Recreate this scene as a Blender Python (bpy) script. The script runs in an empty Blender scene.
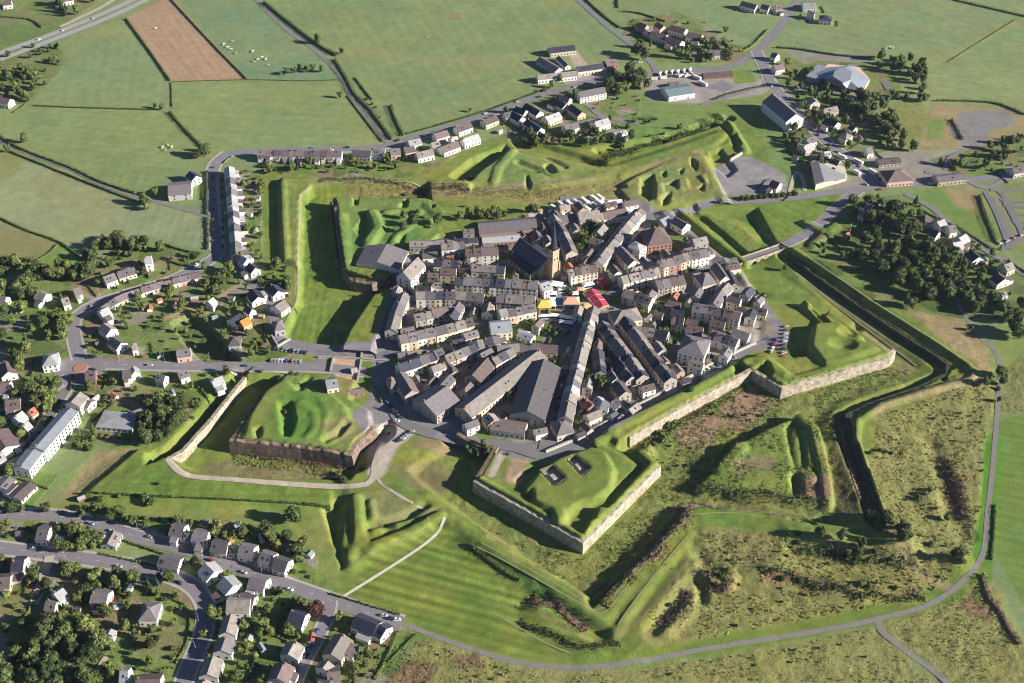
import bpy, bmesh, math, random
import numpy as np
from mathutils import Vector, Matrix
random.seed(7); RNG = np.random.default_rng(7)
S = bpy.context.scene
COL = S.collection
# ------------------------------------------------------------------ camera
FPX, PITCH, CAMH = 1200.0, math.radians(39.0), 520.0
cd = bpy.data.cameras.new('camera'); cam = bpy.data.objects.new('camera', cd); COL.objects.link(cam)
cam.location = (0, 0, CAMH); cam.rotation_euler = (math.pi/2 - PITCH, 0, 0)
cd.sensor_width = 36; cd.lens = FPX/1024*36; cd.clip_start = 1; cd.clip_end = 12000
S.camera = cam
# ------------------------------------------------------------------ light
SUN_EL, SUN_AZ = math.radians(21.5), math.radians(-12)      # low sun from the right, a little towards the viewer
sv = Vector((math.cos(SUN_EL)*math.cos(SUN_AZ), math.cos(SUN_EL)*math.sin(SUN_AZ), math.sin(SUN_EL)))
ld = bpy.data.lights.new('sun', 'SUN'); ld.energy = 5.0; ld.angle = math.radians(0.53); ld.color = (1, .93, .83)
lo = bpy.data.objects.new('sun', ld); COL.objects.link(lo); lo.rotation_euler = (-sv).to_track_quat('-Z', 'Y').to_euler()
lo.location = (600, 400, 600)
w = bpy.data.worlds.new('World'); S.world = w; w.use_nodes = True
nt = w.node_tree; bg = nt.nodes['Background']
sk = nt.nodes.new('ShaderNodeTexSky'); sk.sky_type = 'NISHITA'; sk.sun_disc = False
sk.sun_elevation = SUN_EL; sk.sun_rotation = math.atan2(sv.x, sv.y); sk.air_density = .55; sk.dust_density = .15; sk.altitude = 600; sk.ozone_density = 3
nt.links.new(sk.outputs[0], bg.inputs[0]); bg.inputs[1].default_value = 0.058
S.view_settings.view_transform = 'Standard'; S.view_settings.look = 'None'
S.view_settings.exposure = 1.15; S.view_settings.gamma = 1; S.view_settings.use_curve_mapping = False
S.render.engine = 'CYCLES'; S.cycles.max_bounces = 5; S.cycles.diffuse_bounces = 3
S.cycles.use_adaptive_sampling = True; S.cycles.adaptive_threshold = 0.02
S.cycles.use_denoising = True; S.cycles.filter_width = 1.05

# ------------------------------------------------------------------ projection helpers: picture measurements -> metres on the plane z
def W(px, py, z=0.0):
    u, v = px-512.0, py-341.5
    t = (CAMH-z)/(FPX*math.sin(PITCH)+v*math.cos(PITCH))
    return (u*t, (FPX*math.cos(PITCH)-v*math.sin(PITCH))*t)
def WP(pts, z=0.0): return [W(a, b, z) for a, b in pts]

# ------------------------------------------------------------------ materials
MATS = {}
def nodes(name):
    m = bpy.data.materials.new(name); m.use_nodes = True
    t = m.node_tree; return m, t, t.nodes['Principled BSDF']
def N(t, typ, **kw):
    n = t.nodes.new(typ)
    for k, v in kw.items():
        if k.startswith('i_'): n.inputs[int(k[2:]) if k[2:].isdigit() else k[2:]].default_value = v
        else: setattr(n, k, v)
    return n
def ramp(t, stops):
    r = t.nodes.new('ShaderNodeValToRGB'); e = r.color_ramp.elements
    while len(e) < len(stops): e.new(.5)
    for q, (p, c) in zip(e, stops): q.position = p; q.color = (*c, 1) if len(c) == 3 else c
    return r
def mixc(t, a, b, f, mode='MIX'):
    n = t.nodes.new('ShaderNodeMix'); n.data_type = 'RGBA'; n.blend_type = mode
    for s, v in ((6, a), (7, b), (0, f)):
        if hasattr(v, 'is_linked') or hasattr(v, 'links'): t.links.new(v, n.inputs[s])
        else: n.inputs[s].default_value = (*v, 1) if isinstance(v, tuple) and len(v) == 3 else v
    return n.outputs[2]
def wear(name, col, var=.35, scale=.6, rough=.85, fine=3.0, rnd=.3, spec=.2, metal=0, dirt=None):
    """base colour broken up by two noises in metres and a tint per object"""
    if name in MATS: return MATS[name]
    m, t, b = nodes(name)
    tc = N(t, 'ShaderNodeTexCoord'); gi = N(t, 'ShaderNodeNewGeometry')
    n1 = N(t, 'ShaderNodeTexNoise', i_Scale=scale, i_Detail=4.0); t.links.new(gi.outputs['Position'], n1.inputs['Vector'])
    n2 = N(t, 'ShaderNodeTexNoise', i_Scale=fine, i_Detail=2.0); t.links.new(gi.outputs['Position'], n2.inputs['Vector'])
    oi = N(t, 'ShaderNodeObjectInfo')
    ma = N(t, 'ShaderNodeMath', operation='ADD'); t.links.new(n1.outputs[0], ma.inputs[0]); t.links.new(n2.outputs[0], ma.inputs[1])
    mr = N(t, 'ShaderNodeMapRange', i_1=.6, i_2=1.4, i_3=1-var, i_4=1+var); t.links.new(ma.outputs[0], mr.inputs[0])
    rr = N(t, 'ShaderNodeMapRange', i_3=1-rnd, i_4=1+rnd); t.links.new(oi.outputs['Random'], rr.inputs[0])
    mu = N(t, 'ShaderNodeMath', operation='MULTIPLY'); t.links.new(mr.outputs[0], mu.inputs[0]); t.links.new(rr.outputs[0], mu.inputs[1])
    vm = N(t, 'ShaderNodeVectorMath', operation='SCALE'); vm.inputs[0].default_value = col; t.links.new(mu.outputs[0], vm.inputs[3])
    out = vm.outputs[0]
    if dirt:
        n3 = N(t, 'ShaderNodeTexNoise', i_Scale=.28, i_Detail=6.0); t.links.new(gi.outputs['Position'], n3.inputs['Vector'])
        r3 = N(t, 'ShaderNodeMapRange', i_1=.40, i_2=.78, i_4=.85); t.links.new(n3.outputs[0], r3.inputs[0])
        out = mixc(t, out, dirt, r3.outputs[0])
    t.links.new(out, b.inputs['Base Color'])
    b.inputs['Roughness'].default_value = rough; b.inputs['Specular IOR Level'].default_value = spec; b.inputs['Metallic'].default_value = metal
    MATS[name] = m; return m
def leafmat(name, col, var=.45, tip=None):
    if name in MATS: return MATS[name]
    m, t, b = nodes(name)
    oi = N(t, 'ShaderNodeObjectInfo'); gi = N(t, 'ShaderNodeNewGeometry')
    n1 = N(t, 'ShaderNodeTexNoise', i_Scale=.35, i_Detail=5.0); t.links.new(gi.outputs['Position'], n1.inputs['Vector'])
    mr = N(t, 'ShaderNodeMapRange', i_1=.3, i_2=.7, i_3=1-var, i_4=1+var); t.links.new(n1.outputs[0], mr.inputs[0])
    rr = N(t, 'ShaderNodeMapRange', i_3=.7, i_4=1.35); t.links.new(oi.outputs['Random'], rr.inputs[0])
    ri = N(t, 'ShaderNodeMapRange', i_3=.7, i_4=1.3); t.links.new(gi.outputs['Random Per Island'], ri.inputs[0])
    mu = N(t, 'ShaderNodeMath', operation='MULTIPLY'); t.links.new(mr.outputs[0], mu.inputs[0]); t.links.new(rr.outputs[0], mu.inputs[1])
    m2 = N(t, 'ShaderNodeMath', operation='MULTIPLY'); t.links.new(mu.outputs[0], m2.inputs[0]); t.links.new(ri.outputs[0], m2.inputs[1])
    c = mixc(t, col, tip or (col[0]*1.5, col[1]*1.25, col[2]*.9), oi.outputs['Random'])
    vm = N(t, 'ShaderNodeVectorMath', operation='SCALE'); t.links.new(c, vm.inputs[0]); t.links.new(m2.outputs[0], vm.inputs[3])
    t.links.new(vm.outputs[0], b.inputs['Base Color']); b.inputs['Roughness'].default_value = .8
    b.inputs['Specular IOR Level'].default_value = .15
    MATS[name] = m; return m
def plain(name, col, rough=.5, metal=0, spec=.4):
    if name in MATS: return MATS[name]
    m, t, b = nodes(name); b.inputs['Base Color'].default_value = (*col, 1); b.inputs['Roughness'].default_value = rough
    b.inputs['Metallic'].default_value = metal; b.inputs['Specular IOR Level'].default_value = spec
    MATS[name] = m; return m
ROOF = dict(
    slate=wear('roof slate', (.142, .126, .132), .3, .5, .6, 2.5, .35, .35),
    dark=wear('roof dark slate', (.04, .042, .062), .3, .5, .55, 2.5, .35, .35),
    grey=wear('roof weathered grey', (.235, .208, .19), .35, .5, .75, 2.5, .3, .2, dirt=(.16, .145, .12)),
    brown=wear('roof brown tile', (.14, .105, .10), .35, .5, .8, 2.5, .3),
    red=wear('roof red tile', (.36, .12, .07), .3, .5, .8, 2.5, .2),
    orange=wear('roof orange tile', (.62, .20, .05), .2, .5, .8, 2.5, .1),
    pale=wear('roof pale sheet', (.34, .34, .34), .25, .4, .5, 2.0, .2, .4),
    blue=wear('roof blue grey sheet', (.235, .25, .275), .2, .3, .5, 2.0, .2, .4),
    green=wear('roof green grey sheet', (.18, .25, .25), .2, .3, .5, 2.0, .1, .4))
ROOF['zinc'] = wear('roof zinc', (.25, .27, .31), .2, .4, .45, 2, .1, .4)
WALL = dict(
    tower=wear('warm tower stone', (.44, .32, .20), .3, .6, .95, 3, 0),
    white=wear('wall white render', (.72, .69, .63), .15, .4, .9, 2, .15),
    cream=wear('wall cream render', (.60, .54, .43), .15, .4, .9, 2, .15),
    stone=wear('wall grey stone', (.34, .305, .27), .3, .6, .95, 3, .2),
    ochre=wear('wall ochre stone', (.47, .38, .28), .3, .6, .95, 3, .15),
    brick=wear('wall red brick', (.30, .17, .13), .3, .6, .95, 3, .2),
    pink=wear('wall pink render', (.62, .42, .33), .15, .4, .9, 2, .15),
    grey=wear('wall grey render', (.42, .41, .40), .2, .4, .9, 2, .2))
GLASS = plain('window glass', (.03, .035, .045), .15, 0, .6)
DOORM = wear('door paint', (.16, .10, .08), .2, 1, .6, 3, .6)
BRICK = wear('chimney brick', (.26, .14, .10), .25, .6, .9, 3, .3)
RAMPART = wear('rampart masonry', (.40, .345, .27), .65, .5, .95, 2.0, 0, .1, dirt=(.16, .14, .09))
RUBBLE = wear('overgrown rampart stone', (.22, .155, .125), .6, .35, .95, 1.6, 0, .1, dirt=(.07, .075, .03))

KERB = wear('pavement slabs', (.36, .33, .30), .12, .3, .9, 1.5, .05)
MOSS_SHADE = wear('mossy wall darkened for shade', (.075, .07, .045), .5, .35, .95, 1.6, 0, .1, dirt=(.035, .045, .018))  # overgrown wall, colour taken darker to carry the shade of the ditch
# ------------------------------------------------------------------ object helpers
def mesh(name, v, f, mat=None, smooth=False):
    me = bpy.data.meshes.new(name); me.from_pydata([tuple(q) for q in v], [], f); me.update()
    if mat: me.materials.append(mat)
    if smooth: me.polygons.foreach_set('use_smooth', [True]*len(me.polygons))
    return me
def link(name, me, parent=None, loc=None, rz=None):
    o = bpy.data.objects.new(name, me); COL.objects.link(o)
    if parent: o.parent = parent
    if loc is not None: o.location = loc
    if rz is not None: o.rotation_euler = (0, 0, rz)
    return o
LABELS = {}
def tag(o, label=None, cat=None, group=None, kind=None):
    if label:
        o['label'] = label; LABELS.setdefault(label, []).append(o.name)
    if cat: o['category'] = cat
    if group: o['group'] = group
    if kind: o['kind'] = kind
    return o
def thing(name, loc, rz, label, cat, group=None):
    return tag(link(name, None, None, loc, rz), label, cat, group)
class MB:
    def __init__(s): s.v, s.f = [], []
    def add(s, v, f):
        n = len(s.v); s.v += [tuple(q) for q in v]; s.f += [tuple(i+n for i in q) for q in f]; return s
    def box(s, x0, x1, y0, y1, z0, z1):
        return s.add([(x0,y0,z0),(x1,y0,z0),(x1,y1,z0),(x0,y1,z0),(x0,y0,z1),(x1,y0,z1),(x1,y1,z1),(x0,y1,z1)],
                     [(3,2,1,0),(4,5,6,7),(0,1,5,4),(1,2,6,5),(2,3,7,6),(3,0,4,7)])
    def prism(s, poly, z0, z1):
        n = len(poly)
        a = sum(poly[i][0]*poly[(i+1)%n][1]-poly[(i+1)%n][0]*poly[i][1] for i in range(n))
        if a < 0: poly = poly[::-1]
        return s.add([(x, y, z0) for x, y in poly]+[(x, y, z1) for x, y in poly],
                     [tuple(range(n-1, -1, -1)), tuple(range(n, 2*n))]+[(i, (i+1)%n, n+(i+1)%n, n+i) for i in range(n)])
    def cone(s, x, y, z0, z1, r0, r1, n=10):
        v = [(x+r0*math.cos(2*math.pi*i/n), y+r0*math.sin(2*math.pi*i/n), z0) for i in range(n)]
        v += [(x+r1*math.cos(2*math.pi*i/n), y+r1*math.sin(2*math.pi*i/n), z1) for i in range(n)]
        return s.add(v, [tuple(range(n-1, -1, -1)), tuple(range(n, 2*n))]+[(i, (i+1)%n, n+(i+1)%n, n+i) for i in range(n)])
    def mesh(s, name, mat): return mesh(name, s.v, s.f, mat)
    def build(s, name, mat, parent=None, loc=None, rz=None): return link(name, s.mesh(name, mat), parent, loc, rz)
ORD = 'first second third fourth fifth sixth seventh eighth ninth tenth eleventh twelfth thirteenth fourteenth fifteenth sixteenth seventeenth eighteenth nineteenth twentieth'.split()
TENS = ['twenty', 'thirty', 'forty', 'fifty', 'sixty', 'seventy', 'eighty', 'ninety']
def nth(i):
    if i < 20: return ORD[i]
    n = i+1
    if n % 10 == 0 and n < 100: return TENS[n//10-2][:-1]+'ieth'
    if n < 100: return TENS[n//10-2]+'-'+ORD[n % 10-1]
    return 'hundred-and-'+nth(n-101)

# ------------------------------------------------------------------ terrain: one sheet, heights and ground colours worked out in metres
def axis(lo, hi, step, out, mid_lo, mid_hi, coarse):
    a = list(np.arange(mid_lo, mid_hi+.01, step)); b = list(np.arange(lo, mid_lo-.01, coarse)); c = list(np.arange(mid_hi+coarse, hi, coarse))
    g = [hi+coarse]; s = coarse
    while g[-1] < out: s *= 1.5; g.append(g[-1]+s)
    h = [lo-coarse]; s = coarse
    while h[-1] > -out: s *= 1.5; h.append(h[-1]-s)
    return np.array(sorted(h)+b+a+c+g)
XS = axis(-570, 570, 1.3, 5000, -345, 470, 2.6)
YS = axis(345, 1260, 1.3, 6000, 362, 1135, 2.6)
GX, GY = np.meshgrid(XS, YS)
H = np.zeros_like(GX)
def vnoise(X, Y, cell, seed=0):
    r = np.random.default_rng(seed); T = r.random((256, 256))
    x = X/cell; y = Y/cell; xi = np.floor(x).astype(int); yi = np.floor(y).astype(int)
    fx = x-xi; fy = y-yi; fx = fx*fx*(3-2*fx); fy = fy*fy*(3-2*fy)
    g = lambda a, b: T[a & 255, b & 255]
    return (g(xi, yi)*(1-fx)+g(xi+1, yi)*fx)*(1-fy)+(g(xi, yi+1)*(1-fx)+g(xi+1, yi+1)*fx)*fy
def fbm(X, Y, cell, seed=0, o=4):
    s = 0; a = 1; t = 0
    for i in range(o): s = s+a*vnoise(X, Y, cell/2**i, seed+i); t += a; a *= .55
    return s/t
def window(P, m):
    P = np.array(P); x0, y0 = P.min(0)-m; x1, y1 = P.max(0)+m
    i0, i1 = np.searchsorted(XS, [x0, x1]); j0, j1 = np.searchsorted(YS, [y0, y1])
    return slice(j0, j1), slice(i0, i1)
def dseg(X, Y, P, closed=True):
    d = np.full(X.shape, 1e9); n = len(P)
    for i in range(n if closed else n-1):
        ax, ay = P[i]; bx, by = P[(i+1) % n]; vx, vy = bx-ax, by-ay; L = vx*vx+vy*vy+1e-9
        t = np.clip(((X-ax)*vx+(Y-ay)*vy)/L, 0, 1)
        d = np.minimum(d, np.hypot(X-ax-t*vx, Y-ay-t*vy))
    return d
def inside(X, Y, P):
    r = np.zeros(X.shape, bool); n = len(P)
    for i in range(n):
        ax, ay = P[i]; bx, by = P[(i+1) % n]
        if ay == by: continue
        c = ((ay > Y) != (by > Y)) & (X < (bx-ax)*(Y-ay)/(by-ay)+ax); r ^= c
    return r
def sdf(X, Y, P): return np.where(inside(X, Y, P), 1, -1)*dseg(X, Y, P)
def level(pts, z, run=4, zp=0, off=0, mode=None):
    """bring the ground to height z inside the outline; the bank takes `run` metres inside (cut) or outside (fill)"""
    P = WP(pts, zp); w = window(P, run+5); d = sdf(GX[w], GY[w], P)
    if mode is None: mode = 'cut' if z < zp else 'fill'
    k = np.clip(d/run, 0, 1) if mode == 'cut' else np.clip((d+run-off)/run, 0, 1)
    H[w] = H[w]*(1-k)+z*k
def ridge(pts, z, top=2, run=5, zp=0, rel=False):
    P = WP(pts, zp); w = window(P, top+run+5); d = dseg(GX[w], GY[w], P, False); k = np.clip((top+run-d)/run, 0, 1)
    if rel: H[w] += z*k*k*(3-2*k)
    else: H[w] = H[w]*(1-k)+z*k
def bump(px, py, r, h, sx=1., zp=0):
    x, y = W(px, py, zp); w = window([(x, y)], r*max(sx, 1)+3); d = np.hypot((GX[w]-x)/sx, GY[w]-y)/r
    H[w] += h*np.clip(1-d, 0, 1)**.8
# ---- banks and ditches of the fortress, outline by outline
level([(280,178),(360,176),(470,181),(468,186),(330,186),(306,190),(299,200),(297,262),(284,258)], 3.5, 3, 3.5)          # north-west covered way
level([(243,376),(290,370),(300,400),(360,420),(364,434),(364,462),(350,480),(240,478),(190,471),(166,455)], -7, 5)       # ditch of the left bastion
level([(430,184),(400,188),(345,188),(312,189),(300,199),(298,260),(297,300),(279,338),(340,347),(345,345),(390,280),(350,270),(345,205),(432,207)], -5, 3.5)
level([(452,440),(432,448),(406,470),(440,500),(480,528),(520,556),(560,582),(592,604),(622,577),(660,540),(688,503),(740,508),(800,520),(850,528),
       (878,518),(868,480),(852,440),(845,414),(870,402),(920,385),(946,370),(941,359),(898,333),(849,300),(815,277),(788,256),(776,240),(758,207),(700,207),(670,213),
       (740,275),(760,300),(800,350),(780,370),(750,360),(640,430),(650,450),(583,530),(490,480),(478,455)], -4.8, 5)
level([(395,452),(440,440),(470,470),(475,500),(430,500)], -3.5, 30, 0, mode='cut')
# north-east sweep of lawn
level([(690,222),(712,217),(742,228),(768,252),(745,258),(728,256)], -2, 12, -2)
ridge([(668,214),(700,238),(738,268),(752,280)], 2.5, 4, 5, 2)
level([(742,270),(780,256),(800,282),(850,324),(888,352),(820,365),(760,345),(760,300)], -2.8, 5, -2.8, mode='fill')
level([(764,302),(800,308),(815,322),(812,350),(786,352),(767,335)], 0, 12, 0, mode='fill')
ridge([(682,212),(712,236),(745,262)], 1.8, 2, 2.2, 1); ridge([(690,206),(722,232),(752,258)], -4.5, 2, 2, 0)
ridge([(676,214),(700,235),(733,262)], -2.5, 1.8, 1.8, 1)
# fills
level([(333,197),(432,199),(452,214),(500,213),(540,206),(548,209),(505,226),(440,236),(412,260),(394,268),(388,279),(372,283),(352,280),(342,270),(338,240)], 4, 1.4, 4, 2.4)
level([(386,276),(398,272),(394,300),(374,345),(343,346),(350,330)], 4.5, 1.8, 4)
ridge([(285,179),(340,179),(420,180),(468,183)], 4.8, 2, 2, 4); ridge([(283,182),(284,225),(286,256)], 4.6, 1.5, 2, 4)
level([(284,372),(262,392),(229,440),(300,447),(352,455),(358,441),(374,428),(372,408),(352,397),(360,378),(335,371)], 4, 1.4, 4, 2.4)
SBO = [(493,448),(473,481),(530,513),(583,543),(620,506),(661,465),(630,437),(690,403),(752,370),(782,388),(835,373),(890,357)]
level(SBO+[(852,323),(828,306),(816,322),(811,343),(808,353),(786,356),(765,350),(755,351),(700,384),(640,418),(600,443),(575,452),(535,462),(512,455)], 3, 1.4, 3, 2.4)
# upper works of the lower bastion
level([(528,488),(540,472),(560,458),(592,447),(603,451),(613,468),(609,486),(594,498),(580,500),(566,511),(548,506),(535,498)], 6.8, 3, 6.8)
level([(603,436),(628,450),(647,463),(611,500),(605,496),(636,464),(600,442)], 2.0, 1.5, 4, mode='cut')
ridge([(612,433),(640,450),(655,463),(618,503),(588,535)], 5.6, 2.2, 1.8, 5)
ridge([(480,479),(530,507),(580,536)], 5.0, 1.5, 1.8, 4)
ridge([(596,440),(612,433)], 5.5, 2, 2, 5)
ridge([(612,430),(690,392),(748,362),(765,360),(790,380)], 6, 3, 4, 5)
ridge([(625,434),(700,396),(752,366),(784,383),(885,353)], 4.8, 2.5, 3, 4)
for a in ((540,470),(553,465),(566,478),(554,486)),((567,459),(575,455),(592,468),(581,475)): level(a, 1.0, .6, 6.5, mode='cut')
level([(517,486),(530,476),(552,466),(548,461),(530,466),(512,480)], .5, 4, 2, mode='cut')
for q_ in ([(586,504),(599,498),(605,504),(599,512)],[(573,513),(584,509),(593,516),(585,526)],[(545,520),(551,515),(556,522)],[(524,492),(533,489),(535,500),(527,500)]): level(q_, 2.8, 1.6, 5, mode='cut')
for q_ in ([(600,506),(606,508),(603,516),(596,516)],[(553,508),(562,508),(566,517),(558,520)],[(590,520),(597,519),(594,528),(587,529)]): level(q_, 7.4, 2.2, 7)
# right bastion
level([(816,323),(838,321),(852,331),(878,347),(840,360),(826,361),(812,344)], 6.6, 2.5, 6.6)
bump(843,345,8,-4,1.3,5); bump(848,333,7,-3.5,1.1,5); bump(868,340,5,-3,1,5); bump(858,322,6,-2.5,.8,2)
ridge([(806,302),(828,322)], 5, 1.5, 3, 4); ridge([(812,308),(826,322)], 1, 1.2, 2, 3)
# left bastion details
level([(266,392),(284,381),(300,392),(330,396),(345,408),(350,428),(330,440),(300,438),(246,436),(252,415)], 5.8, 3, 5)
level([(277,401),(292,400),(297,418),(291,437),(281,435),(279,418)], 2.2, 2, 5.8, mode='cut'); level([(252,428),(262,425),(262,436),(256,438)], 3.2, 1.5, 5.8, mode='cut')
ridge([(326,439),(338,434),(347,423)], 3.4, 1.4, 2, 5); ridge([(299,390),(304,383),(309,378)], 2.6, 1.2, 1.6, 4); level([(324,389),(334,387),(330,394)], 2, 1.5, 4, mode='cut')
ridge([(300,404),(312,410),(316,426),(308,436)], 6.6, 1.5, 2, 5.5); ridge([(320,400),(328,412),(322,430)], 6.4, 1, 2, 5.5)
# upper-left bastion
ridge([(338,200),(425,201),(445,216)], 5.8, 3, 5, 5)
ridge([(340,215),(345,262)], 5.6, 2, 5, 5)
ridge([(372,212),(378,228),(368,242)], 7.6, 2.5, 4, 6)
level([(353,228),(366,211),(372,224),(366,233),(358,234)], 2.4, 1.8, 5, mode='cut')
for q_ in ([(353,197),(359,197),(358,205),(353,205)],[(397,207),(408,198),(408,207)],[(404,214),(413,212),(414,222),(406,220)],[(394,236),(406,232),(404,243),(396,242)],[(430,202),(436,204),(433,212)]): level(q_, 2.2, 1.5, 4.5, mode='cut')
ridge([(385,212),(400,210),(420,212)], 5.6, 1.5, 2, 4.5); ridge([(388,250),(396,236),(410,226),(430,220)], 5.4, 1.5, 2.5, 4.5)
# triangular outwork in the lower right ditch
level([(801,415),(770,428),(744,441),(723,463),(697,487),(760,495),(830,503),(826,470),(817,430)], .6, 2.0, .6, 0)
ridge([(801,418),(815,430),(824,468),(828,498)], 2.6, 2.5, 2.2, 1)
ridge([(740,446),(722,470),(770,476),(810,478)], 2.2, 3, 3, 1)
level([(783,425),(797,420),(806,440),(808,468),(792,470),(786,445)], -2.8, 2.5, 0, mode='cut')
ridge([(795,428),(800,465)], -1, 1.5, 3, 0)
ridge([(797,492),(796,478)], -3.5, 1.5, 3, 0)
ridge([(838,410),(845,440),(852,470),(862,500)], .5, 1.2, 2, 0)
ridge([(805,412),(822,405),(826,398)], -4.5, 1.5, 5, -6)
# counterscarp walk and outer banks along the bottom
ridge([(424,500),(450,520),(480,540),(540,577),(600,612)], 2.2, 2.5, 7, 2); ridge([(600,612),(640,570),(690,514),(760,509),(800,520)], 1.3, 3, 8, 2)
ridge([(530,590),(566,607),(602,628)], 3.2, 1.5, 5, 2)
ridge([(540,604),(575,624),(600,636)], -2.5, 3, 6, 0)
ridge([(448,545),(475,565),(530,600)], -1.2, 3, 10, 0)
ridge([(540,612),(590,650),(630,650),(690,570),(700,545)], 1.3, 3, 9, 1)
ridge([(690,535),(650,580),(615,632)], 1.5, 1, 4, 1)
ridge([(655,540),(628,572),(590,605)], 2.0, 1.4, 2, 1)
ridge([(664,628),(688,602),(693,592)], 1.6, 3, 5, 1.5)
ridge([(652,630),(676,604),(690,584)], -.8, 2, 4, 0)
ridge([(700,580),(702,600)], -2.0, 1.5, 3, 0)
ridge([(700,550),(712,578),(760,590),(800,590),(850,600)], -1, 1.5, 6, 0)
ridge([(705,575),(725,585),(730,577)], 2.5, 2, 4, 1)
level([(700,520),(770,527),(780,560),(730,560),(706,545)], 1.6, 10, 1)
# covered way and glacis crest on the right
CREST = [(793,248),(850,286),(873,302),(930,338),(966,362),(976,371),(970,379),(925,391),(880,405),(858,420),(856,440),(872,490),(885,515)]
ridge(CREST, 1.7, 1, 24, 3)
ridge([(812,265),(832,281),(861,301),(914,335),(946,358),(956,367),(925,384),(880,399),(852,413)], .4, 5, 2.5, 0)
ridge(CREST, 3.4, 1.1, 2.0, 3)
# mounds among the scrub
ridge([(790,536),(830,540),(870,548),(905,552)], 4, 2, 10, 1)
ridge([(795,548),(850,560),(905,562)], -1.5, 1, 6, 0)
bump(897,545,14,4,1.1); bump(957,563,9,3,1.2); bump(780,573,14,1.5,2.5); bump(880,585,14,1.5,2.5); bump(930,500,14,2.0,.7); bump(850,590,12,2,2)
ridge([(930,440),(945,480),(955,520),(965,535)], -1.5, 2, 6, 0)
level([(320,506),(346,496),(352,560),(341,572)], -3.8, 2.6, 0)                      # ditch west of the small bastion at the bottom left
level([(350,492),(400,490),(445,512),(410,540),(352,565),(342,545)], 1.6, 6, 1)
ridge([(356,497),(359,540),(370,546),(410,531),(440,514)], 4.0, 2, 2.5, 3)
ridge([(371,500),(374,530),(405,520),(430,508)], 2.8, 1, 2, 3)
ridge([(372,527),(400,520),(424,508)], -.5, 1.2, 3, 0)
ridge([(350,555),(360,540),(368,550)], 3, 1, 4, 2); bump(388,530,5,-2.5,1); bump(415,520,5,-2,1.5)
level([(84,494),(138,449),(170,460),(190,478),(330,490),(332,505),(100,499)], 2.2, 1.3, 2)    # grass bank above the lower-left houses
level([(86,492),(136,448),(96,452),(60,480),(66,495)], -1.0, 8, 0)
# northern outworks
level([(513,148),(545,156),(600,168),(622,174),(590,178),(540,185),(470,183),(487,165)], 3.2, 3, 3)
level([(506,144),(470,158),(448,176),(463,183),(490,168),(512,151)], -4, 4, 0)
level([(508,138),(545,143),(580,153),(612,165),(600,167),(545,155),(514,147)], -3.5, 4, 0)
ridge([(518,163),(535,170),(556,178)], 1.0, 1.5, 3, 2); ridge([(548,168),(556,176)], -1, 2, 2, 1); ridge([(519,152),(545,158),(565,168)], 1.4, 1, 2.5, 2)
level([(526,172),(532,184),(529,190),(525,184)], -.5, 1.2, 3, mode='cut'); ridge([(512,152),(498,168),(494,182)], 4.5, 2, 3, 3)
level([(620,188),(636,178),(690,152),(704,156),(720,197),(690,203),(650,206),(630,200)], 3, 5, 2)
for q_ in ([(640,178),(654,174),(657,190),(650,202),(639,194)],[(662,198),(672,190),(669,204),(661,206)],[(665,184),(677,180),(676,188)],[(690,157),(698,163),(697,173),(690,165)],[(697,188),(705,183),(704,193)],[(660,173),(666,171),(666,180)],[(585,180),(618,174),(628,188),(596,190)],[(678,170),(684,168),(682,177)]): level(q_, -.6, 1.8, 2.5, mode='cut')
for q_ in ([(679,180),(686,178),(688,187),(680,188)],[(656,184),(661,183),(664,193),(657,198)],[(700,176),(705,174),(706,182)]): level(q_, 4.6, 2.2, 4)
level([(708,152),(722,148),(738,170),(728,178),(712,166)], -2.5, 2.5, 0, mode='cut')
ridge([(560,177),(620,170),(690,148),(725,135)], 2.4, 6, 8, 2)
ridge([(600,150),(660,140),(728,118)], -3.5, 3, 4, 0)
ridge([(728,122),(745,150)], 3, 2, 4, 2); ridge([(723,125),(737,146)], -1, 1.5, 2.5, 0); ridge([(735,134),(720,146)], .5, 1, 3)
ridge([(700,160),(722,198)], 3.5, 2, 4, 2)
ridge([(806,222),(830,235)], 3, 2, 4, 2); ridge([(812,245),(835,225)], 3, 2, 4, 2)
# wet meadow, gully at the left
level([(168,318),(205,300),(245,320),(212,345),(186,355),(205,362),(235,355)], -1, 8)
level([(170,322),(192,311),(214,328),(242,361),(204,362),(184,344)], -5.5, 2)

# rough ground undulates, lawns less
SCR = np.zeros_like(GX)          # 0 mown .. 1 rough scrub
C = np.zeros(GX.shape+(3,)); C[:] = (.152, .196, .070)
def paint(pts, col, soft=2.0, zp=0, scrub=None, amt=1.0, brk=0):
    P = WP(pts, zp); w = window(P, soft+3); d = sdf(GX[w], GY[w], P)
    if brk: d = d+(fbm(GX[w], GY[w], 14, 91)-.5)*brk*2
    k = np.clip(d/soft+.5, 0, 1)*amt
    C[w] = C[w]*(1-k[..., None])+np.array(col)*k[..., None]
    if scrub is not None: SCR[w] = SCR[w]*(1-k)+scrub*k
def paintline(pts, col, wd, soft=1.5, zp=0, scrub=None, amt=1.0):
    P = WP(pts, zp); w = window(P, wd+soft+3); d = wd-dseg(GX[w], GY[w], P, False); k = np.clip(d/soft+.5, 0, 1)*amt
    C[w] = C[w]*(1-k[..., None])+np.array(col)*k[..., None]
    if scrub is not None: SCR[w] = SCR[w]*(1-k)+scrub*k
LAWN = (.120,.165,.030); LAWN2 = (.145, .170, .036); MEAD = (.155, .175, .048); OCH = (.235, .205, .075); DRY = (.29, .225, .120)
EARTH = (.30, .215, .145); PINKE = (.27, .165, .125); PASTURE = (.152, .196, .070); PAVE = (.215, .20, .205); GRAV = (.42, .37, .31)
paint([(0,110),(150,110),(175,118),(200,150),(150,192),(70,166),(0,132)], (.155,.205,.070))
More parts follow.
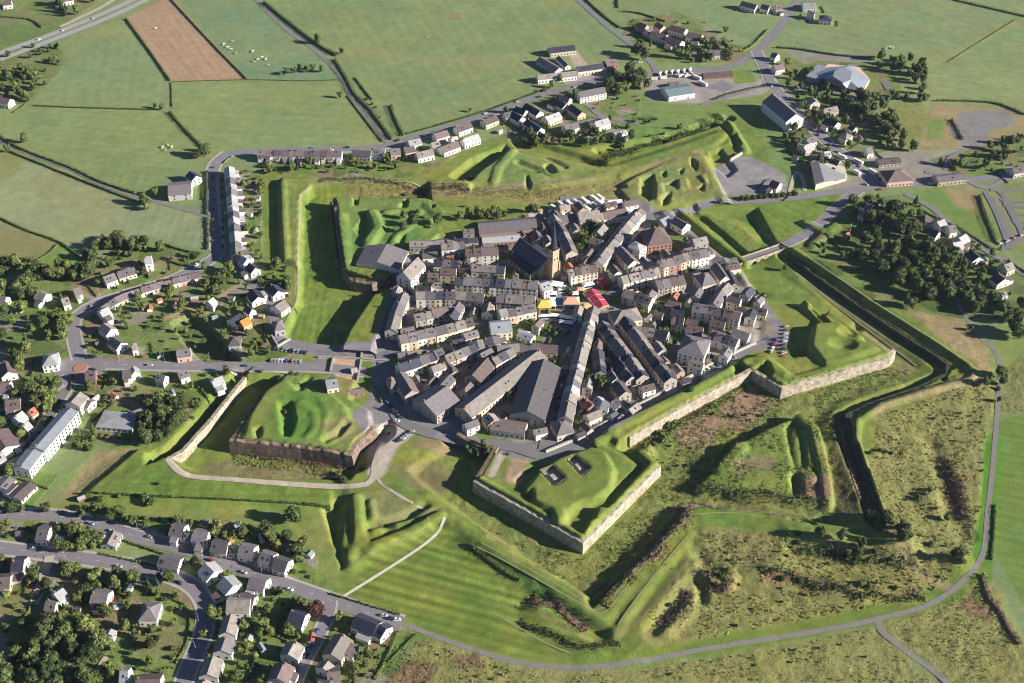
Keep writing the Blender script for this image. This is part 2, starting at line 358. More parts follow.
paint([(35,103),(62,72),(124,20),(171,83),(172,108)], (.155,.200,.078))
paint([(127,17),(170,-4),(247,80),(171,82)], (.345,.235,.150), 2, scrub=.15)
paint([(172,-10),(255,-2),(330,62),(343,80),(247,80)], (.135,.190,.085))
paint([(172,84),(342,82),(388,146),(220,152),(196,148),(172,110)], (.162,.208,.070))
paint([(-30,150),(60,168),(150,198),(207,218),(208,252),(150,236),(100,262),(60,241),(-30,205)], (.190,.218,.100))
paint([(-30,216),(60,243),(36,258),(-30,258)], (.205,.200,.085)); paint([(36,258),(62,244),(85,262),(60,270)], (.12,.19,.04))
paint([(340,50),(400,54),(520,54),(620,60),(560,70),(400,62)], (.19,.20,.08), 16, amt=.7, brk=10)
paint([(445,12),(462,12),(462,20),(447,21)], (.26,.21,.11), 10, amt=.7)
paint([(610,20),(700,-10),(790,5),(770,40),(740,55),(640,20)], (.160,.205,.080))
paint([(775,48),(800,14),(880,-20),(1040,-20),(1040,20),(950,60),(925,63),(900,55)], (.160,.200,.078))
paint([(925,65),(1040,10),(1040,115),(935,102)], (.175,.212,.075), 2)
paint([(948,60),(1040,16),(1040,80),(930,70)], (.155,.205,.075), 3)
paint([(870,100),(925,103),(932,150),(905,145)], MEAD, 3, scrub=.5); paint([(935,104),(1000,108),(1030,110),(1030,140),(990,150),(915,148)], DRY, 5, scrub=.3, brk=5)
paint([(960,112),(1005,110),(1018,125),(990,130),(985,148),(962,148),(950,130)], PAVE, 3, brk=3)
paint([(928,120),(945,118),(942,138),(925,140)], (.12,.19,.04), 3)
paint([(0,140),(40,150),(0,160)], (.16,.2,.06))
paint([(895,196),(945,186),(1010,240),(965,238)], (.120,.178,.036)); paint([(945,190),(975,186),(985,212),(955,205)], DRY, 5, brk=4)
paint([(983,190),(1040,178),(1040,258),(1008,250)], (.15,.18,.05)); paint([(990,194),(1006,194),(1030,240),(1012,246)], (.20,.20,.12), 2)
paint([(0,155),(28,148),(20,170),(0,180)], (.18,.2,.06), 4)
paint([(0,0),(25,0),(25,15),(0,20)], (.2,.18,.08), 6)
# fortress ground
paint([(256,172),(600,130),(760,110),(775,200),(850,200),(990,370),(985,600),(900,615),(600,672),(400,640),(330,598),(80,520),(60,500),(150,440),(240,370),(270,340),(260,175)], LAWN2, 3)
paint([(280,176),(470,180),(520,195),(440,190),(310,188),(298,200),(290,265),(280,262)], MEAD, 3, 3)
paint([(345,186),(520,192),(620,180),(700,150),(720,200),(560,205),(440,198),(345,192)], OCH, 5, scrub=.6, brk=4)
paint([(513,148),(600,168),(560,182),(470,184),(487,165)], (.165,.190,.060), 4, 3)
paint([(300,189),(345,192),(330,300),(345,345),(280,340),(297,290)], LAWN, 3, -5)
paint([(333,197),(430,199),(440,236),(394,268),(342,270)], (.115,.175,.045), 4, 4, scrub=.15)
paint([(620,188),(690,152),(722,198),(650,206)], (.175,.185,.065), 4, 2, scrub=.3)
paint([(770,195),(845,192),(800,230),(765,245),(740,215)], (.115,.175,.035), 3)
paint([(560,80),(640,95),(760,85),(775,110),(735,120),(640,140),(560,150)], (.130,.185,.045), 5)
paint([(228,440),(352,455),(374,428),(360,378),(284,372)], (.150,.180,.045), 3, 4, brk=4)
paint([(270,400),(300,385),(330,400),(320,440),(280,440)], (.105,.175,.030), 6, 4, brk=5)
paint([(330,375),(360,378),(350,395),(330,395),(300,390)], (.20,.185,.07), 5, 4, brk=4)
paint([(315,425),(360,415),(366,435),(330,440)], (.19,.18,.07), 5, 4, brk=4)
paint([(200,462),(300,462),(345,470),(300,478),(220,474)], (.20,.17,.085), 4, -5, brk=6, scrub=.5)
paint([(100,499),(138,450),(170,462),(190,480),(330,490),(332,505)], LAWN, 3, 2)
paint([(136,449),(98,450),(55,500),(84,494)], DRY, 3, scrub=.4, amt=.8)
paint([(0,500),(80,505),(330,510),(330,590),(150,545),(0,518)], (.165,.185,.052), 3, scrub=.15)
paint([(310,505),(345,560),(340,590),(300,560)], (.17,.185,.055), 3)
paint([(395,470),(430,455),(455,465),(450,490),(410,495)], (.185,.17,.07), 5, -2, brk=5)
paint([(360,495),(390,490),(430,512),(400,525),(372,530)], (.180,.180,.060), 4, brk=3)
paint([(375,540),(440,520),(470,540),(600,640),(640,655),(700,640),(640,662),(520,660),(400,620),(345,597)], (.135,.165,.028), 3)
# scrub in the wide ditch, with its shadow bands painted darker
paint([(480,525),(430,500),(470,500),(583,560),(661,480),(640,440),(752,375),(782,400),(890,368),(920,370),(905,385),(838,408),(830,415),(845,510),(870,525),(850,530),(690,505),(590,608)], (.150,.158,.045), 3, -4.5, scrub=.75, brk=2)
paint([(672,424),(700,410),(730,420),(705,445),(668,442)], PINKE, 4, -4.5, scrub=.6, brk=5); paint([(718,405),(752,390),(775,400),(745,430),(730,432)], PINKE, 4, -4.5, scrub=.4, brk=4)
paint([(640,445),(665,425),(680,440),(660,470),(645,465)], (.125,.165,.04), 3, -4.5, scrub=.6)
paint([(480,525),(520,548),(583,590),(590,606),(540,575),(485,540)], (.19,.185,.05), 3, -3, scrub=.8, brk=3)
paint([(700,486),(830,502),(800,415),(745,442)], (.125,.165,.035), 3, 0, scrub=.3); paint([(725,462),(770,455),(775,470),(740,476)], (.21,.17,.10), 5, 0, scrub=.4, brk=4)
paint([(797,480),(826,478),(830,500),(800,498)], PINKE, 3, 0, scrub=.5, brk=2)
paint([(830,415),(846,412),(880,520),(836,515)], (.10,.085,.05), 3, -4.5, scrub=.9)  # dark brown scrub, with the shade left of the counterscarp in its tone
paint([(795,262),(846,300),(896,333),(940,362),(918,368),(880,340),(830,302),(785,270)], (.085,.105,.035), 2, -4.5, scrub=.5)  # shadow of the counterscarp painted into the long ditch floor
paint([(790,262),(822,286),(880,330),(918,366),(905,378),(890,366),(850,322),(795,275)], (.20,.185,.085), 3, -4.5, scrub=.3, amt=.7)
# rough land south and east
SCRUBC = (.215, .208, .070)
paint([(880,415),(985,378),(992,400),(988,500),(975,560),(945,590),(850,615),(700,645),(640,640),(690,560),(700,530),(770,532),(890,550),(885,515),(866,470)], SCRUBC, 4, scrub=.7, brk=3)
paint([(870,405),(985,372),(988,385),(900,405),(872,420)], DRY, 4, scrub=.5, amt=.8)
paint([(905,310),(960,318),(985,345),(992,372),(978,372),(940,340)], DRY, 4, scrub=.3, brk=3)
paint([(860,300),(960,318),(970,300),(880,285)], (.22,.17,.1), 4, scrub=.5, brk=3)
paint([(402,628),(520,668),(640,670),(760,648),(877,626),(950,700),(380,700)], SCRUBC, 3, scrub=.6, brk=3)
paint([(880,625),(950,600),(978,565),(990,575),(1010,620),(1060,700),(950,700)], SCRUBC, 4, scrub=.7, brk=3)
paint([(990,378),(1000,380),(1045,330),(1045,420),(996,410)], (.15,.16,.05), 3, scrub=.8); paint([(995,330),(1045,300),(1045,350),(1000,375)], (.15,.2,.05), 3)
paint([(996,422),(1050,405),(1060,640),(1020,600),(990,545)], (.112,.172,.028), 3, scrub=.05)
for q in ([(730,452+80),(770,535),(768,570),(720,565)],): paint(q, (.20,.17,.075), 5, scrub=.9, brk=5)
for q in ([(766,570),(790,572),(810,580),(840,592),(800,588),(765,580)],[(940,455),(958,465),(966,500),(958,520),(945,490)],[(960,595),(985,605),(990,620),(965,612)],[(700,580),(730,590),(726,600),(705,590)],[(900,590),(920,592),(915,600),(895,598)],[(455,655),(480,655),(478,668),(450,666)],[(400,660),(440,668),(430,690),(390,690)]): paint(q, (.19,.10,.075), 3, scrub=.9, brk=4)
paintline([(700,516),(770,523),(785,530)], LAWN, 7, 3, 1, scrub=0)
paintline([(980,575),(990,510),(995,440)], (.09,.19,.02), 6, 2, scrub=0); paintline([(700,648),(800,630),(900,608),(950,592),(975,565)], LAWN, 6, 4, scrub=.1)
paintline([(880,520),(905,560),(930,580),(950,588)], DRY, 3, 3, scrub=.4)
for l in ([(700,548),(712,578),(760,588),(850,598)],[(688,560),(640,620),(600,645),(540,612)]): paintline(l, (.2,.18,.07), 1.5, 2, 1, scrub=.3)
paintline([(343,186),(312,188),(300,199),(298,262),(296,300),(278,336)], (.27,.235,.16), 1.1, 1.2, 0, amt=.7)
paintline([(500,565),(560,600),(592,620)], (.10,.15,.03), 4, 3, 1)
paintline([(505,450),(497,463),(492,475)], GRAV, 2.2, 1.5, 3); paintline([(522,455),(516,470),(512,478)], (.33,.25,.16), 5, 3, 3)
paintline([(558,183),(585,180),(625,172),(700,150)], (.27,.22,.14), 1.5, 1.5, 2, amt=.7)
paintline([(425,196),(560,184)], (.26,.19,.13), 2.5, 2, 0, amt=.8)
paint([(470,430),(430,432),(405,445),(440,452),(470,446)], (.22,.18,.09), 4, brk=3)
GULLY = 1
# town and suburb ground
TOWN = [(400,258),(412,262),(440,240),(505,228),(548,208),(590,204),(640,203),(668,215),(735,265),(765,300),(790,335),(785,350),(755,350),(700,384),(600,443),(545,462),(500,455),(470,446),(432,436),(400,430),(368,440),(352,420),(368,400),(375,372),(345,368),(345,350),(372,346),(392,300)]
paint(TOWN, PAVE, 1.5, scrub=.0)
paint([(374,424),(412,420),(420,430),(395,450),(381,478),(368,474),(366,440)], GRAV, 2.5, brk=1.5)
paint([(334,357),(363,357),(356,372),(329,370)], (.50,.33,.22), 1.2); paint([(343,372),(358,372),(353,384),(335,380)], (.50,.33,.22), 1.2)
paint([(361,360),(375,361),(372,370),(359,369)], LAWN, 1.2); paint([(360,376),(372,376),(366,390),(357,387)], LAWN, 1.2); paint([(322,357),(333,357),(330,368),(319,366)], LAWN, 1.2)
paint([(318,348),(380,346),(378,356),(330,358)], PAVE, 2)
paint([(320,372),(328,371),(330,366),(290,366),(268,366),(278,340),(330,350)], PAVE, 2)
paint([(290,356),(312,354),(316,362),(288,363)], (.13,.17,.05), 1.5)
paint([(712,168),(735,156),(760,160),(785,175),(788,192),(722,196)], (.255,.235,.24), 2); paint([(735,160),(752,156),(757,168),(740,175)], (.27,.25,.25), 2)
paint([(640,78),(700,70),(735,78),(790,80),(760,95),(690,104),(650,100)], (.30,.26,.24), 3)
paint([(705,88),(722,80),(735,86),(725,92)], (.2,.19,.2), 1.5); paint([(730,72),(750,70),(758,82),(735,84)], (.12,.18,.03), 2)
paint([(775,78),(830,78),(815,100),(780,92)], (.27,.25,.25), 2)
paint([(785,48),(870,55),(865,62),(800,60)], (.25,.22,.22), 3, amt=.7)
paint([(866,152),(1000,150),(1000,165),(930,182),(880,186),(820,190),(830,180),(870,175)], (.28,.245,.22), 3, amt=.8)
paint([(845,230),(858,228),(852,240),(835,238)], (.3,.28,.28), 2)
paint([(640,78),(655,78),(648,85)], PAVE)
paint([(566,48),(575,50),(590,66),(575,68)], (.42,.35,.26), 2); paint([(560,78),(610,72),(605,84),(570,88)], (.3,.26,.24), 3)
# gardens: a patchwork of plots
seeds = {}
def plots(pts, cell=13, seed=3, cols=None):
    cols = np.array(cols or [(.105,.17,.032),(.13,.175,.045),(.085,.14,.028),(.15,.165,.06),(.075,.11,.028),(.23,.17,.11),(.26,.23,.19),(.11,.16,.04),(.17,.165,.07)])
    P = WP(pts); w = window(P, 3); X, Y = GX[w], GY[w]; m = inside(X, Y, P)
    best = np.full(X.shape, 1e9); idx = np.zeros(X.shape, int); r = np.random.default_rng(seed)
    Pn = np.array(P); x0, y0 = Pn.min(0); x1, y1 = Pn.max(0); n = int((x1-x0)*(y1-y0)/cell/cell)+1
    for k in range(n):
        sx, sy = r.uniform(x0, x1), r.uniform(y0, y1); d = np.maximum(abs(X-sx), abs(Y-sy)); b = d < best
        best[b] = d[b]; idx[b] = r.integers(len(cols))
    c = C[w]; c[m] = cols[idx[m]]; C[w] = c; s = SCR[w]; s[m] = .45; SCR[w] = s
plots([(0,520),(95,527),(140,540),(60,552),(0,545)]); plots([(0,555),(100,562),(180,588),(198,605),(198,625),(185,650),(172,690),(-10,690),(-10,560)], 15, 4)
plots([(190,560),(330,602),(400,625),(425,640),(370,700),(190,700),(208,640),(210,605)], 12, 5); plots([(100,512),(160,516),(290,525),(318,560),(315,592),(150,548)], 11, 6)
plots([(0,300),(70,268),(100,262),(110,285),(75,320),(75,350),(70,372),(30,392),(0,398)], 14, 7); plots([(100,262),(125,240),(205,253),(170,276),(115,298)], 13, 8)
plots([(78,325),(100,310),(180,282),(215,268),(240,280),(290,280),(290,320),(277,345),(300,352),(262,364),(85,360)], 11, 9)
plots([(236,170),(262,170),(262,262),(285,272),(240,262)], 9, 10); plots([(256,157),(345,157),(430,160),(440,150),(470,145),(520,130),(510,140),(460,152),(420,180),(262,175)], 9, 11)
plots([(90,372),(240,372),(235,380),(180,430),(160,450),(100,440),(80,400)], 12, 12); plots([(0,405),(60,390),(70,396),(20,470),(0,520)], 12, 13)
plots([(500,110),(560,92),(640,95),(640,112),(620,140),(560,145),(510,136)], 11, 14); plots([(630,20),(680,12),(735,45),(760,50),(735,62),(660,62),(620,40)], 12, 15)
plots([(775,55),(800,60),(890,65),(910,100),(870,100),(905,148),(870,155),(820,185),(800,170),(790,120),(770,90)], 12, 16)
plots([(845,200),(905,195),(1000,262),(1030,275),(1030,320),(960,318),(860,300),(800,250),(830,225)], 14, 17, [(.09,.14,.03),(.12,.16,.045),(.07,.10,.03),(.15,.15,.06)])
plots([(0,0),(100,0),(60,30),(0,50)], 20, 18, [(.13,.17,.05),(.1,.15,.04),(.17,.17,.07)]); plots([(0,50),(60,48),(70,60),(35,100),(0,110)], 15, 19, [(.10,.14,.035),(.14,.165,.055)])
plots([(930,160),(1030,135),(1030,175),(960,178)], 12, 20); plots([(60,475),(20,520),(0,520),(25,470)], 13, 23, [(.10,.175,.03),(.12,.18,.04)])
paintline([(166,318),(185,312),(210,303),(236,287)], (.34,.25,.16), 2.5, 2, 0, scrub=.2); paintline([(190,318),(212,310),(228,300)], (.32,.24,.15), 1.2, 1.5, 0); paintline([(208,325),(225,345),(240,360)], (.30,.25,.18), 1.2, 1.5, 0); paint([(172,322),(192,312),(214,328),(242,361),(204,362),(184,344)], (.07,.10,.028), 3, 0, scrub=.6)
TP = WP([(395,262),(440,245),(548,225),(640,210),(730,265),(780,335),(700,375),(600,430),(560,445),(480,440),(395,380),(385,330)])
# back yards in town: warm gravel and green specks
wv = window(TP, 2); ins = inside(GX[wv], GY[wv], TP); nz = fbm(GX[wv], GY[wv], 16, 55); c = C[wv]
c[ins & (nz > .58)] = (.11,.15,.04); c[ins & (nz < .40)] = (.27,.23,.18); C[wv] = c
# mowing stripes (real strips of cut grass)
def stripes(pts, ang, per, amt, zp=0):
    P = WP(pts, zp); w = window(P, 3); X, Y = GX[w], GY[w]; d = sdf(X, Y, P); k = np.clip(d/4, 0, 1)
    q = (X*math.cos(ang)+Y*math.sin(ang))+4*(fbm(X, Y, 60, 77)-.5)
    s = (np.sin(q/per*2*math.pi)+.6*np.sin(q/per*math.pi*1.31))*(.5+fbm(X, Y, 30, 12)); C[w] *= (1+amt*s*k)[..., None]
stripes([(300,189),(345,192),(330,300),(345,345),(280,340),(297,290)], 0, 5.2, .09, -5)
stripes([(375,540),(440,520),(470,540),(600,640),(640,655),(520,660),(400,620),(345,597)], math.radians(72), 6, .2)
stripes([(996,422),(1050,405),(1060,640),(1020,600),(990,545)], math.radians(75), 6, .07)
stripes([(100,140),(207,218),(208,252),(120,232)], 0, 7, .05); stripes([(280,178),(298,190),(292,262),(282,258)], 0, 4, .08, 3)
stripes([(100,499),(138,450),(330,490),(332,505)], math.radians(90), 5, .07, 2)
stripes([(262,0),(575,-5),(610,30),(640,62),(560,85),(400,135),(350,80)], math.radians(20), 11, .03)
stripes([(0,110),(150,110),(200,150),(150,192),(70,166)], math.radians(80), 9, .035); stripes([(35,103),(62,72),(124,20),(171,83),(172,108)], math.radians(10), 10, .035)
stripes([(127,17),(170,-4),(247,80),(171,82)], math.radians(28), 7, .06); stripes([(172,84),(342,82),(388,146),(220,152)], math.radians(85), 12, .035)
stripes([(775,48),(800,14),(880,-20),(1040,-20),(950,60)], math.radians(60), 11, .035); stripes([(925,65),(1040,10),(1040,115),(935,102)], math.radians(70), 9, .04)
stripes([(770,195),(845,192),(800,230),(765,245),(740,215)], math.radians(35), 6, .07); stripes([(700,225),(735,222),(770,252),(735,258)], math.radians(-38), 5, .09, -2)
stripes([(560,80),(640,95),(760,85),(775,110),(640,140)], math.radians(80), 7, .05)
for q_ in (3, 8, 15):
    wob = fbm(GX, GY, 55, 300+q_); C *= (1-.05*np.clip(1-abs(wob-.5)/.012, 0, 1))[..., None]
# broad unevenness of the grass colour
C *= (1+.16*(fbm(GX, GY, 90, 5)-.5)+.26*(fbm(GX, GY, 17, 9)-.5))[..., None]
grn = np.clip((C[..., 1]-C[..., 0]*.95)/.02, 0, 1)[..., None]
hue = (fbm(GX, GY, 42, 33)-.5)[..., None]; C *= 1+grn*hue*np.array([.42, .06, -.2])
FORT = WP([(256,172),(600,130),(775,120),(850,200),(1000,360),(990,600),(640,672),(400,640),(330,598),(80,520),(60,480),(240,360)]); inf_ = inside(GX, GY, FORT)[..., None]
h2 = np.clip((fbm(GX, GY, 21, 133, 4)-.5)*2.2, -.5, .6)[..., None]; C = np.where(inf_, C*(1+grn*h2*np.array([.34, .08, .12])), C); C = np.where(inf_ & (grn > .5), C*np.array([.93, 1.0, .74]), C); C = np.where(inf_, C*(1+.5*(fbm(GX, GY, 5.5, 140, 3)-.5))[..., None], C)
grn = np.clip((C[..., 1]-C[..., 0])/.03+.4, 0, 1)[..., None]; gm = C.mean(-1, keepdims=True)
C = C*(1-grn)+((C*.88+gm*.12)*1.28)*grn
C = np.clip(C, .01, .8)
H += SCR*(1.5*(fbm(GX, GY, 9, 21, 3)-.5)+1.0*(fbm(GX, GY, 3.4, 41, 2)-.5))*np.where(SCR > .5, 1, .35)
edge = np.clip(np.minimum(abs(H)*2, 1), 0, 1); H += edge*(.5*(fbm(GX, GY, 3.0, 66, 2)-.5))
WALLS = []
def wl(*a, **k): WALLS.append((a, k))
wl([(473,481),(530,513),(583,543),(620,506),(661,465)], 4, -5.4, 'pale stone rampart wall round the tip of the lower bastion')
wl([(456,434),(478,446),(493,448),(473,481)], 3, -5, 'dark stone flank wall beside the leafy tree on the lower bastion', RUBBLE, cope=False)
wl([(630,437),(690,403),(752,370)], 4, -5.4, 'long sunlit curtain wall below the town edge')
wl([(752,370),(782,388),(835,373),(890,357),(896,350)], 4, -5.4, 'pale stone rampart wall of the right bastion by the cars', jag=.8)
wl([(262,391),(229,440),(300,447),(352,455),(358,441),(376,426)], 4, -7.8, 'rough brown rampart wall round the left bastion', RUBBLE, jag=1.5)
wl([(243,376),(205,423),(180,450),(166,457)], .8, -7, 'sunlit pale counterscarp wall left of the left bastion', zp=.8, side=1, th=2.6)
wl([(336,196.5),(333,197),(338,240),(342,268),(352,281),(372,284),(390,276)], 4, -5.4, 'ivy covered rampart wall round the upper left bastion', RUBBLE, jag=1.5, cope=False)
wl([(788,254),(815,275),(849,299),(898,332),(935,355),(946,364),(946,372)], .4, -5, 'dark shaded counterscarp wall beside the long right ditch', MOSS_SHADE, zp=.4, side=1, th=2.6, cope=False)
wl([(946,372),(920,385),(870,402),(845,414)], .4, -5, 'thin dark counterscarp wall below the right bastion', MOSS_SHADE, zp=.4, side=1, th=2.6, cope=False)
wl([(845,414),(852,440),(868,480),(880,515)], .6, -5, 'dark counterscarp wall facing the triangular outwork', MOSS_SHADE, zp=.6, side=1, th=2.6, cope=False)
wl([(690,503),(660,540),(622,577),(604,596)], 1.2, -5, 'reddish overgrown counterscarp wall right of the lower bastion tip', RUBBLE, zp=1.2, side=1, jag=1.5, cope=False)
wl([(800,520),(760,509),(740,507),(690,503)], 1.0, -5, 'brown rubble counterscarp bank below the triangular outwork', RUBBLE, zp=1.0, side=1, jag=1.0, cope=False)
wl([(546,452),(582,437),(612,419),(662,393),(712,364),(756,343)], 1.6, -.2, 'low parapet wall between the ring street and the grass rampart', KERB, side=1, th=.7, zp=.8, name='parapet_wall', cat='wall')
wl([(580,427),(600,418),(618,406)], 3.0, 0, 'bright rendered garden wall along the lower ring street', WALL['white'], side=1, th=.5, name='garden_wall', cat='wall')
wl([(742,152),(735,156),(730,159)], 2.2, -.3, 'short pale wall at the corner of the northern outwork', KERB, th=.8, side=1, name='garden_wall', cat='wall')
wl([(290,338),(278,345),(272,335)], 1.2, -.2, 'pale curved edge wall below the left suburb lawn', KERB, th=.8, side=1, name='garden_wall', cat='wall')
wl([(444,512),(440,520),(428,524),(424,531)], .8, -2, 'small sandy retaining wall at the head of the white path', RAMPART, th=1.2, side=1, name='retaining_wall', cat='wall')
def cliff(pts, zt, zb, side=1, zp=None, reach=6):
    """the ground drops sheer at the foot of a wall"""
    P = WP(pts, zt if zp is None else zp); w_ = window(P, 14); X, Y = GX[w_], GY[w_]; best = np.full(X.shape, 1e9); sg = np.zeros(X.shape)
    for i in range(len(P)-1):
        ax, ay = P[i]; bx, by = P[i+1]; vx, vy = bx-ax, by-ay; L = vx*vx+vy*vy+1e-9; t_ = np.clip(((X-ax)*vx+(Y-ay)*vy)/L, 0, 1)
        d = np.hypot(X-ax-t_*vx, Y-ay-t_*vy); cr = np.sign(vx*(Y-ay)-vy*(X-ax))*side; b = d < best-1e-6; eq = abs(d-best) <= 1e-6
        sg = np.where(b, cr, np.where(eq & (cr > 0) & False, cr, sg)); best = np.where(b, d, best)
    lim = zb+.9+np.where(sg < 0, np.maximum(0, best-reach)*1.1, 0); m_ = ((sg < 0) & (best < 13)) | ((sg >= 0) & (best < 1.45)); Hw = H[w_]; H[w_] = np.where(m_, np.minimum(Hw, lim), Hw)
for a_, k_ in WALLS:
    if a_[1]-a_[2] > 3: cliff(a_[0], a_[1], a_[2], k_.get('side', 1), k_.get('zp'))
ny, nx = H.shape
def hz(x, y):
    i = int(np.clip(np.searchsorted(XS, x)-1, 0, nx-2)); j = int(np.clip(np.searchsorted(YS, y)-1, 0, ny-2))
    fx = (x-XS[i])/(XS[i+1]-XS[i]); fy = (y-YS[j])/(YS[j+1]-YS[j])
    return float((H[j,i]*(1-fx)+H[j,i+1]*fx)*(1-fy)+(H[j+1,i]*(1-fx)+H[j+1,i+1]*fx)*fy)
me = bpy.data.meshes.new('ground')
co = np.stack([GX, GY, H], -1).reshape(-1, 3)
ii = np.arange(nx-1); jj = np.arange(ny-1); I, J = np.meshgrid(ii, jj); b = (J*nx+I).ravel()
q = np.stack([b, b+1, b+1+nx, b+nx], 1)
me.vertices.add(len(co)); me.vertices.foreach_set('co', co.ravel().astype(np.float32))
me.loops.add(q.size); me.loops.foreach_set('vertex_index', q.ravel().astype(np.int32))
me.polygons.add(len(q)); me.polygons.foreach_set('loop_start', np.arange(0, q.size, 4, dtype=np.int32))
me.polygons.foreach_set('use_smooth', np.ones(len(q), bool))
me.update(calc_edges=True)
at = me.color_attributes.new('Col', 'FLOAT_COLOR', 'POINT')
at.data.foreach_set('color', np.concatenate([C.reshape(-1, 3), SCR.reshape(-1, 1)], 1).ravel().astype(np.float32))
m, t, bs = nodes('grass and soil')
va = N(t, 'ShaderNodeVertexColor', layer_name='Col'); gi = N(t, 'ShaderNodeNewGeometry')
def tex(scale, det=4., rough=.6):
    n = N(t, 'ShaderNodeTexNoise', i_Scale=scale, i_Detail=det, i_Roughness=rough); t.links.new(gi.outputs['Position'], n.inputs['Vector']); return n.outputs[0]
def mr(x, a, b_, c_, d_):
    n = N(t, 'ShaderNodeMapRange', i_1=a, i_2=b_, i_3=c_, i_4=d_); t.links.new(x, n.inputs[0]); return n.outputs[0]
def mul(a, b_):
    n = N(t, 'ShaderNodeMath', operation='MULTIPLY')
    for s_, v_ in ((0, a), (1, b_)):
        if hasattr(v_, 'links'): t.links.new(v_, n.inputs[s_])
        else: n.inputs[s_].default_value = v_
    return n.outputs[0]
fine = mr(tex(1.1, 6, .7), .3, .7, .72, 1.28); mid = mr(tex(.11, 7, .7), .3, .7, .84, 1.16)
rough_n = mr(tex(.33, 6, .75), .36, .66, .62, 1.4)
one = mixc(t, (1., 1., 1.), rough_n, va.outputs['Alpha'])
c0 = N(t, 'ShaderNodeVectorMath', operation='SCALE'); t.links.new(va.outputs['Color'], c0.inputs[0]); t.links.new(mul(fine, mid), c0.inputs[3])
c1 = mixc(t, c0.outputs[0], one, 1.0, 'MULTIPLY')
hv = mixc(t, (.15, .20, .05), (.34, .31, .12), mr(tex(.13, 5, .7), .38, .62, 0, 1))
c2 = mixc(t, c1, hv, mul(va.outputs['Alpha'], .28))
c2b = mixc(t, c2, (.17, .085, .065), mul(mr(tex(.05, 5, .7), .59, .68, 0, .55), va.outputs['Alpha']))
dk = mr(tex(.5, 3), .54, .64, 0, 1)
c3 = mixc(t, c2b, (.035, .05, .018), mul(mul(dk, va.outputs['Alpha']), .42))
t.links.new(c3, bs.inputs['Base Color']); bs.inputs['Roughness'].default_value = .95; bs.inputs['Specular IOR Level'].default_value = .08
bp = N(t, 'ShaderNodeBump', i_Strength=.55, i_Distance=.7); hsum = N(t, 'ShaderNodeMath', operation='ADD')
t.links.new(tex(1.3, 4), hsum.inputs[0]); t.links.new(mul(tex(.4, 5), mul(va.outputs['Alpha'], 2.5)), hsum.inputs[1])
t.links.new(hsum.outputs[0], bp.inputs['Height']); t.links.new(bp.outputs[0], bs.inputs['Normal'])
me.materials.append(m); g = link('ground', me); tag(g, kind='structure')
# ------------------------------------------------------------------ roads, lanes and paths
ASPH = wear('asphalt', (.205, .19, .205), .12, .12, .9, 1.0, .04)
ASPHD = wear('asphalt lane', (.17, .165, .165), .15, .12, .9, 1.0, .04)
GRV = wear('gravel path', (.42, .36, .29), .2, .25, .95, 1.5, .05)
PALEP = wear('pale chalk path', (.55, .52, .42), .15, .25, .95, 1.5, .05)
TRACK = wear('grey track', (.20, .19, .165), .18, .2, .95, 1.2, .05)
PAINTW = plain('road paint', (.6, .6, .58), .7)
def catmull(P, step=4.0):
    if len(P) == 2: P = [P[0], ((P[0][0]+P[1][0])/2, (P[0][1]+P[1][1])/2), P[1]]
    Q = [P[0]]+list(P)+[P[-1]]; out = []
    for i in range(1, len(Q)-2):
        a, b, c, d = (np.array(Q[i+k], float) for k in (-1, 0, 1, 2)); n = max(1, int(np.linalg.norm(c-b)/step))
        for k in range(n):
            u = k/n; out.append(tuple(.5*((2*b)+(c-a)*u+(2*a-5*b+4*c-d)*u*u+(3*b-a-3*c+d)*u**3)))
    out.append(tuple(Q[-1])); return out
def offs(P):
    r = []
    for i, p in enumerate(P):
        a = P[max(i-1, 0)]; b = P[min(i+1, len(P)-1)]; L = math.hypot(b[0]-a[0], b[1]-a[1])+1e-9
        r.append((-(b[1]-a[1])/L, (b[0]-a[0])/L))
    return r
ZR = [.05]
def strip(name, pts, wd, mat, z=None, zp=0, a=None, b=None, skirt=0, raw=False, step=4., flat=None):
    P = catmull(pts if raw else WP(pts, zp), step); Nn = offs(P)
    if z is None: ZR[0] += .006; z = ZR[0]
    a = -wd/2 if a is None else a; b = wd/2 if b is None else b
    cols = [a+(b-a)*k/3 for k in range(4)]; v = []; f = []
    for (x, y), (nx_, ny_) in zip(P, Nn):
        hs = [hz(x+nx_*c_, y+ny_*c_) for c_ in cols]; top = max(hs) if flat is None else flat
        rowv = [(x+nx_*c_, y+ny_*c_, (h_*.3+top*.7)+z) for c_, h_ in zip(cols, hs)]
        if skirt: rowv = [(rowv[0][0], rowv[0][1], rowv[0][2]-skirt)]+rowv+[(rowv[-1][0], rowv[-1][1], rowv[-1][2]-skirt)]
        v += rowv
    n = 6 if skirt else 4
    for i in range(len(P)-1):
        for k in range(n-1): f.append((i*n+k, (i+1)*n+k, (i+1)*n+k+1, i*n+k+1))
    o = link(name, mesh(name, v, f, mat)); tag(o, kind='structure'); return o
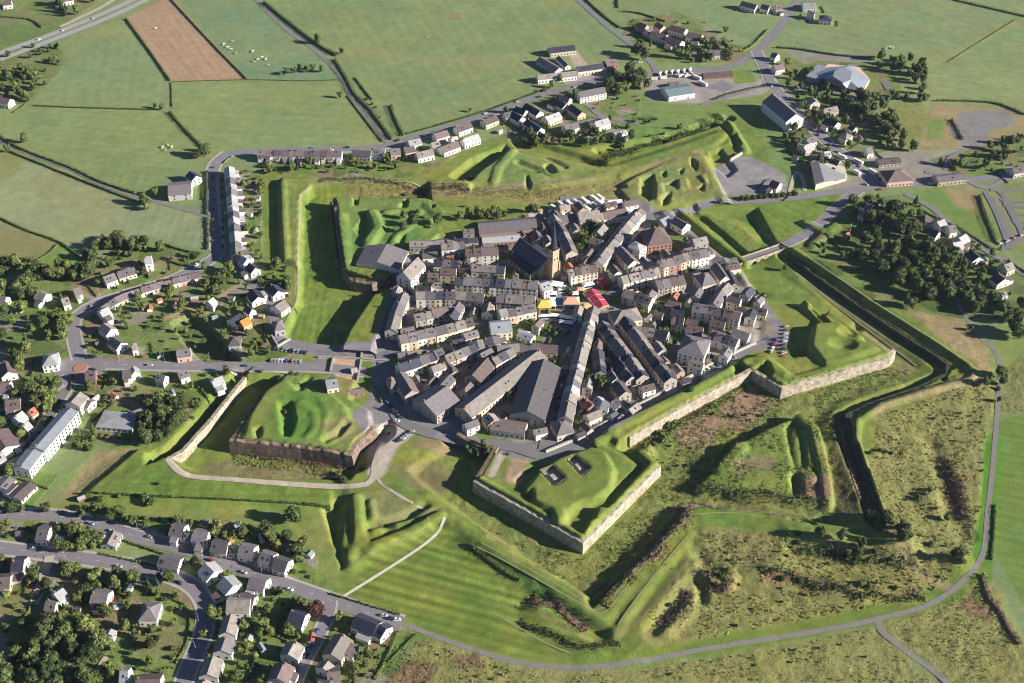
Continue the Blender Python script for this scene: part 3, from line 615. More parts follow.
def dashes(pts, off=0., L=2.5, gap=8., wd=.09, z=.22, zp=0):
    P = catmull(WP(pts, zp), 1.0); Nn = offs(P); s = 0; mb = MB(); i = 0
    while i < len(P)-1:
        k = i; d = 0
        while k < len(P)-1 and d < L: d += math.dist(P[k], P[k+1]); k += 1
        (x0, y0), (x1, y1) = P[i], P[k]; (u0, w0), (u1, w1) = Nn[i], Nn[k]
        zz = max(hz(x0, y0), hz(x1, y1))+z
        mb.add([(x0+u0*(off-wd), y0+w0*(off-wd), zz), (x1+u1*(off-wd), y1+w1*(off-wd), zz), (x1+u1*(off+wd), y1+w1*(off+wd), zz), (x0+u0*(off+wd), y0+w0*(off+wd), zz)], [(0, 1, 2, 3)])
        d = 0
        while k < len(P)-1 and d < gap: d += math.dist(P[k], P[k+1]); k += 1
        i = k
        if gap == 0 and k >= len(P)-1: break
    tag(mb.build('road_marking', PAINTW), kind='structure')
def road(pts, wd, mat=None, walk=1.6, mark=True, name='road', sides=(1, 1)):
    o = strip(name, pts, wd, mat or ASPH)
    if walk:
        if sides[0]: strip('pavement', pts, 0, KERB, z=.14, a=wd/2, b=wd/2+walk, skirt=.14)
        if sides[1]: strip('pavement', pts, 0, KERB, z=.14, a=-wd/2-walk, b=-wd/2, skirt=.14)
    if mark: dashes(pts)
N_ROAD = [(216,163),(228,154),(262,151),(310,149.5),(372,148),(405,140),(440,130),(478,118),(515,104),(560,90),(600,81),(640,75),(690,71),(730,66),(756,52),(772,36),(786,18),(802,-8)]
road(N_ROAD, 8.5, walk=0)
strip('pavement', N_ROAD[:9], 0, KERB, z=.14, a=-6.2, b=-4.25, skirt=.14)
T_ROAD = [(228,153),(216,163),(211,180),(212,205),(215,235),(219,252)]
road(T_ROAD, 9, walk=2.0, mark=False)
W_ROAD = [(219,250),(214,258),(195,268),(170,280),(135,291),(100,302),(80,313),(73,325),(75,342),(80,360)]
road(W_ROAD, 8.5, walk=1.5)
road([(222,254),(240,270),(262,292),(272,312),(277,335),(300,344),(345,350),(380,352)], 6.5, mat=ASPH, walk=0, mark=False)
E_ROAD = [(86,368),(100,364),(135,365),(200,366),(256,366.5),(300,366.5),(330,368),(366,372)]
road(E_ROAD, 9, walk=1.6, sides=(0, 1))
road([(78,372),(60,383),(35,393),(-10,408)], 8.5, walk=1.6)
road([(72,382),(62,395),(48,418),(28,448),(-12,482)], 7, walk=1.3, mark=False, mat=ASPHD)
S_ROAD = [(-20,515),(40,515),(90,521),(130,535),(200,554),(256,574),(330,600),(372,614),(402,623)]
road(S_ROAD, 8.2, walk=1.5, sides=(1, 0))
road([(-20,546),(0,548),(50,554),(100,561),(150,570),(187,583),(203,600),(206,618),(201,640),(188,670),(180,695)], 8.2, walk=1.6)
road([(330,601),(328,615),(318,636),(300,670),(292,695)], 6.5, walk=1.2, mark=False)
TRK = [(402,623),(440,638),(480,652),(520,663),(570,668),(620,665),(700,650),(768,639),(830,629),(877,619),(930,604),(966,578),(983,553),(988,510),(993,465),(998,402),(1000,370),(994,350),(980,338),(968,320),(958,304),(952,290)]
strip('track', TRK, 3.1, TRACK); strip('track', [(877,619),(881,631),(905,650),(935,672),(960,695)], 3.6, TRACK)
strip('footpath', [(341,598),(370,580),(400,561),(425,544),(440,530),(445,521)], 1.8, PALEP)
strip('footpath', [(376,474),(381,484),(400,498),(425,510),(444,515)], 1.8, GRV)
WORN = wear('worn grass path', (.235,.24,.115), .25, .3, .95, 1.5, .02)
for p_, z_, w_ in (([(476,545),(500,558),(535,578),(570,598),(597,612),(604,612),(620,594),(640,569),(666,540),(692,514)],2,.9), ([(481,543),(505,555),(540,575),(575,595),(599,608),(636,567),(662,538),(688,512)],2.2,.7), ([(493,612),(540,640),(572,655)],0,1.2), ([(345,565),(370,555),(395,545),(425,530),(428,520)],1,.9),
    ([(692,514),(730,512),(765,516)],2,.8), ([(688,535),(660,568),(632,604),(618,625)],1.5,.8), ([(285,181),(360,181),(466,184)],4,.9), ([(300,199),(298,262),(296,300),(278,336)],0,1.3), ([(845,425),(850,415),(880,403),(925,389),(972,377)],3.2,.8),([(806,256),(850,286),(873,302),(930,338),(966,362)],3.2,.8), ([(795,275),(830,305),(880,342),(916,368)],-6,1.0), ([(240,440),(300,447),(350,452)],5,.6), ([(560,180),(590,178),(620,170)],2,1.6)): strip('footpath', p_, w_, WORN, zp=z_, step=2.5)
strip('path', [(240,378),(222,400),(200,425),(184,442),(170,456),(172,466),(190,478),(240,482),(300,485),(355,487),(372,480),(375,465),(378,455),(384,440)], 4.2, GRV)
strip('road', [(150,-8),(100,15),(50,35),(0,53),(-30,63)], 7.5, wear('concrete motorway', (.33,.31,.33), .08, .2, .8, 1, .02))
strip('road', [(163,-8),(110,17),(60,37),(0,60),(-30,72)], 7.5, MATS['concrete motorway'])
strip('track', [(120,-4),(100,8),(75,20),(60,27)], 5, GRV)
strip('lane', [(-10,136),(20,150),(72,170),(100,184),(135,196),(175,207),(210,217)], 4.2, TRACK)
strip('lane', [(254,-4),(268,12),(290,32),(320,54),(342,78),(352,98),(368,118),(388,143)], 5, TRACK)
strip('lane', [(568,-8),(580,2),(608,27),(630,44),(650,62),(656,72)], 5.5, ASPH)
strip('lane', [(562,92),(575,84),(600,80)], 5, ASPH); strip('lane', [(575,97),(590,107),(602,116),(640,124)], 5, ASPH)
strip('lane', [(555,128),(580,124),(602,117)], 4.5, ASPH)
NE_R = [(756,50),(764,66),(772,84),(790,104),(808,124),(832,146),(852,162),(868,178),(880,187)]
road(NE_R, 9, walk=2)
road([(560,199),(600,202),(640,217),(655,218),(690,210),(722,203),(770,200),(800,197),(850,190),(880,187),(905,184),(960,181),(1040,172)], 8, walk=0)
road([(860,190),(838,206),(820,224),(800,238),(784,247)], 7.5, walk=1.2)
strip('lane', [(700,105),(740,93),(768,84)], 5, ASPH); strip('lane', [(790,192),(793,180),(797,172),(803,180),(805,191)], 3.5, GRV)
strip('lane', [(905,194),(930,207),(955,228),(985,250),(1030,278)], 5, ASPH)
strip('lane', [(925,172),(960,178),(985,188),(1010,178),(1040,175)], 4, ASPH)
for p in ([(985,192),(997,215),(1010,250)],[(997,190),(1010,205),(1022,235)],[(990,190),(1010,190),(1040,188)],[(1000,200),(1040,203)],[(1003,205.5),(1040,209)],[(1008,213),(1040,216)],[(1012,222),(1040,224)],[(991,197),(1003,222),(1012,246)],[(1004,200),(1016,222),(1024,236)],[(1000,250),(1018,240),(1040,210)]): strip('lane', p, 4, ASPHD)
strip('lane', [(945,170),(950,158),(965,150)], 4, ASPH)
strip('lane', [(775,84),(800,90),(815,86)], 6, ASPHD); strip('lane', [(890,90),(885,82)], 8, ASPHD)
strip('lane', [(50,556),(45,573),(34,605)], 5.5, GRV); strip('lane', [(112,590),(130,588),(140,584),(143,574)], 3.5, ASPHD)
strip('lane', [(108,655),(95,675),(90,690)], 3, GRV)
# town streets
strip('town_street', [(380,350),(388,380),(392,400),(400,420),(425,432),(470,441),(512,447),(545,455),(580,440),(612,421),(662,395),(712,366),(755,347),(775,340)], 8, ASPHD)
strip('town_street', [(546,452),(557,400),(570,350),(578,325),(572,312)], 10, ASPHD); strip('town_street', [(600,302),(625,288),(660,276),(700,266),(738,262)], 8, ASPHD)
strip('town_street', [(590,290),(612,258),(632,232),(650,216)], 8, ASPHD); strip('town_street', [(600,312),(620,335),(645,362),(664,394)], 7, ASPHD)
strip('town_street', [(385,355),(420,343),(470,328),(510,320),(545,312),(575,306)], 7, ASPHD); strip('town_street', [(455,425),(500,385),(545,350),(566,322)], 7, ASPHD)
strip('town_street', [(388,350),(392,310),(400,280),(412,262),(440,250)], 7, ASPHD); strip('town_street', [(410,300),(450,300),(500,298),(545,300)], 6, ASPHD)
strip('town_street', [(440,256),(500,262),(548,285)], 6, ASPHD)
# roundabout by the lower-left road
x, y = W(80, 369); mb = MB(); mb.cone(x, y, .05, .16, 17, 17, 32); tag(mb.build('road', ASPH), kind='structure')
isl = MB(); isl.cone(x, y+1, .16, .45, 5.2, 4.8, 24); o = isl.build('traffic_island', wear('island brick paving', (.36,.19,.13), .2, 1, .9, 3)); tag(o, 'round brick paved island in the middle of the left roundabout', 'traffic island')
# ------------------------------------------------------------------ masonry walls of the fortress
def wall(px, zt, zb, label, mat=RAMPART, th=2.6, zp=None, name='rampart_wall', cat='rampart wall', side=1, cope=True, jag=.0):
    """px is the outer top edge; thickness goes to the left (side=1) or right of the walking direction"""
    P = WP(px, zt if zp is None else zp); R_ = []
    for i in range(len(P)-1):
        n = max(1, int(math.dist(P[i], P[i+1])/2.5)); R_ += [(P[i][0]+(P[i+1][0]-P[i][0])*k/n, P[i][1]+(P[i+1][1]-P[i][1])*k/n) for k in range(n)]
    R_.append(P[-1]); P = R_
    nr = []
    for i in range(len(P)):
        a = P[max(i-1, 0)]; b = P[min(i+1, len(P)-1)]; c = P[i]
        d1 = np.array(c)-a; d2 = np.array(b)-c
        if not d1.any(): d1 = d2
        if not d2.any(): d2 = d1
        d1 = d1/np.linalg.norm(d1); d2 = d2/np.linalg.norm(d2); n1 = np.array((-d1[1], d1[0])); n2 = np.array((-d2[1], d2[0]))
        mm = n1+n2; mm = mm/np.linalg.norm(mm); nr.append(tuple(mm/max(.45, mm@n1)*side))
    v = []; f = []; rr = random.Random(len(px)*7+int(px[0][0]))
    for (x, y), (a, b) in zip(P, nr):
        j = rr.uniform(-max(jag, .7), 0) if name == 'rampart_wall' else 0; bat = .8
        v += [(x-a*bat, y-b*bat, zb), (x, y, zt+j), (x+a*th, y+b*th, zt+j*.5), (x+a*th, y+b*th, zb)]
    for i in range(len(P)-1):
        for k in range(4): f.append((i*4+k, i*4+(k+1) % 4, (i+1)*4+(k+1) % 4, (i+1)*4+k))
    n = len(P)-1; f += [(3, 2, 1, 0), (n*4, n*4+1, n*4+2, n*4+3)]
    if side == 1: f = [q[::-1] for q in f]
    o = link(name, mesh(name, v, f, mat)); tag(o, label, cat)
    if cope and name != 'rampart_wall':
        c = MB()
        for i in range(len(P)-1):
            (x, y), (a, b) = P[i], nr[i]; (x2, y2), (a2, b2) = P[i+1], nr[i+1]
            z1, z2 = v[i*4+1][2]+.02, v[(i+1)*4+1][2]+.02
            q = []
            for (X_, Y_, A_, B_, Z_) in ((x, y, a, b, z1), (x2, y2, a2, b2, z2)):
                q += [(X_-A_*.3, Y_-B_*.3, Z_), (X_-A_*.3, Y_-B_*.3, Z_+.4), (X_+A_*.8, Y_+B_*.8, Z_+.4), (X_+A_*.8, Y_+B_*.8, Z_)]
            c.add(q, [(0,1,5,4),(1,2,6,5),(2,3,7,6),(3,0,4,7)]+([(0,3,2,1)] if i == 0 else [])+([(4,5,6,7)] if i == len(P)-2 else []))
        c.build('coping', KERB, o)
    return o
for a_, k_ in WALLS: wall(*a_, **k_)
for p_, l_ in (([(318,357),(345,358),(388,361)],'long pale kerb wall across the western gate court'), ([(362,347),(360,366),(355,390)],'cross wall on the right of the sandy gate court'), ([(333,357),(330,371)],'short wall on the left of the sandy gate court')): wall(p_, 1.0, -.2, l_, KERB, th=.5, zp=.8, name='garden_wall', cat='wall')
# courts sunk into the lower bastion
for pts, lab in (([(540,470),(553,465),(566,478),(554,486)], 'left sunken stone court on top of the lower bastion'), ([(567,459),(575,455),(592,468),(581,475)], 'right sunken stone court on top of the lower bastion')):
    P = WP(pts, 6.5); cx = sum(p[0] for p in P)/4; cy = sum(p[1] for p in P)/4
    r = thing('sunken_court', (cx, cy, 0), 0, lab, 'courtyard'); wl = MB(); n = 4
    out = [(x-cx+(x-cx)*.05, y-cy+(y-cy)*.05) for x, y in P]; inn = [(x-cx, y-cy) for x, y in P]
    for i in range(4):
        a, b, c, d = inn[i], inn[(i+1) % 4], out[(i+1) % 4], out[i]
        wl.add([(*a, .8), (*b, .8), (*c, .8), (*d, .8), (*a, 6.9), (*b, 6.9), (*c, 6.9), (*d, 6.9)], [(0,1,2,3),(7,6,5,4),(4,5,1,0),(5,6,2,1),(6,7,3,2),(7,4,0,3)])
    wl.build('wall', RUBBLE, r); fl = MB(); fl.prism(inn, 3.4, 3.9); fl.build('floor_slab', ROOF['zinc'], r)
    sk_ = MB(); u = np.array(inn[1])-np.array(inn[0]); vv = np.array(inn[3])-np.array(inn[0]); c0_ = np.array(inn[0])+u*.35+vv*.35
    q = [c0_, c0_+u*.3, c0_+u*.3+vv*.3, c0_+vv*.3]; sk_.prism([tuple(p) for p in q], 3.9, 5.6); sk_.build('stair_block', KERB, r)
# ------------------------------------------------------------------ bridge to the town gate
a = np.array(W(733, 264, 0)); b = np.array(W(786, 246, 0)); L = float(np.linalg.norm(b-a)); ang = math.atan2(*(b-a)[::-1])
br = thing('stone_bridge', (*a, 0), ang, 'stone arch bridge crossing the grassy right ditch to the town', 'bridge')
dk = MB(); dk.box(0, L, -3.4, 3.4, -.5, .12); dk.build('deck', ASPH, br)
for s in (-1, 1): mb = MB(); mb.box(0, L, s*3.4-.3, s*3.4+.3, -.4, 1.3); mb.build('parapet', RAMPART, br)
na = 7
for s in (-1, 1):
    sp = MB(); Y0, Y1 = s*3.1-.35, s*3.1+.35; wdt = L/na
    for k in range(na):
        x0 = k*wdt; pr = []
        pts2 = [(x0, -7.5), (x0+wdt*.18, -7.5)]+[(x0+wdt*.5-wdt*.32*math.cos(math.pi*i/8), -3.4+wdt*.32*math.sin(math.pi*i/8)*.9) for i in range(9)]+[(x0+wdt*.82, -7.5), (x0+wdt, -7.5), (x0+wdt, -.45), (x0, -.45)]
        n = len(pts2)
        # web of quads between the arch curve and the top line
        xs = [p[0] for p in pts2[1:12]]; zs = [p[1] for p in pts2[1:12]]
        for i in range(-1, 11):
            if i == -1: xa, za, xb, zb = x0, -7.5, x0+wdt*.18, -7.5
            elif i == 10: xa, za, xb, zb = x0+wdt*.82, -7.5, x0+wdt, -7.5
            else: xa, za, xb, zb = xs[i], zs[i], xs[i+1], zs[i+1]
            if abs(xa-xb) < 1e-6: continue
            sp.add([(xa, Y0, za), (xb, Y0, zb), (xb, Y1, zb), (xa, Y1, za), (xa, Y0, -.5), (xb, Y0, -.5), (xb, Y1, -.5), (xa, Y1, -.5)], [(3,2,1,0),(4,5,6,7),(0,1,5,4),(2,3,7,6)])
    sp.build('arcade', RAMPART, br)
for k in range(na+1):
    mb = MB(); xk = k*L/na; mb.box(max(xk-.9, .05), min(xk+.9, L-.05), -2.7, 2.7, -7.5, -.55); mb.build('pier', RAMPART, br)
# ------------------------------------------------------------------ houses
def win_mesh(name, w_, h_):
    mb = MB(); mb.box(-w_/2, w_/2, -.06, .06, 0, h_); return mb.mesh(name, GLASS)
WIN = win_mesh('window', 1.05, 1.5); WINW = win_mesh('window', 1.8, 1.4)
mbd = MB(); mbd.box(-.55, .55, -.07, .07, 0, 2.1); DOOR = mbd.mesh('door', DOORM)
mbd = MB(); mbd.box(-.62, .62, -.02, .10, -.12, 0); SILL = mbd.mesh('sill', KERB)
mbc = MB(); mbc.box(-.42, .42, -.3, .3, 0, 2.3); mbc.box(-.48, .48, -.36, .36, 2.2, 2.45); CHIM = mbc.mesh('chimney', BRICK)
mbs = MB(); mbs.box(-.5, .5, -.7, .7, 0, .12); SKYL = mbs.mesh('skylight', GLASS)
FOOT = []      # footprints already taken: cx, cy, half length, half depth, angle
def house(cx, cy, ang, L, D, wh, rh, wallc, roofc, label, cat='house', group=None, name='house', hip=False, wins=True, chim=1, front=True, z=None, dens=1.0, ground=None, rear=0):
    z = hz(cx, cy) if z is None else z
    r = thing(name, (cx, cy, z), ang, label, cat, group); FOOT.append((cx, cy, L/2, D/2, ang))
    a, b = L/2, D/2; rr = random.Random(int(cx*13+cy*7))
    if hip:
        w_ = MB().box(-a, a, -b, b, -.6, wh)
    else:
        w_ = MB().add([(-a,-b,-.6),(a,-b,-.6),(a,b,-.6),(-a,b,-.6),(-a,-b,wh),(a,-b,wh),(a,b,wh),(-a,b,wh),(-a,0,wh+rh),(a,0,wh+rh)],
            [(3,2,1,0),(0,1,5,4),(2,3,7,6),(1,2,6,9,5),(3,0,4,8,7),(4,5,9,8),(7,8,9,6)])
    w_.build('wall', WALL[wallc], r)
    o = .28; t = .22; lo_ = wh-.25*rh/b
    if hip:
        k = min(b, a*.95); A, B = a+o, b+o
        rf = MB().add([(-A,-B,wh),(A,-B,wh),(A,B,wh),(-A,B,wh),(-A,-B,wh+t),(A,-B,wh+t),(A,B,wh+t),(-A,B,wh+t),(-a+k,0,wh+rh+t),(a-k,0,wh+rh+t)],
            [(3,2,1,0),(0,1,5,4),(1,2,6,5),(2,3,7,6),(3,0,4,7),(4,5,9,8),(6,7,8,9),(5,6,9),(7,4,8)])
    else:
        A = a+.18; e = wh-o*rh/b; B = b+o
        rf = MB().add([(-A,-B,e),(A,-B,e),(A,0,wh+rh),(-A,0,wh+rh),(-A,B,e),(A,B,e),
                       (-A,-B,e+t),(A,-B,e+t),(A,0,wh+rh+t),(-A,0,wh+rh+t),(-A,B,e+t),(A,B,e+t)],
            [(0,3,2,1),(3,4,5,2),(6,7,8,9),(9,8,11,10),(0,1,7,6),(5,4,10,11),(1,2,8,7),(2,5,11,8),(3,0,6,9),(4,3,9,10)])
    roof = rf.build('roof', ROOF[roofc], r)
    for k in range(chim if chim != 1 or rr.random() < .65 else 0):
        xx = (-a+.9 if k == 0 else a-.9) if not hip else rr.uniform(-.3, .3)*a
        c = link('chimney', CHIM, roof, (xx, rr.choice((-.8, .8)) if not hip else 0, wh+rh-1.3))
    if not hip and rr.random() < .5:
        for k in range(rr.randint(1, 2)):
            yy = -b*.5; c = link('skylight', SKYL, roof, (rr.uniform(-.6, .6)*a, yy, wh+rh*.5+t)); c.rotation_euler = (math.atan2(rh, b), 0, 0)
    if rear:
        rw = rr.uniform(.45, .7)*L; x0 = rr.uniform(-a, a-rw); dd = rr.uniform(2.5, 5.5); hh = rr.uniform(2.6, 4.2); y0, y1 = sorted((rear*(b+.03), rear*(b+dd)))
        ex = MB().box(x0, x0+rw, y0, y1, -.4, hh).build('rear_wing', WALL['white'], r); ya, yb = (y0, y1) if rear > 0 else (y1, y0)
        MB().add([(x0-.1, ya, hh+.9), (x0+rw+.1, ya, hh+.9), (x0+rw+.1, yb+rear*.2, hh+.02), (x0-.1, yb+rear*.2, hh+.02), (x0-.1, ya, hh+1.05), (x0+rw+.1, ya, hh+1.05), (x0+rw+.1, yb+rear*.2, hh+.15), (x0-.1, yb+rear*.2, hh+.15)], [(0,1,2,3),(4,5,6,7),(0,1,5,4),(1,2,6,5),(2,3,7,6),(3,0,4,7)]).build('rear_roof', ROOF[rr.choice(['pale','brown','slate'])], ex)
    if wins:
        fl = max(1, int(wh//2.7)); nn = max(1, int(L/3.1*dens)); dr = rr.randrange(nn)
        # show the two sides that face the camera most: local -y side if it points towards the viewer, else +y; both kept cheap
        sides = [(-1, 'long'), (1, 'long')]
        vx = -cx; vy = -cy
        for s, _ in sides:
            nx_, ny_ = -math.sin(ang)*s, math.cos(ang)*s
            if nx_*vx+ny_*vy < 0: continue
            for f_ in range(fl):
                for i in range(nn):
                    x_ = -a+L*(i+.5)/nn
                    if f_ == 0 and i == dr: link('door', DOOR, r, (x_, s*(b+.04), 0)); continue
                    wo = link('window', WIN, r, (x_, s*(b+.02), .9+f_*2.75))
        for s in (-1, 1):
            nx_, ny_ = math.cos(ang)*s, math.sin(ang)*s
            if nx_*vx+ny_*vy < 0 or not front: continue
            for f_ in range(fl):
                for q in ((-.22, .22) if D > 7 else (0,)): link('window', WIN, r, (s*(a+.02), q*D, .9+f_*2.75), math.pi/2)
    return r
WT = dict(white='white', cream='cream', stone='grey stone', ochre='ochre stone', brick='red brick', pink='pink', grey='grey')
RT = dict(slate='slate', dark='dark slate', grey='weathered grey', brown='brown tiled', red='red tiled', orange='bright orange', pale='pale sheet', blue='blue-grey', green='green-grey')
def hr(x1, y1, x2, y2, D, wallc, roofc, label, wh=5.2, rh=3.0, **kw):
    """one house from the two ends of its ridge as seen"""
    zr = wh+rh; a = W(x1, y1, zr); b = W(x2, y2, zr); cx, cy = (a[0]+b[0])/2, (a[1]+b[1])/2
    return house(cx, cy, math.atan2(b[1]-a[1], b[0]-a[0]), math.dist(a, b), D, wh, rh, wallc, roofc, label, **kw)
def row(desc, pts, n, D, walls, roofs, wh=5.6, rh=3.2, end='left', cat='town house', name='town_house', jit=.4, gap=0, **kw):
    P = WP(pts, wh+rh); seg = [math.dist(P[i], P[i+1]) for i in range(len(P)-1)]; T = sum(seg); rr = random.Random(int(pts[0][0]*3+pts[0][1]))
    cuts = [0]; ws = [rr.uniform(.75, 1.3) for _ in range(n)]; s = sum(ws)
    for q in ws: cuts.append(cuts[-1]+q/s*T)
    def at(s_):
        for i, L in enumerate(seg):
            if s_ <= L or i == len(seg)-1:
                k = s_/L; return (P[i][0]+(P[i+1][0]-P[i][0])*k, P[i][1]+(P[i+1][1]-P[i][1])*k)
            s_ -= L
    for i in range(n):
        a, b = at(cuts[i]+gap/2), at(min(cuts[i+1], T)-gap/2-.02); L = math.dist(a, b); wc, rc = rr.choice(walls), rr.choice(roofs)
        h_ = wh+(1.4 if cat == 'town house' else 0)+rr.uniform(-jit, jit); ang = math.atan2(b[1]-a[1], b[0]-a[0]); off = rr.uniform(-.15, .15)
        house((a[0]+b[0])/2-math.sin(ang)*off, (a[1]+b[1])/2+math.cos(ang)*off, ang, L, D+rr.uniform(-.3, .3), h_, rh+rr.uniform(-.25, .25), wc, rc,
              f'{nth(i)} house from the {end} end of {desc}', cat=cat, name=name, group=desc.replace('the ', '', 1), **kw)
def cluster(desc, items, cat='house', name='detached_house', wh=4.6, rh=3.2, **kw):
    for i, it in enumerate(sorted(items, key=lambda q: (q[0]+q[2])/2)):
        x1, y1, x2, y2, D, wc, rc = it[:7]; k2 = dict(kw); k2.update(it[7] if len(it) > 7 else {})
        w2, r2 = k2.pop('wh', wh), k2.pop('rh', rh)
        if D >= 8 and not k2.get('hip') and cat == 'house': k2.setdefault('rear', random.Random(int(x1*7+y1)).choice((0, 0, 1, -1)))
        lb = f'{nth(i)} house from the left {desc}'
        for ex in (f', {RT[rc]} roof', f', {rc} roof'):
            if len((lb+ex).split()) <= 16: lb += ex; break
        hr(x1, y1, x2, y2, D, wc, rc, lb, w2, r2, cat=cat, name=name, group='houses '+desc, **k2)
HIP = dict(hip=True)
STN = ['stone', 'stone', 'cream', 'white', 'ochre', 'grey']; RF = ['slate', 'slate', 'grey', 'brown', 'dark', 'grey', 'slate']
# ---- suburbs
row('the white terrace beside the shaded left avenue', [(229,166),(232,200),(236,254)], 15, 8.5, ['white', 'white', 'cream', 'grey'], ['pale', 'grey', 'slate'], wh=5.4, rh=2.6, end='upper', cat='terraced house', name='terraced_house', rear=1)
row('the terrace below the upper left road', [(257,150),(342,151)], 11, 8.5, ['white', 'white', 'cream'], ['brown', 'slate'], wh=5.2, rh=3, cat='terraced house', name='terraced_house', gap=.4, rear=-1)
cluster('stepping up along the curved upper road', [(352,150,371,151,8,'grey','slate'),(372,149,385,150,9,'white','slate'),(390,149,400,148,9,'ochre','slate'),(408,141,420,138,9,'white','pale'),(434,134,447,130,9,'white','brown'),
  (456,127,470,122,9,'white','brown'),(483,120,496,115,9,'cream','brown'),(504,113,512,111,8,'grey','slate')])
cluster('in the second line behind the curved upper road', [(416,153,432,149,9,'white','grey'),(441,147,457,141,10,'white','brown'),(462,139,478,134,9,'white','pale'),(404,148,414,146,8,'pink','slate'),(431,143,439,141,7,'white','grey'),(450,138,457,136,7,'white','pale')])
cluster('of the blue-roofed upper estate', [(510,110,522,117,9,'white','dark'),(526,103,540,111,9,'white','dark'),(527,119,541,128,9,'white','dark'),(516,106,526,110,8,'grey','dark'),(553,97,566,104,9,'cream','dark'),
  (571,104,582,112,9,'ochre','dark'),(545,117,559,112,10,'pink','pale'),(564,126,577,122,9,'white','slate'),(594,122,608,118,10,'white','pale'),(561,95,570,98,8,'cream','slate'),(587,136,594,138,6,'grey','pale',dict(wh=3,rh=1.5)),(614,133,626,130,6,'white','pale',dict(wh=2.6,rh=.8,chim=0))])
cluster('of the dark semi-detached group beside the upper lane', [(652,31,667,35,11,'white','brown'),(668,36,682,41,11,'white','brown'),(671,25,686,29,11,'white','brown'),(688,32,702,35,11,'white','brown'),(638,22,647,25,9,'ochre','brown'),(658,22,664,26,9,'pink','brown'),(709,50,720,50,9,'white','slate'),(646,30,652,27,7,'pink','brown')])
def long(desc, x1, y1, x2, y2, D, wc, rc, wh, rh, cat='hall', name='hall', **kw): return hr(x1, y1, x2, y2, D, wc, rc, desc, wh, rh, cat=cat, name=name, **kw)
long('long white house with dark roof beside the big upper trees', 578,92,604,87,12,'white','slate',6,3,'house','long_house')
long('farm barn with dark roof at the back of the upper courtyard', 549,48,574,45,11,'cream','dark',4.5,3,'barn','barn')
long('left wing of the upper courtyard farm', 540,57,559,68,10,'grey','slate',4,2.6,'barn','barn')
long('low white front range of the upper courtyard farm', 537,75,576,71,9,'white','grey',4.5,2.8,'barn','barn')
long('dark roofed front range of the upper courtyard farm', 577,67,605,63,9,'cream','dark',4.8,3,'barn','barn')
long('tall farmhouse at the right end of the upper courtyard farm', 605,61,616,59,11,'brick','brown',6.5,3,'farmhouse','farmhouse')
long('small inner shed inside the upper farm courtyard', 559,56,568,65,6,'white','slate',3,1.8,'shed','shed',chim=0)
long('green-grey warehouse behind the parked vehicles at the top', 665,90,691,86,19,'white','green',5,2.2,'warehouse','warehouse',chim=0,dens=.3)
long('low orange fronted garage by the warehouse yard', 669,83,679,82,7,'ochre','brown',3,1.4,'garage','garage',chim=0)
long('long low brick roofed building beside the upper junction', 703,73,732,71,8,'brick','brown',3,2,'building','long_building',chim=0)
long('tall dark roofed apartment block left of the right hand road', 772,94,796,114,18,'white','slate',9,6,'apartment block','apartment_block')
cluster('on both sides of the right hand road', [(774,66,783,64,8,'white','brown'),(806,139,814,136,9,'white','slate'),(803,146,812,143,9,'ochre','pale'),(812,97,816,101,10,'cream','pale'),(823,109,837,106,8,'stone','grey'),(828,117,838,122,9,'white','dark'),
  (843,132,850,135,11,'cream','grey',HIP),(851,124,856,127,6,'white','dark'),(824,152,830,151,9,'white','pale'),(831,158,840,161,9,'white','dark'),(773,52,778,54,8,'white','slate'),(866,148,872,147,9,'white','slate'),(772,180,780,183,10,'cream','dark')])
long('long low stone building beside the right junction yard', 878,160,900,158,9,'stone','brown',3.4,2,'building','long_building',chim=0)
long('long shop building at the far right junction', 936,177,963,174,11,'ochre','slate',4.2,1.8,'shop','shop',chim=0)
house(*W(895,181), 0.15, 22, 18, 5, 5, 'pink', 'brown', 'square hipped building at the right hand crossroads', cat='building', name='corner_building', hip=True, chim=0)
cluster('below the right crossroads among dark trees', [(866,203,873,205,9,'white','slate'),(862,209,868,212,9,'grey','slate'),(872,201,879,204,8,'white','dark'),(846,233,849,232,5,'brick','red',dict(wh=4,rh=2,chim=0,wins=False))])
cluster('along the lane on the right edge', [(921,217,930,215,12,'stone','brown',HIP),(937,222,944,219,10,'white','pale'),(948,226,955,225,10,'white','grey'),(959,238,966,234,10,'white','pale'),(953,243,962,241,8,'pink','pale'),(971,250,979,257,10,'white','dark'),
  (997,273,1005,279,12,'white','brown'),(1004,265,1012,262,9,'cream','grey'),(1001,293,1006,292,6,'white','pale',dict(wh=2.6,rh=1.2)),(932,229,939,232,8,'white','dark'),(1012,168,1022,166,9,'grey','brown')])
# left side
long('big grey sheet roofed barn beside the left avenue', 168,186,191,184,20,'grey','slate',5.5,3,'barn','barn',chim=0,dens=.4)
long('white farmhouse above the grey barn by the left avenue', 190,171,196,176,9,'white','dark',5.5,3,'farmhouse','farmhouse')
cluster('above the curving left road', [(37,291,46,294,9,'white','grey'),(61,299,68,297,9,'white','grey'),(73,289,80,287,9,'cream','grey'),(103,277,114,273,10,'white','slate'),(117,272,134,267,9,'cream','slate',dict(wh=3.5)),(144,257,151,256,10,'white','pale',dict(wh=7)),(-2,296,6,297,8,'grey','slate')])
row('the low row below the curving left road', [(101,307),(118,296),(140,288),(160,282),(200,272)], 11, 8, ['white', 'cream', 'ochre'], ['slate', 'brown', 'slate'], wh=3.4, rh=2.4, cat='cottage', name='cottage')
cluster('at the inner bend of the left road', [(99,311,108,307,10,'white','pale'),(103,323,111,329,9,'white','grey'),(112,337,121,343,9,'white','slate'),(176,350,190,348,9,'pink','slate'),(131,344,136,343,7,'white','grey')])
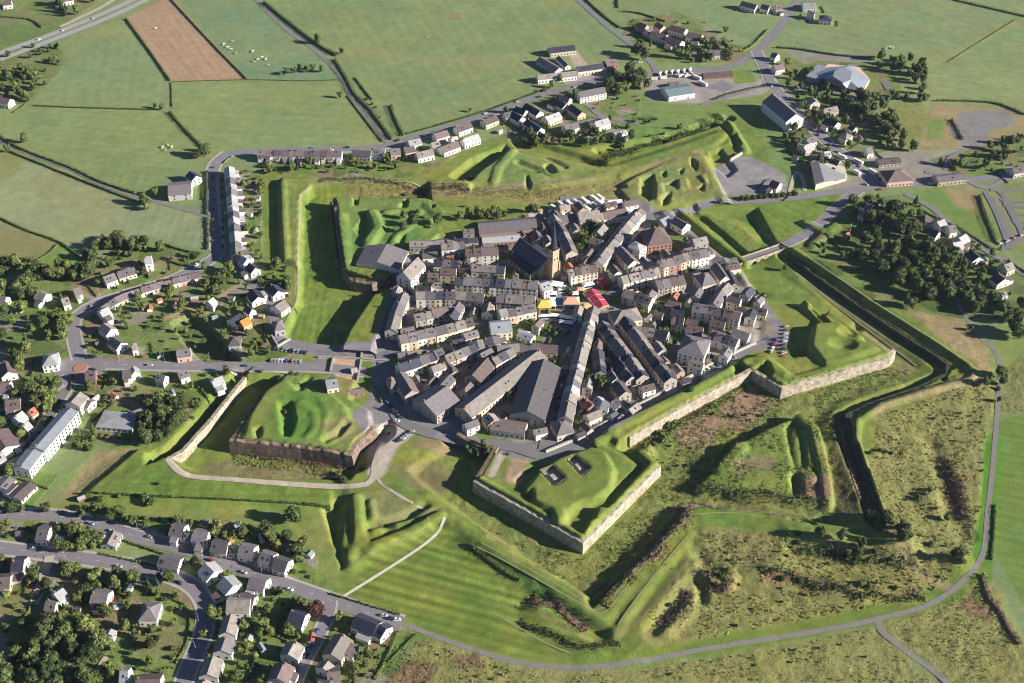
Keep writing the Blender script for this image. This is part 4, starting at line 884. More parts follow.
cluster('between the avenue foot and the lawn ditch', [(241,255,247,259,8,'white','pale'),(249,263,255,268,8,'white','dark'),(272,284,278,291,9,'white','dark'),(252,289,258,297,10,'white','dark'),(275,306,284,300,11,'white','grey'),(273,323,283,321,11,'grey','slate',HIP),
  (231,319,240,313,10,'white','dark'),(240,321,248,317,8,'ochre','orange',dict(rh=3,chim=0)),(228,338,240,337,10,'grey','slate',HIP),(246,305,252,309,6,'white','dark'),(208,301,213,297,7,'white','pale')])
cluster('round the left roundabout', [(42,357,57,355,13,'white','pale',dict(hip=True,wh=5.5)),(85,372,95,371,9,'brick','brown'),(122,371,131,370,9,'white','slate'),(133,366,135,371,6,'white','pale'),(178,372,187,369,8,'white','slate'),(211,379,222,375,9,'white','pale'),(157,374,165,376,7,'grey','slate'),(5,361,8,372,10,'white','brown'),(0,384,9,383,12,'white','brown'),(5,401,20,399,12,'pink','brown')])
long('wide flat roofed building among gardens right of the roundabout', 100,418,136,421,15,'white','pale',3.2,.8,'bungalow','bungalow',chim=0,hip=True)
long('two storey stub beside the wide flat roofed building', 134,411,140,416,9,'white','grey',4,1,'bungalow','bungalow',chim=0)
long('long blue-grey roofed apartment block at the left edge', 36,447,70,408,11,'white','blue',9,1.8,'apartment block','apartment_block',chim=2)
long('lower end wing of the long left apartment block', 20,467,35,448,11,'white','blue',7.5,1.5,'apartment block','apartment_block',chim=1)
long('pale gable block at the head of the long left apartments', 71,402,80,392,11,'white','grey',7,3,'house','house')
long('small white annex beside the long left apartments', 84,399,91,402,8,'white','grey',4,2.4,'house','house')
cluster('at the lower left edge below the bend', [(-6,430,6,447,16,'white','brown',dict(wh=6)),(14,417,22,411,8,'white','pale'),(22,425,28,421,8,'white','pale'),(0,487,9,477,9,'white','slate',dict(wh=3,rh=1.2,chim=0)),(14,497,30,482,10,'white','brown',dict(wh=2.8,rh=1.3,chim=0)),(28,411,34,407,6,'ochre','red'),(-4,455,3,452,8,'white','pale')])
cluster('above the upper of the two lower left roads', [(171,525,184,527,10,'white','slate'),(193,531,208,533,10,'white','slate'),(212,541,228,543,10,'cream','slate'),(240,545,254,548,10,'white','slate'),(261,552,273,556,10,'white','slate'),(275,558,288,562,10,'white','slate'),(185,532,190,533,7,'grey','slate',dict(wh=3.5)),(231,545,235,546,6,'white','slate',dict(wh=3.5))])
cluster('in the wedge between the two lower left roads', [(38,528,49,529,12,'white','slate'),(107,544,114,531,9,'white','grey',dict(wh=3,rh=2)),(160,556,180,560,10,'white','slate',dict(wh=3.4)),(205,563,214,572,11,'white','pale'),(224,577,233,586,11,'white','pale'),(250,577,266,581,10,'white','slate'),(238,595,254,598,9,'grey','slate',dict(wh=3.4))])
cluster('between the lower bend and the lower side street', [(227,600,250,600,12,'white','grey',dict(wh=4)),(231,614,226,632,9,'white','grey'),(226,636,221,650,10,'white','slate'),(213,656,207,674,10,'white','grey'),(204,679,198,695,10,'white','grey'),(290,612,305,616,11,'white','dark'),(295,641,288,654,10,'white','grey'),(284,662,277,678,11,'cream','brown'),(270,682,266,694,10,'white','grey')])
cluster('right of the lower side street', [(343,634,331,654,11,'cream','grey'),(328,661,323,668,10,'white','grey'),(355,616,377,625,10,'white','dark'),(380,625,386,629,10,'white','dark'),(327,673,340,671,12,'cream','brown'),(318,685,330,683,12,'white','slate')])
cluster('in the gardens at the bottom left corner', [(12,560,24,560,11,'cream','dark'),(-4,578,10,577,11,'pink','brown',dict(wh=3.4)),(92,592,108,594,10,'pink','slate'),(140,608,158,608,12,'white','slate',HIP),(54,594,63,588,9,'white','pale'),(120,671,128,671,9,'white','blue',dict(wh=5)),(136,680,160,679,11,'grey','brown'),(46,601,56,603,8,'white','grey',dict(wh=3)),(105,640,111,629,6,'white','pale',dict(wh=2.6,rh=1.4,chim=0))])
cluster('at the far upper left corner', [(2,1,11,0,9,'white','brown'),(0,97,10,99,9,'white','brown'),(62,-3,72,-4,9,'white','brown')])
cluster('beside the road at the top edge', [(742,1,757,5,9,'white','slate'),(762,4,770,6,8,'white','brown'),(803,3,816,3,10,'white','pale'),(820,15,832,16,11,'white','dark',HIP),(808,11,815,12,8,'white','slate'),(775,6,781,5,8,'white','brown')])
# ---- old town
row('the street front facing the left plaza road', [(399,337),(440,328),(472,319)], 8, 10, ['cream', 'white', 'ochre'], ['brown', 'grey', 'slate'], wh=6.2, rh=3.6)
row('the short line at the left town edge', [(404,293),(396,312),(391,330)], 3, 9, ['stone', 'cream'], ['slate', 'grey'], wh=6, rh=3, end='upper')
row('the terrace behind the left plaza road', [(414,316),(436,311),(452,307)], 4, 9, STN, RF)
row('the second line behind the plaza road', [(450,318),(459,303)], 2, 8, STN, RF)
row('the row running towards the left gate', [(398,367),(420,359),(442,350)], 5, 10, ['ochre', 'cream', 'white'], RF, wh=6)
row('the pair of lanes beside the small hip house', [(400,373),(412,392)], 3, 10, STN, ['slate', 'brown'], end='upper')
row('the pale fronts below the curved roof hall', [(441,245),(464,243)], 4, 10, ['white', 'cream'], ['grey', 'slate'], wh=7.5)
row('the tall fronts left of the church', [(465,251),(498,249)], 4, 11, ['white', 'cream'], ['slate', 'brown'], wh=7)
row('the yard row at the upper left of town', [(434,261),(470,262)], 5, 9, STN, RF)
row('the yard row left of the church nave', [(472,266),(505,268)], 4, 9, STN, RF)
row('the long middle row left of the church tower', [(455,279),(500,281),(538,284)], 10, 10, ['stone', 'stone', 'ochre', 'white'], ['slate', 'slate', 'brown', 'dark'], wh=7)
row('the middle row towards the left edge', [(416,294),(450,293),(484,296)], 7, 9, STN, RF)
row('the fronts above the square', [(497,296),(535,299)], 4, 10, STN, RF, wh=7)
row('the cream fronts along the square', [(499,312),(535,305)], 5, 10, ['cream', 'white', 'ochre'], ['grey', 'slate'], wh=6.5)
row('the line below the market square', [(470,344),(498,337)], 4, 10, STN, RF)
row('the crooked line left of the square trees', [(445,357),(475,345)], 4, 9, STN, RF)
row('the row below the clipped square trees', [(497,347),(520,345),(558,347)], 5, 9, ['cream', 'white', 'stone'], RF)
row('the lane row above the long barracks', [(492,360),(512,349)], 3, 9, STN, RF)
row('the lane right behind the church', [(553,216),(563,232),(572,252)], 6, 9, ['stone', 'cream'], ['grey', 'slate'], wh=6.5, end='upper')
row('the long pale street rising towards the upper gate', [(640,209),(617,236),(597,262)], 12, 10, ['cream', 'white', 'ochre'], ['grey', 'grey', 'slate'], wh=6.5, end='upper')
row('the front right of the church tower', [(569,271),(596,266)], 4, 10, ['cream', 'white'], ['grey', 'brown'], wh=7)
row('the bright front of the street to the bridge', [(621,278),(658,269)], 6, 10, ['white', 'white', 'cream'], ['slate', 'grey'], wh=7)
row('the shop fronts halfway to the bridge', [(661,262),(687,254)], 5, 11, ['ochre', 'cream', 'brick'], ['slate', 'grey'], wh=8)
row('the last white block before the bridge', [(689,254),(706,250)], 2, 12, ['white'], ['slate'], wh=6.5)
row('the row opposite the shop fronts', [(655,283),(683,277)], 4, 12, ['ochre', 'stone', 'cream'], ['slate', 'brown'], wh=6.5)
row('the yards behind the bridge street', [(624,291),(641,296),(652,300)], 4, 9, STN, RF)
row('the white fronted row above the parked cars', [(693,305),(716,309),(741,315)], 6, 10, ['white', 'cream', 'white'], ['slate', 'brown', 'slate'], wh=7.2)
row('the steep row at the right town corner', [(713,305),(722,290),(728,284)], 3, 9, ['stone', 'white'], ['grey', 'slate'], end='lower')
row('the lower row behind the parked cars', [(710,332),(738,341)], 4, 10, ['grey', 'white'], ['dark', 'brown', 'slate'])
row('the wedge shaped row pointing at the square', [(592,315),(585,338),(578,365),(571,392),(565,418)], 16, 9.5, ['cream', 'white', 'stone'], ['grey', 'slate', 'pale', 'grey'], wh=6, end='upper')
row('the first slanting street on the lower right', [(602,322),(622,348),(643,376)], 11, 9.5, ['ochre', 'cream', 'stone'], ['slate', 'dark', 'grey'], wh=6, end='upper')
row('the second slanting street on the lower right', [(625,318),(648,349),(671,379)], 11, 9.5, ['stone', 'cream', 'ochre'], ['dark', 'slate', 'grey'], wh=6, end='upper')
row('the back lane above the right slanting streets', [(634,328),(652,330),(668,334)], 4, 9, STN, RF)
row('the back yards of the lower right lanes', [(672,318),(684,320)], 2, 9, STN, RF)
row('the red roofed sheds near the ring street', [(584,399),(592,407)], 3, 7, ['brick', 'stone'], ['red', 'red', 'brown'], wh=3.6, rh=2, end='upper')
row('the garden houses above the ring street', [(597,398),(607,407),(616,400)], 3, 9, ['white', 'cream'], ['dark', 'pale'], wh=4)
row('the dark roofs inside the lower right block', [(618,360),(632,378)], 4, 9, ['stone', 'grey'], ['dark', 'slate'], wh=5, end='upper')
row('the inner yards of the wedge block', [(598,350),(601,372)], 3, 8, STN, RF, wh=4.5, end='upper')
row('the row above the red awning', [(620,248),(634,262)], 3, 10, STN, RF)
# landmarks in town
long('long pale roofed barracks in the lower part of town', 463,408,539,350,15,'ochre','grey',7,4,'barracks','barracks',chim=3)
long('very long grey hall with pedimented front by the dark street', 527,411,544,359,23,'stone','slate',7,5.5,'hall','long_hall',chim=0,dens=.7)
long('broad grey hall in the shaded lower left yard', 424,402,447,386,22,'stone','slate',7,5.5,'hall','broad_hall',chim=1)
long('narrow brown roofed store above the long barracks', 472,375,488,357,13,'stone','brown',6,4,'store','store_house')
long('low front wing before the long grey hall', 492,421,526,426,11,'cream','brown',4.5,2.4,'hall','front_wing',chim=1)
long('small gabled stub left of the low front wing', 488,413,494,420,9,'ochre','grey',5.5,3,'hall','front_wing')
long('grey hipped house at the foot of the dark street', 554,424,571,420,13,'cream','slate',5,4.5,'house','corner_house',hip=True)
long('small square hip roofed house at the left plaza', 388,379,396,377,11,'ochre','grey',5.5,4,'house','plaza_house',hip=True)
long('tall bright gabled house at the left town edge', 403,272,418,257,12,'white','grey',9,6,'house','tall_gabled_house')
long('curved roof hall by the upper allotments', 424,243,446,239,10,'grey','slate',4,2.5,'hall','hall',chim=0)
long('low hall in front of the upper bastion green', 410,246,430,246,9,'stone','grey',4,2,'hall','hall',chim=0)
long('big brown factory roof at the top of town', 478,224,536,219,17,'brick','slate',5,3.6,'factory','factory',chim=0)
long('orange walled workshop below the factory roof', 482,238,520,235,10,'brick','pale',4,1.8,'workshop','workshop',chim=0)
long('cream school building beside the white caravans', 578,213,599,210,14,'cream','grey',8,4.5,'school','school')
long('stone wing left of the cream school', 557,217,576,213,11,'stone','slate',6,3.5,'school','school_wing')
long('brown roofed row right of the cream school', 602,213,626,208,11,'white','brown',5,3,'school','school_wing')
long('bright white flat topped building in the upper streets', 634,247,641,242,11,'white','pale',10,2,'building','white_building',hip=True)
long('large pale villa above the ring street', 682,338,708,344,19,'white','slate',10,4,'villa','villa',hip=True,chim=2)
long('tall cream house at the right of the square', 612,312,640,308,14,'cream','grey',7.5,5,'house','square_house',hip=True)
long('tall house with ochre gable before the bridge', 699,275,713,272,14,'cream','slate',7.5,5.5,'house','gable_house',hip=True,chim=2)
long('ruined grey roofed house beside the bridge head', 716,262,726,276,8,'white','slate',6,4,'house','bridge_house')
long('low house at the corner of the bridge head', 728,270,735,283,8,'stone','dark',4,3,'house','bridge_house')
long('broad slate roofed house at the left of the square', 490,323,511,321,14,'cream','blue',7,4,'house','broad_house')
long('grey slate roof beside the yellow fair ride', 540,284,549,281,12,'white','pale',7,3,'house','house')
long('small glass roofed arcade below the clipped trees', 519,332,533,337,7,'white','blue',3.5,1,'arcade','arcade',chim=0)
house(*W(655,248), .25, 19, 19, 10, 9, 'brick', 'brown', 'large red brick block with a steep pyramid roof', cat='building', name='brick_block', hip=True, chim=2)
long('green striped glasshouse roof near the upper gate', 660,220,668,216,11,'stone','blue',5,3,'building','glasshouse',chim=0)
hr(326,385,337,383,11,'cream','blue','small blue roofed magazine alone on the left bastion',4,3,cat='magazine',name='magazine',chim=1)
# gymnasium hall at the upper-left bastion
long('wide grey sports hall beside the upper left bastion', 387,244,377,262,33,'cream','slate',6.5,4.2,'sports hall','sports_hall',chim=0,wins=False,z=0)
long('low brick outbuilding at the sandy western gate court', 347,391,364,388,5,'brick','brown',2.8,1.4,'outbuilding','court_outbuilding',chim=0)
long('small pale shed inside the sandy western gate court', 351,369,357,368,4,'cream','pale',2.4,.8,'shed','shed',chim=0)
# market hall with a low fan of roofs at the far right
cx, cy = W(838, 76); r = thing('exhibition_hall', (cx, cy, 0), 0, 'large pale blue hall with an angular folded roof at the upper right', 'exhibition hall')
def Lp(pts, z=0): return [(a_-cx, b_-cy) for a_, b_ in WP(pts, z)]
base = Lp([(824,82),(815,76),(828,68),(858,71),(869,83),(863,93),(848,90)]); MB().prism(base, 0, 4.2).build('wall', WALL['pink'], r)
eave = Lp([(823,79),(811,74),(828,67),(850,65),(870,79),(862,91),(847,88)], 4.5); inn = Lp([(833,76),(835,70),(844,67),(852,71),(851,79),(843,82)], 11)
rf = MB(); ev = [(*p, 4.3) for p in eave]; iv = [(*p, 9.0) for p in inn]; rf.add(ev+iv, [])
n = 7; mapi = [0, 1, 1, 2, 3, 4, 5]; rf.f += [(i, (i+1) % n, n+mapi[(i+1) % n], n+mapi[i]) if mapi[i] != mapi[(i+1) % n] else (i, (i+1) % n, n+mapi[i]) for i in range(n)]
rf.build('roof', ROOF['zinc'], r); tp = MB(); tp.prism(inn, 8.9, 10.6); tp.build('lantern', ROOF['blue'], r)
wg = MB(); wg.prism(Lp([(806,76),(818,64),(829,68),(820,80)], 5), 0, 5); wg.build('side_wing', ROOF['zinc'], r)
cx, cy = W(826, 178); r = thing('supermarket', (cx, cy, 0), 0, 'grey roofed supermarket beside the right hand crossroads', 'supermarket')
MB().prism(Lp([(815,190),(811,166),(822,164),(836,170),(844,172),(846,181)]), 0, 5).build('wall', WALL['cream'], r)
p = Lp([(815,184),(810,162),(818,161),(824,181)], 6); MB().prism(p, 5.02, 6.2).build('roof', ROOF['slate'], r); MB().prism(Lp([(824.4,181),(818.4,161),(833,169),(845,174),(846,178)], 6), 5.02, 5.8).build('canopy', ROOF['pale'], r)
# ---- church
zc = 13; a = W(520,238,16); b = W(547,258,16); cx, cy = (a[0]+b[0])/2, (a[1]+b[1])/2; ang = math.atan2(b[1]-a[1], b[0]-a[0]); L = math.dist(a, b)
ch = thing('church', (cx, cy, 0), ang, 'old church with long dark nave and slender spire', 'church'); FOOT.append((cx, cy, L/2+4, 15, ang))
MB().add([(-L/2,-7,0),(L/2,-7,0),(L/2,7,0),(-L/2,7,0),(-L/2,-7,9),(L/2,-7,9),(L/2,7,9),(-L/2,7,9),(-L/2,0,16),(L/2,0,16)], [(3,2,1,0),(0,1,5,4),(2,3,7,6),(1,2,6,9,5),(3,0,4,8,7),(4,5,9,8),(7,8,9,6)]).build('nave', WALL['ochre'], ch)
for s in (-1, 1):
    MB().add([(-L/2+3,s*7.02,0),(L/2-3,s*7.02,0),(L/2-3,s*13,0),(-L/2+3,s*13,0),(-L/2+3,s*7.02,7.5),(L/2-3,s*7.02,7.5),(L/2-3,s*13,4.5),(-L/2+3,s*13,4.5)], [(3,2,1,0),(4,5,6,7),(0,1,5,4),(1,2,6,5),(2,3,7,6),(3,0,4,7)]).build('aisle', WALL['ochre'], ch)
    MB().add([(-L/2+2.6,s*7.05,7.75),(L/2-2.6,s*7.05,7.75),(L/2-2.6,s*13.5,4.6),(-L/2+2.6,s*13.5,4.6),(-L/2+2.6,s*7.05,8.0),(L/2-2.6,s*7.05,8.0),(L/2-2.6,s*13.5,4.9),(-L/2+2.6,s*13.5,4.9)], [(3,2,1,0),(4,5,6,7),(0,1,5,4),(1,2,6,5),(2,3,7,6),(3,0,4,7)]).build('aisle_roof', ROOF['dark'], ch)
    MB().add([(-L/2-.3,s*7.6,8.5),(L/2+.3,s*7.6,8.5),(L/2+.3,0,16.1),(-L/2-.3,0,16.1),(-L/2-.3,s*7.6,8.8),(L/2+.3,s*7.6,8.8),(L/2+.3,0,16.4),(-L/2-.3,0,16.4)], [(3,2,1,0),(4,5,6,7),(0,1,5,4),(1,2,6,5),(2,3,7,6),(3,0,4,7)]).build('nave_roof', ROOF['dark'], ch)
    for k in range(6): link('window', WINW, ch, (-L/2+6+k*(L-12)/5, s*13.05, 1.6))
tx, ty = W(553,281); ti = Matrix.Rotation(-ang, 3, 'Z')@Vector((tx-cx, ty-cy+3, 0)); tw = MB(); X, Y = ti.x, ti.y
tw.box(X-2.9, X+2.9, Y-2.9, Y+2.9, 0, 27); tw.box(X-3.3, X+3.3, Y-3.3, Y+3.3, 14.0, 14.6); tw.box(X-3.3, X+3.3, Y-3.3, Y+3.3, 26.2, 27.0); tower = tw.build('tower', WALL['tower'], ch)
for sx in (-1, 1):
    for sy in (-1, 1): mb = MB(); mb.box(X+sx*3.1-.55, X+sx*3.1+.55, Y+sy*3.1-.55, Y+sy*3.1+.55, 0, 16); mb.build('buttress', WALL['tower'], ch)
mb = MB(); mb.cone(X, Y, 27.0, 30, 2.8, 2.4, 8); mb.cone(X, Y, 30, 50, 2.4, .12, 8); mb.build('spire', ROOF['dark'], ch)
for k in range(4):
    an = k*math.pi/2
    for q in (-1.3, 1.3): link('louvre', WIN, tower, (X+math.cos(an)*2.92-math.sin(an)*q, Y+math.sin(an)*2.92+math.cos(an)*q, 18.2), an+math.pi/2)
mb = MB(); mb.box(X-.06, X+.06, Y-.06, Y+.06, 49.8, 52.2); mb.box(X-.7, X+.7, Y-.06, Y+.06, 51.2, 51.35); mb.build('cross', GLASS, ch)
# ---- infill: yard houses and outbuildings in the gaps
def free(x, y, r_, lim=.82):
    for fx, fy, a_, b_, an in FOOT:
        dx, dy = x-fx, y-fy
        if abs(dx)+abs(dy) > 70: continue
        u = dx*math.cos(an)+dy*math.sin(an); v = -dx*math.sin(an)+dy*math.cos(an)
        if abs(u) < a_+r_*lim and abs(v) < b_+r_*lim: return False
    return True
KEEP = [WP(p) for p in ([(566,283),(605,276),(622,300),(606,318),(580,316),(545,330),(512,330),(500,322),(540,312),(535,296),(548,284)],  # square
        [(500,372),(545,352),(530,410),(490,418),(470,430)], [(546,452),(557,400),(570,350),(578,325),(572,312),(562,340),(550,400),(537,452)], [(372,346),(396,350),(392,380),(378,400),(360,440),(345,400)], [(533,200),(585,198),(600,206),(560,214),(545,212)],
        [(580,225),(600,232),(590,262),(565,260)], [(648,225),(690,240),(690,252),(670,250)], [(762,345),(790,330),(770,320),(740,325),(745,350)], [(590,375),(605,360),(612,380),(600,395)], [(395,420),(420,425),(455,432),(520,445),(545,455),(440,440)])]
sxy = WP([(385,355),(420,343),(470,328),(510,320)]), WP([(600,302),(625,288),(660,276),(700,266),(738,262)]), WP([(590,290),(612,258),(632,232),(650,216)]), WP([(600,312),(620,335),(645,362),(664,394)]), WP([(455,425),(500,385),(545,350),(566,322)])
TI = WP([(402,262),(440,245),(470,236),(545,215),(640,206),(668,222),(728,268),(768,312),(775,330),(700,378),(602,434),(572,442),(545,445),(470,436),(400,395),(392,340),(396,300)])
LM = [('the church tower', W(553,281)), ('the red awning on the square', W(596,300)), ('the long barracks', W(500,385)), ('the red brick pyramid block', W(655,248)), ('the large pale villa', W(695,350)), ('the bridge head', W(735,265)),
      ('the tall bright gabled house', W(410,275)), ('the factory roof', W(505,228)), ('the small square plaza house', W(392,385)), ('the grey hipped corner house', W(562,430)), ('the broad shaded hall', W(436,402)), ('the clipped square trees', W(545,330))]
inf = []; rr = random.Random(99); tx0 = min(p[0] for p in TI); tx1 = max(p[0] for p in TI); ty0 = min(p[1] for p in TI); ty1 = max(p[1] for p in TI)
def dl(x, y, P):
    return min(float(dseg(np.array([x]), np.array([y]), P, False)[0]) for P in [P])
tries = 0
while len(inf) < 128 and tries < 9000:
    tries += 1; x, y = rr.uniform(tx0, tx1), rr.uniform(ty0, ty1); s_ = rr.uniform(4.0, 6.5) if len(inf) < 70 else rr.uniform(2.6, 4.2)
    if not inside(np.array([x]), np.array([y]), TI)[0] or any(inside(np.array([x]), np.array([y]), K)[0] for K in KEEP): continue
    if not free(x, y, s_): continue
    if min(dl(x, y, P) for P in sxy) < s_+3.5: continue
    near = min(FOOT, key=lambda f: (f[0]-x)**2+(f[1]-y)**2); an = near[4]+rr.choice((0, 0, math.pi/2))
    inf.append((x, y, s_, an)); FOOT.append((x, y, s_, s_*.72, an))
del FOOT[-len(inf):]
byl = {}
for it in inf:
    k = min(range(len(LM)), key=lambda k: (LM[k][1][0]-it[0])**2+(LM[k][1][1]-it[1])**2); byl.setdefault(k, []).append(it)
for k, L_ in byl.items():
    L_.sort(key=lambda q: (q[0]-LM[k][1][0])**2+(q[1]-LM[k][1][1])**2)
    for i, (x, y, s_, an) in enumerate(L_):
        wc = rr.choice(STN+['stone', 'cream']); rc = rr.choice(RF+['grey', 'brown', 'brown', 'dark'] + (['red'] if rr.random() < .35 else [])); big = s_ > 3.9
        house(x, y, an, s_*2, s_*1.45, rr.uniform(4.2, 7) if big else rr.uniform(2.6, 4.2), s_*.5, wc, rc, f'backyard {"house" if big else "outbuilding"} {nth(i)} closest to {LM[k][0]}', cat='yard house' if big else 'outbuilding',
              name='yard_house' if big else 'outbuilding', group='backyard buildings between the town streets', chim=int(big), dens=.7, wins=big)
# ---- garden sheds scattered in the suburbs
SHED = [(96,400),(115,398),(150,398),(173,395),(215,318),(262,318),(195,300),(176,306),(160,302),(150,310),(205,525),(228,533),(262,540),(238,527),(310,556),(290,548),(302,610),(312,640),(250,640),(262,650),(246,612),(62,540),(82,500),(130,590),(118,608),(78,612),(355,650),(372,645),(30,420),(252,185),(258,200),(250,215),(256,232),(268,164),(285,163),(300,165),(330,163),(360,162),(390,160),(430,160),(495,125),(500,133),(625,140),(600,140),(580,136),(920,245),(985,262),(880,120),(860,140),(815,130),(795,160),(35,545),(20,535),(120,285),(232,300),(100,345),(110,350),(140,352),(160,357)]
GLM = [('the left roundabout', W(80,369)), ('the orange roofed house', W(244,325)), ('the square hipped house by the roundabout', W(50,362)), ('the bottom left bend of the road', W(205,605)), ('the bend at the left avenue foot', W(219,255)),
       ('the upper farm courtyard', W(575,60)), ('the pale folded exhibition hall', W(838,76)), ('the far right lane junction', W(1000,270)), ('the grey roofed supermarket', W(826,178)), ('the long left apartment block', W(50,435)),
       ('the slate hipped house at the lower left', W(150,618)), ('the lower side street', W(318,640)), ('the green-grey warehouse', W(678,94)), ('the sheet roofed barn by the avenue', W(180,190)), ('the white path end on the lower road', W(341,600)),
       ('the fork of the two lower left roads', W(120,548)), ('the stepping houses on the upper road', W(430,140)), ('the blue roofed upper estate', W(540,118)), ('the left bastion magazine', W(332,392)), ('the stone bridge', W(760,256)),
       ('the fork of the grey track', W(877,619)), ('the lower bastion tip', W(583,553)), ('the brown ploughed field', W(190,45)), ('the triangular outwork', W(770,470)), ('the church tower', W(553,281)), ('the grey sports hall', W(375,262)), ('the sandy parking plaza', W(390,435))]
def ranked(items, fmt):
    """items: (x, y, object); one label each, told apart by the landmark it stands closest to"""
    by = {}
    for it in items:
        k = min(range(len(GLM)), key=lambda k: (GLM[k][1][0]-it[0])**2+(GLM[k][1][1]-it[1])**2); by.setdefault(k, []).append(it)
    for k, L_ in by.items():
        L_.sort(key=lambda q: (q[0]-GLM[k][1][0])**2+(q[1]-GLM[k][1][1])**2)
        for i, it in enumerate(L_): tag(it[2], fmt(nth(i), GLM[k][0]))
sheds = []
for i, (px, py) in enumerate(SHED):
    x, y = W(px, py)
    if not free(x, y, 3): continue
    o = house(x, y, rr.uniform(0, 3), rr.uniform(3.5, 6), rr.uniform(2.6, 4), 2.2, .9, rr.choice(['white', 'grey', 'brick', 'cream']), rr.choice(['pale', 'brown', 'red', 'slate', 'green']), None, cat='garden shed', name='garden_shed', group='small garden sheds behind the houses', chim=0, wins=False)
    sheds.append((x, y, o))
ranked(sheds, lambda n, l: f'small garden shed, {n} closest shed to {l}')
# ------------------------------------------------------------------ trees, hedges, bushes
BARK = wear('bark', (.12, .095, .07), .3, 1, .95, 4, .2)
LEAF = dict(dark=leafmat('leaves dark', (.066, .098, .033), .5, (.095, .112, .037)), mid=leafmat('leaves mid', (.098, .136, .038), .5, (.130, .145, .043)), light=leafmat('leaves light', (.098, .135, .034), .45, (.13, .15, .045)),
            olive=leafmat('leaves olive', (.082, .095, .034), .45, (.10, .105, .04)), scrub=leafmat('scrub leaves', (.145, .165, .055)), pine=leafmat('needles', (.026, .048, .026)), red=leafmat('copper leaves', (.085, .032, .028), .4, (.12, .05, .035)),
            gold=leafmat('yellowing leaves', (.20, .155, .045), .4), ivy=leafmat('reddish undergrowth', (.125, .078, .062), .5, (.17, .125, .075)), weed=leafmat('weeds', (.110, .150, .038), .4), straw=leafmat('straw tufts', (.20, .19, .07), .4), hedge=leafmat('hedge leaves', (.048, .078, .024), .4))
def cards(v, f, c, n_dir, s, rg):
    """a small folded leaf spray"""
    a = rg.normal(size=3); a -= n_dir*(a@n_dir); a /= np.linalg.norm(a)+1e-9; b_ = np.cross(n_dir, a); k = len(v)
    v += [tuple(c-a*s), tuple(c-b_*s*.6+n_dir*s*.25), tuple(c+a*s), tuple(c+b_*s*.6+n_dir*s*.25)]; f.append((k, k+1, k+2, k+3))
def crown(kind, r, h, z0, nleaf, seed, size=.62):
    rg = np.random.default_rng(seed); v = []; f = []; lobes = []
    if kind == 'cone': lobes = [((0, 0, z0+h*t), r*(1-t)*1.0+.25, h*.12) for t in np.linspace(.04, .96, 10)]
    elif kind == 'column': lobes = [((rg.normal()*.15*r, rg.normal()*.15*r, z0+h*t), r*(.55+.45*math.sin(math.pi*min(t+.15, 1))), h*.16) for t in np.linspace(.08, .92, 8)]
    else:
        nl = 11
        for i in range(nl):
            th = rg.uniform(0, 6.28); q = math.sqrt(rg.random())*.62*r; zz = z0+h*(.22+.6*rg.random())
            lobes.append(((q*math.cos(th), q*math.sin(th), zz), r*rg.uniform(.32, .52), h*rg.uniform(.18, .28)))
        lobes.append(((0, 0, z0+h*.5), r*.66, h*.42))
    for c, a, b_ in lobes:      # dark inner masses, lumpy
        bm = bmesh.new(); bmesh.ops.create_icosphere(bm, subdivisions=2, radius=1); k = len(v)
        for q in bm.verts:
            j = 1+rg.normal()*.10; v.append((c[0]+q.co.x*a*.82*j, c[1]+q.co.y*a*.82*j, c[2]+q.co.z*b_*.82*j))
        f += [tuple(x.index+k for x in q.verts) for q in bm.faces]; bm.free()
    wts = np.array([a*a for _, a, _ in lobes]); wts /= wts.sum()
    for i in range(nleaf):
        c, a, b_ = lobes[rg.choice(len(lobes), p=wts)]; d = rg.normal(size=3); d /= np.linalg.norm(d)
        p = np.array([c[0]+d[0]*a, c[1]+d[1]*a, c[2]+d[2]*b_*1.0])*1.0+rg.normal(size=3)*.16*min(a, 1.5)
        if p[2] < z0-.2: continue
        n_ = d+rg.normal(size=3)*.55; cards(v, f, p, n_/np.linalg.norm(n_), size*rg.uniform(.6, 1.3), rg)
    return v, f
PROTO = {}
def proto(kind, shape, r, h, z0, n, mat, seed, size=.62):
    v, f = crown(shape, r, h, z0, n, seed, size); tm = MB(); rg = random.Random(seed)
    tm.cone(0, 0, -.5, z0+h*.45, .32 if h > 7 else .18, .14, 7)
    if shape == 'ball':
        for k in range(4):
            a = k*1.57+rg.random(); b0 = z0+h*.15; e = (math.cos(a)*r*.5, math.sin(a)*r*.5, z0+h*.55)
            tm.add([(-.1, -.1, b0), (.1, -.1, b0), (.1, .1, b0), (-.1, .1, b0), (e[0]-.04, e[1]-.04, e[2]), (e[0]+.04, e[1]-.04, e[2]), (e[0]+.04, e[1]+.04, e[2]), (e[0]-.04, e[1]+.04, e[2])], [(3,2,1,0),(4,5,6,7),(0,1,5,4),(1,2,6,5),(2,3,7,6),(3,0,4,7)])
    PROTO.setdefault(kind, []).append((mesh('crown', v, f, LEAF[mat]), tm.mesh('trunk', BARK), r, h+z0))
for s_ in range(3):
    proto('dark', 'ball', 4.6, 8.5, 2.0, 900, 'dark', 10+s_); proto('mid', 'ball', 4.4, 7.5, 1.8, 900, 'mid', 20+s_); proto('light', 'ball', 3.6, 6.0, 1.5, 750, 'light', 30+s_)
    proto('bush', 'ball', 2.0, 2.6, 0.1, 300, 'mid', 40+s_, .42); proto('darkbush', 'ball', 2.1, 2.7, .1, 300, 'dark', 50+s_, .42)
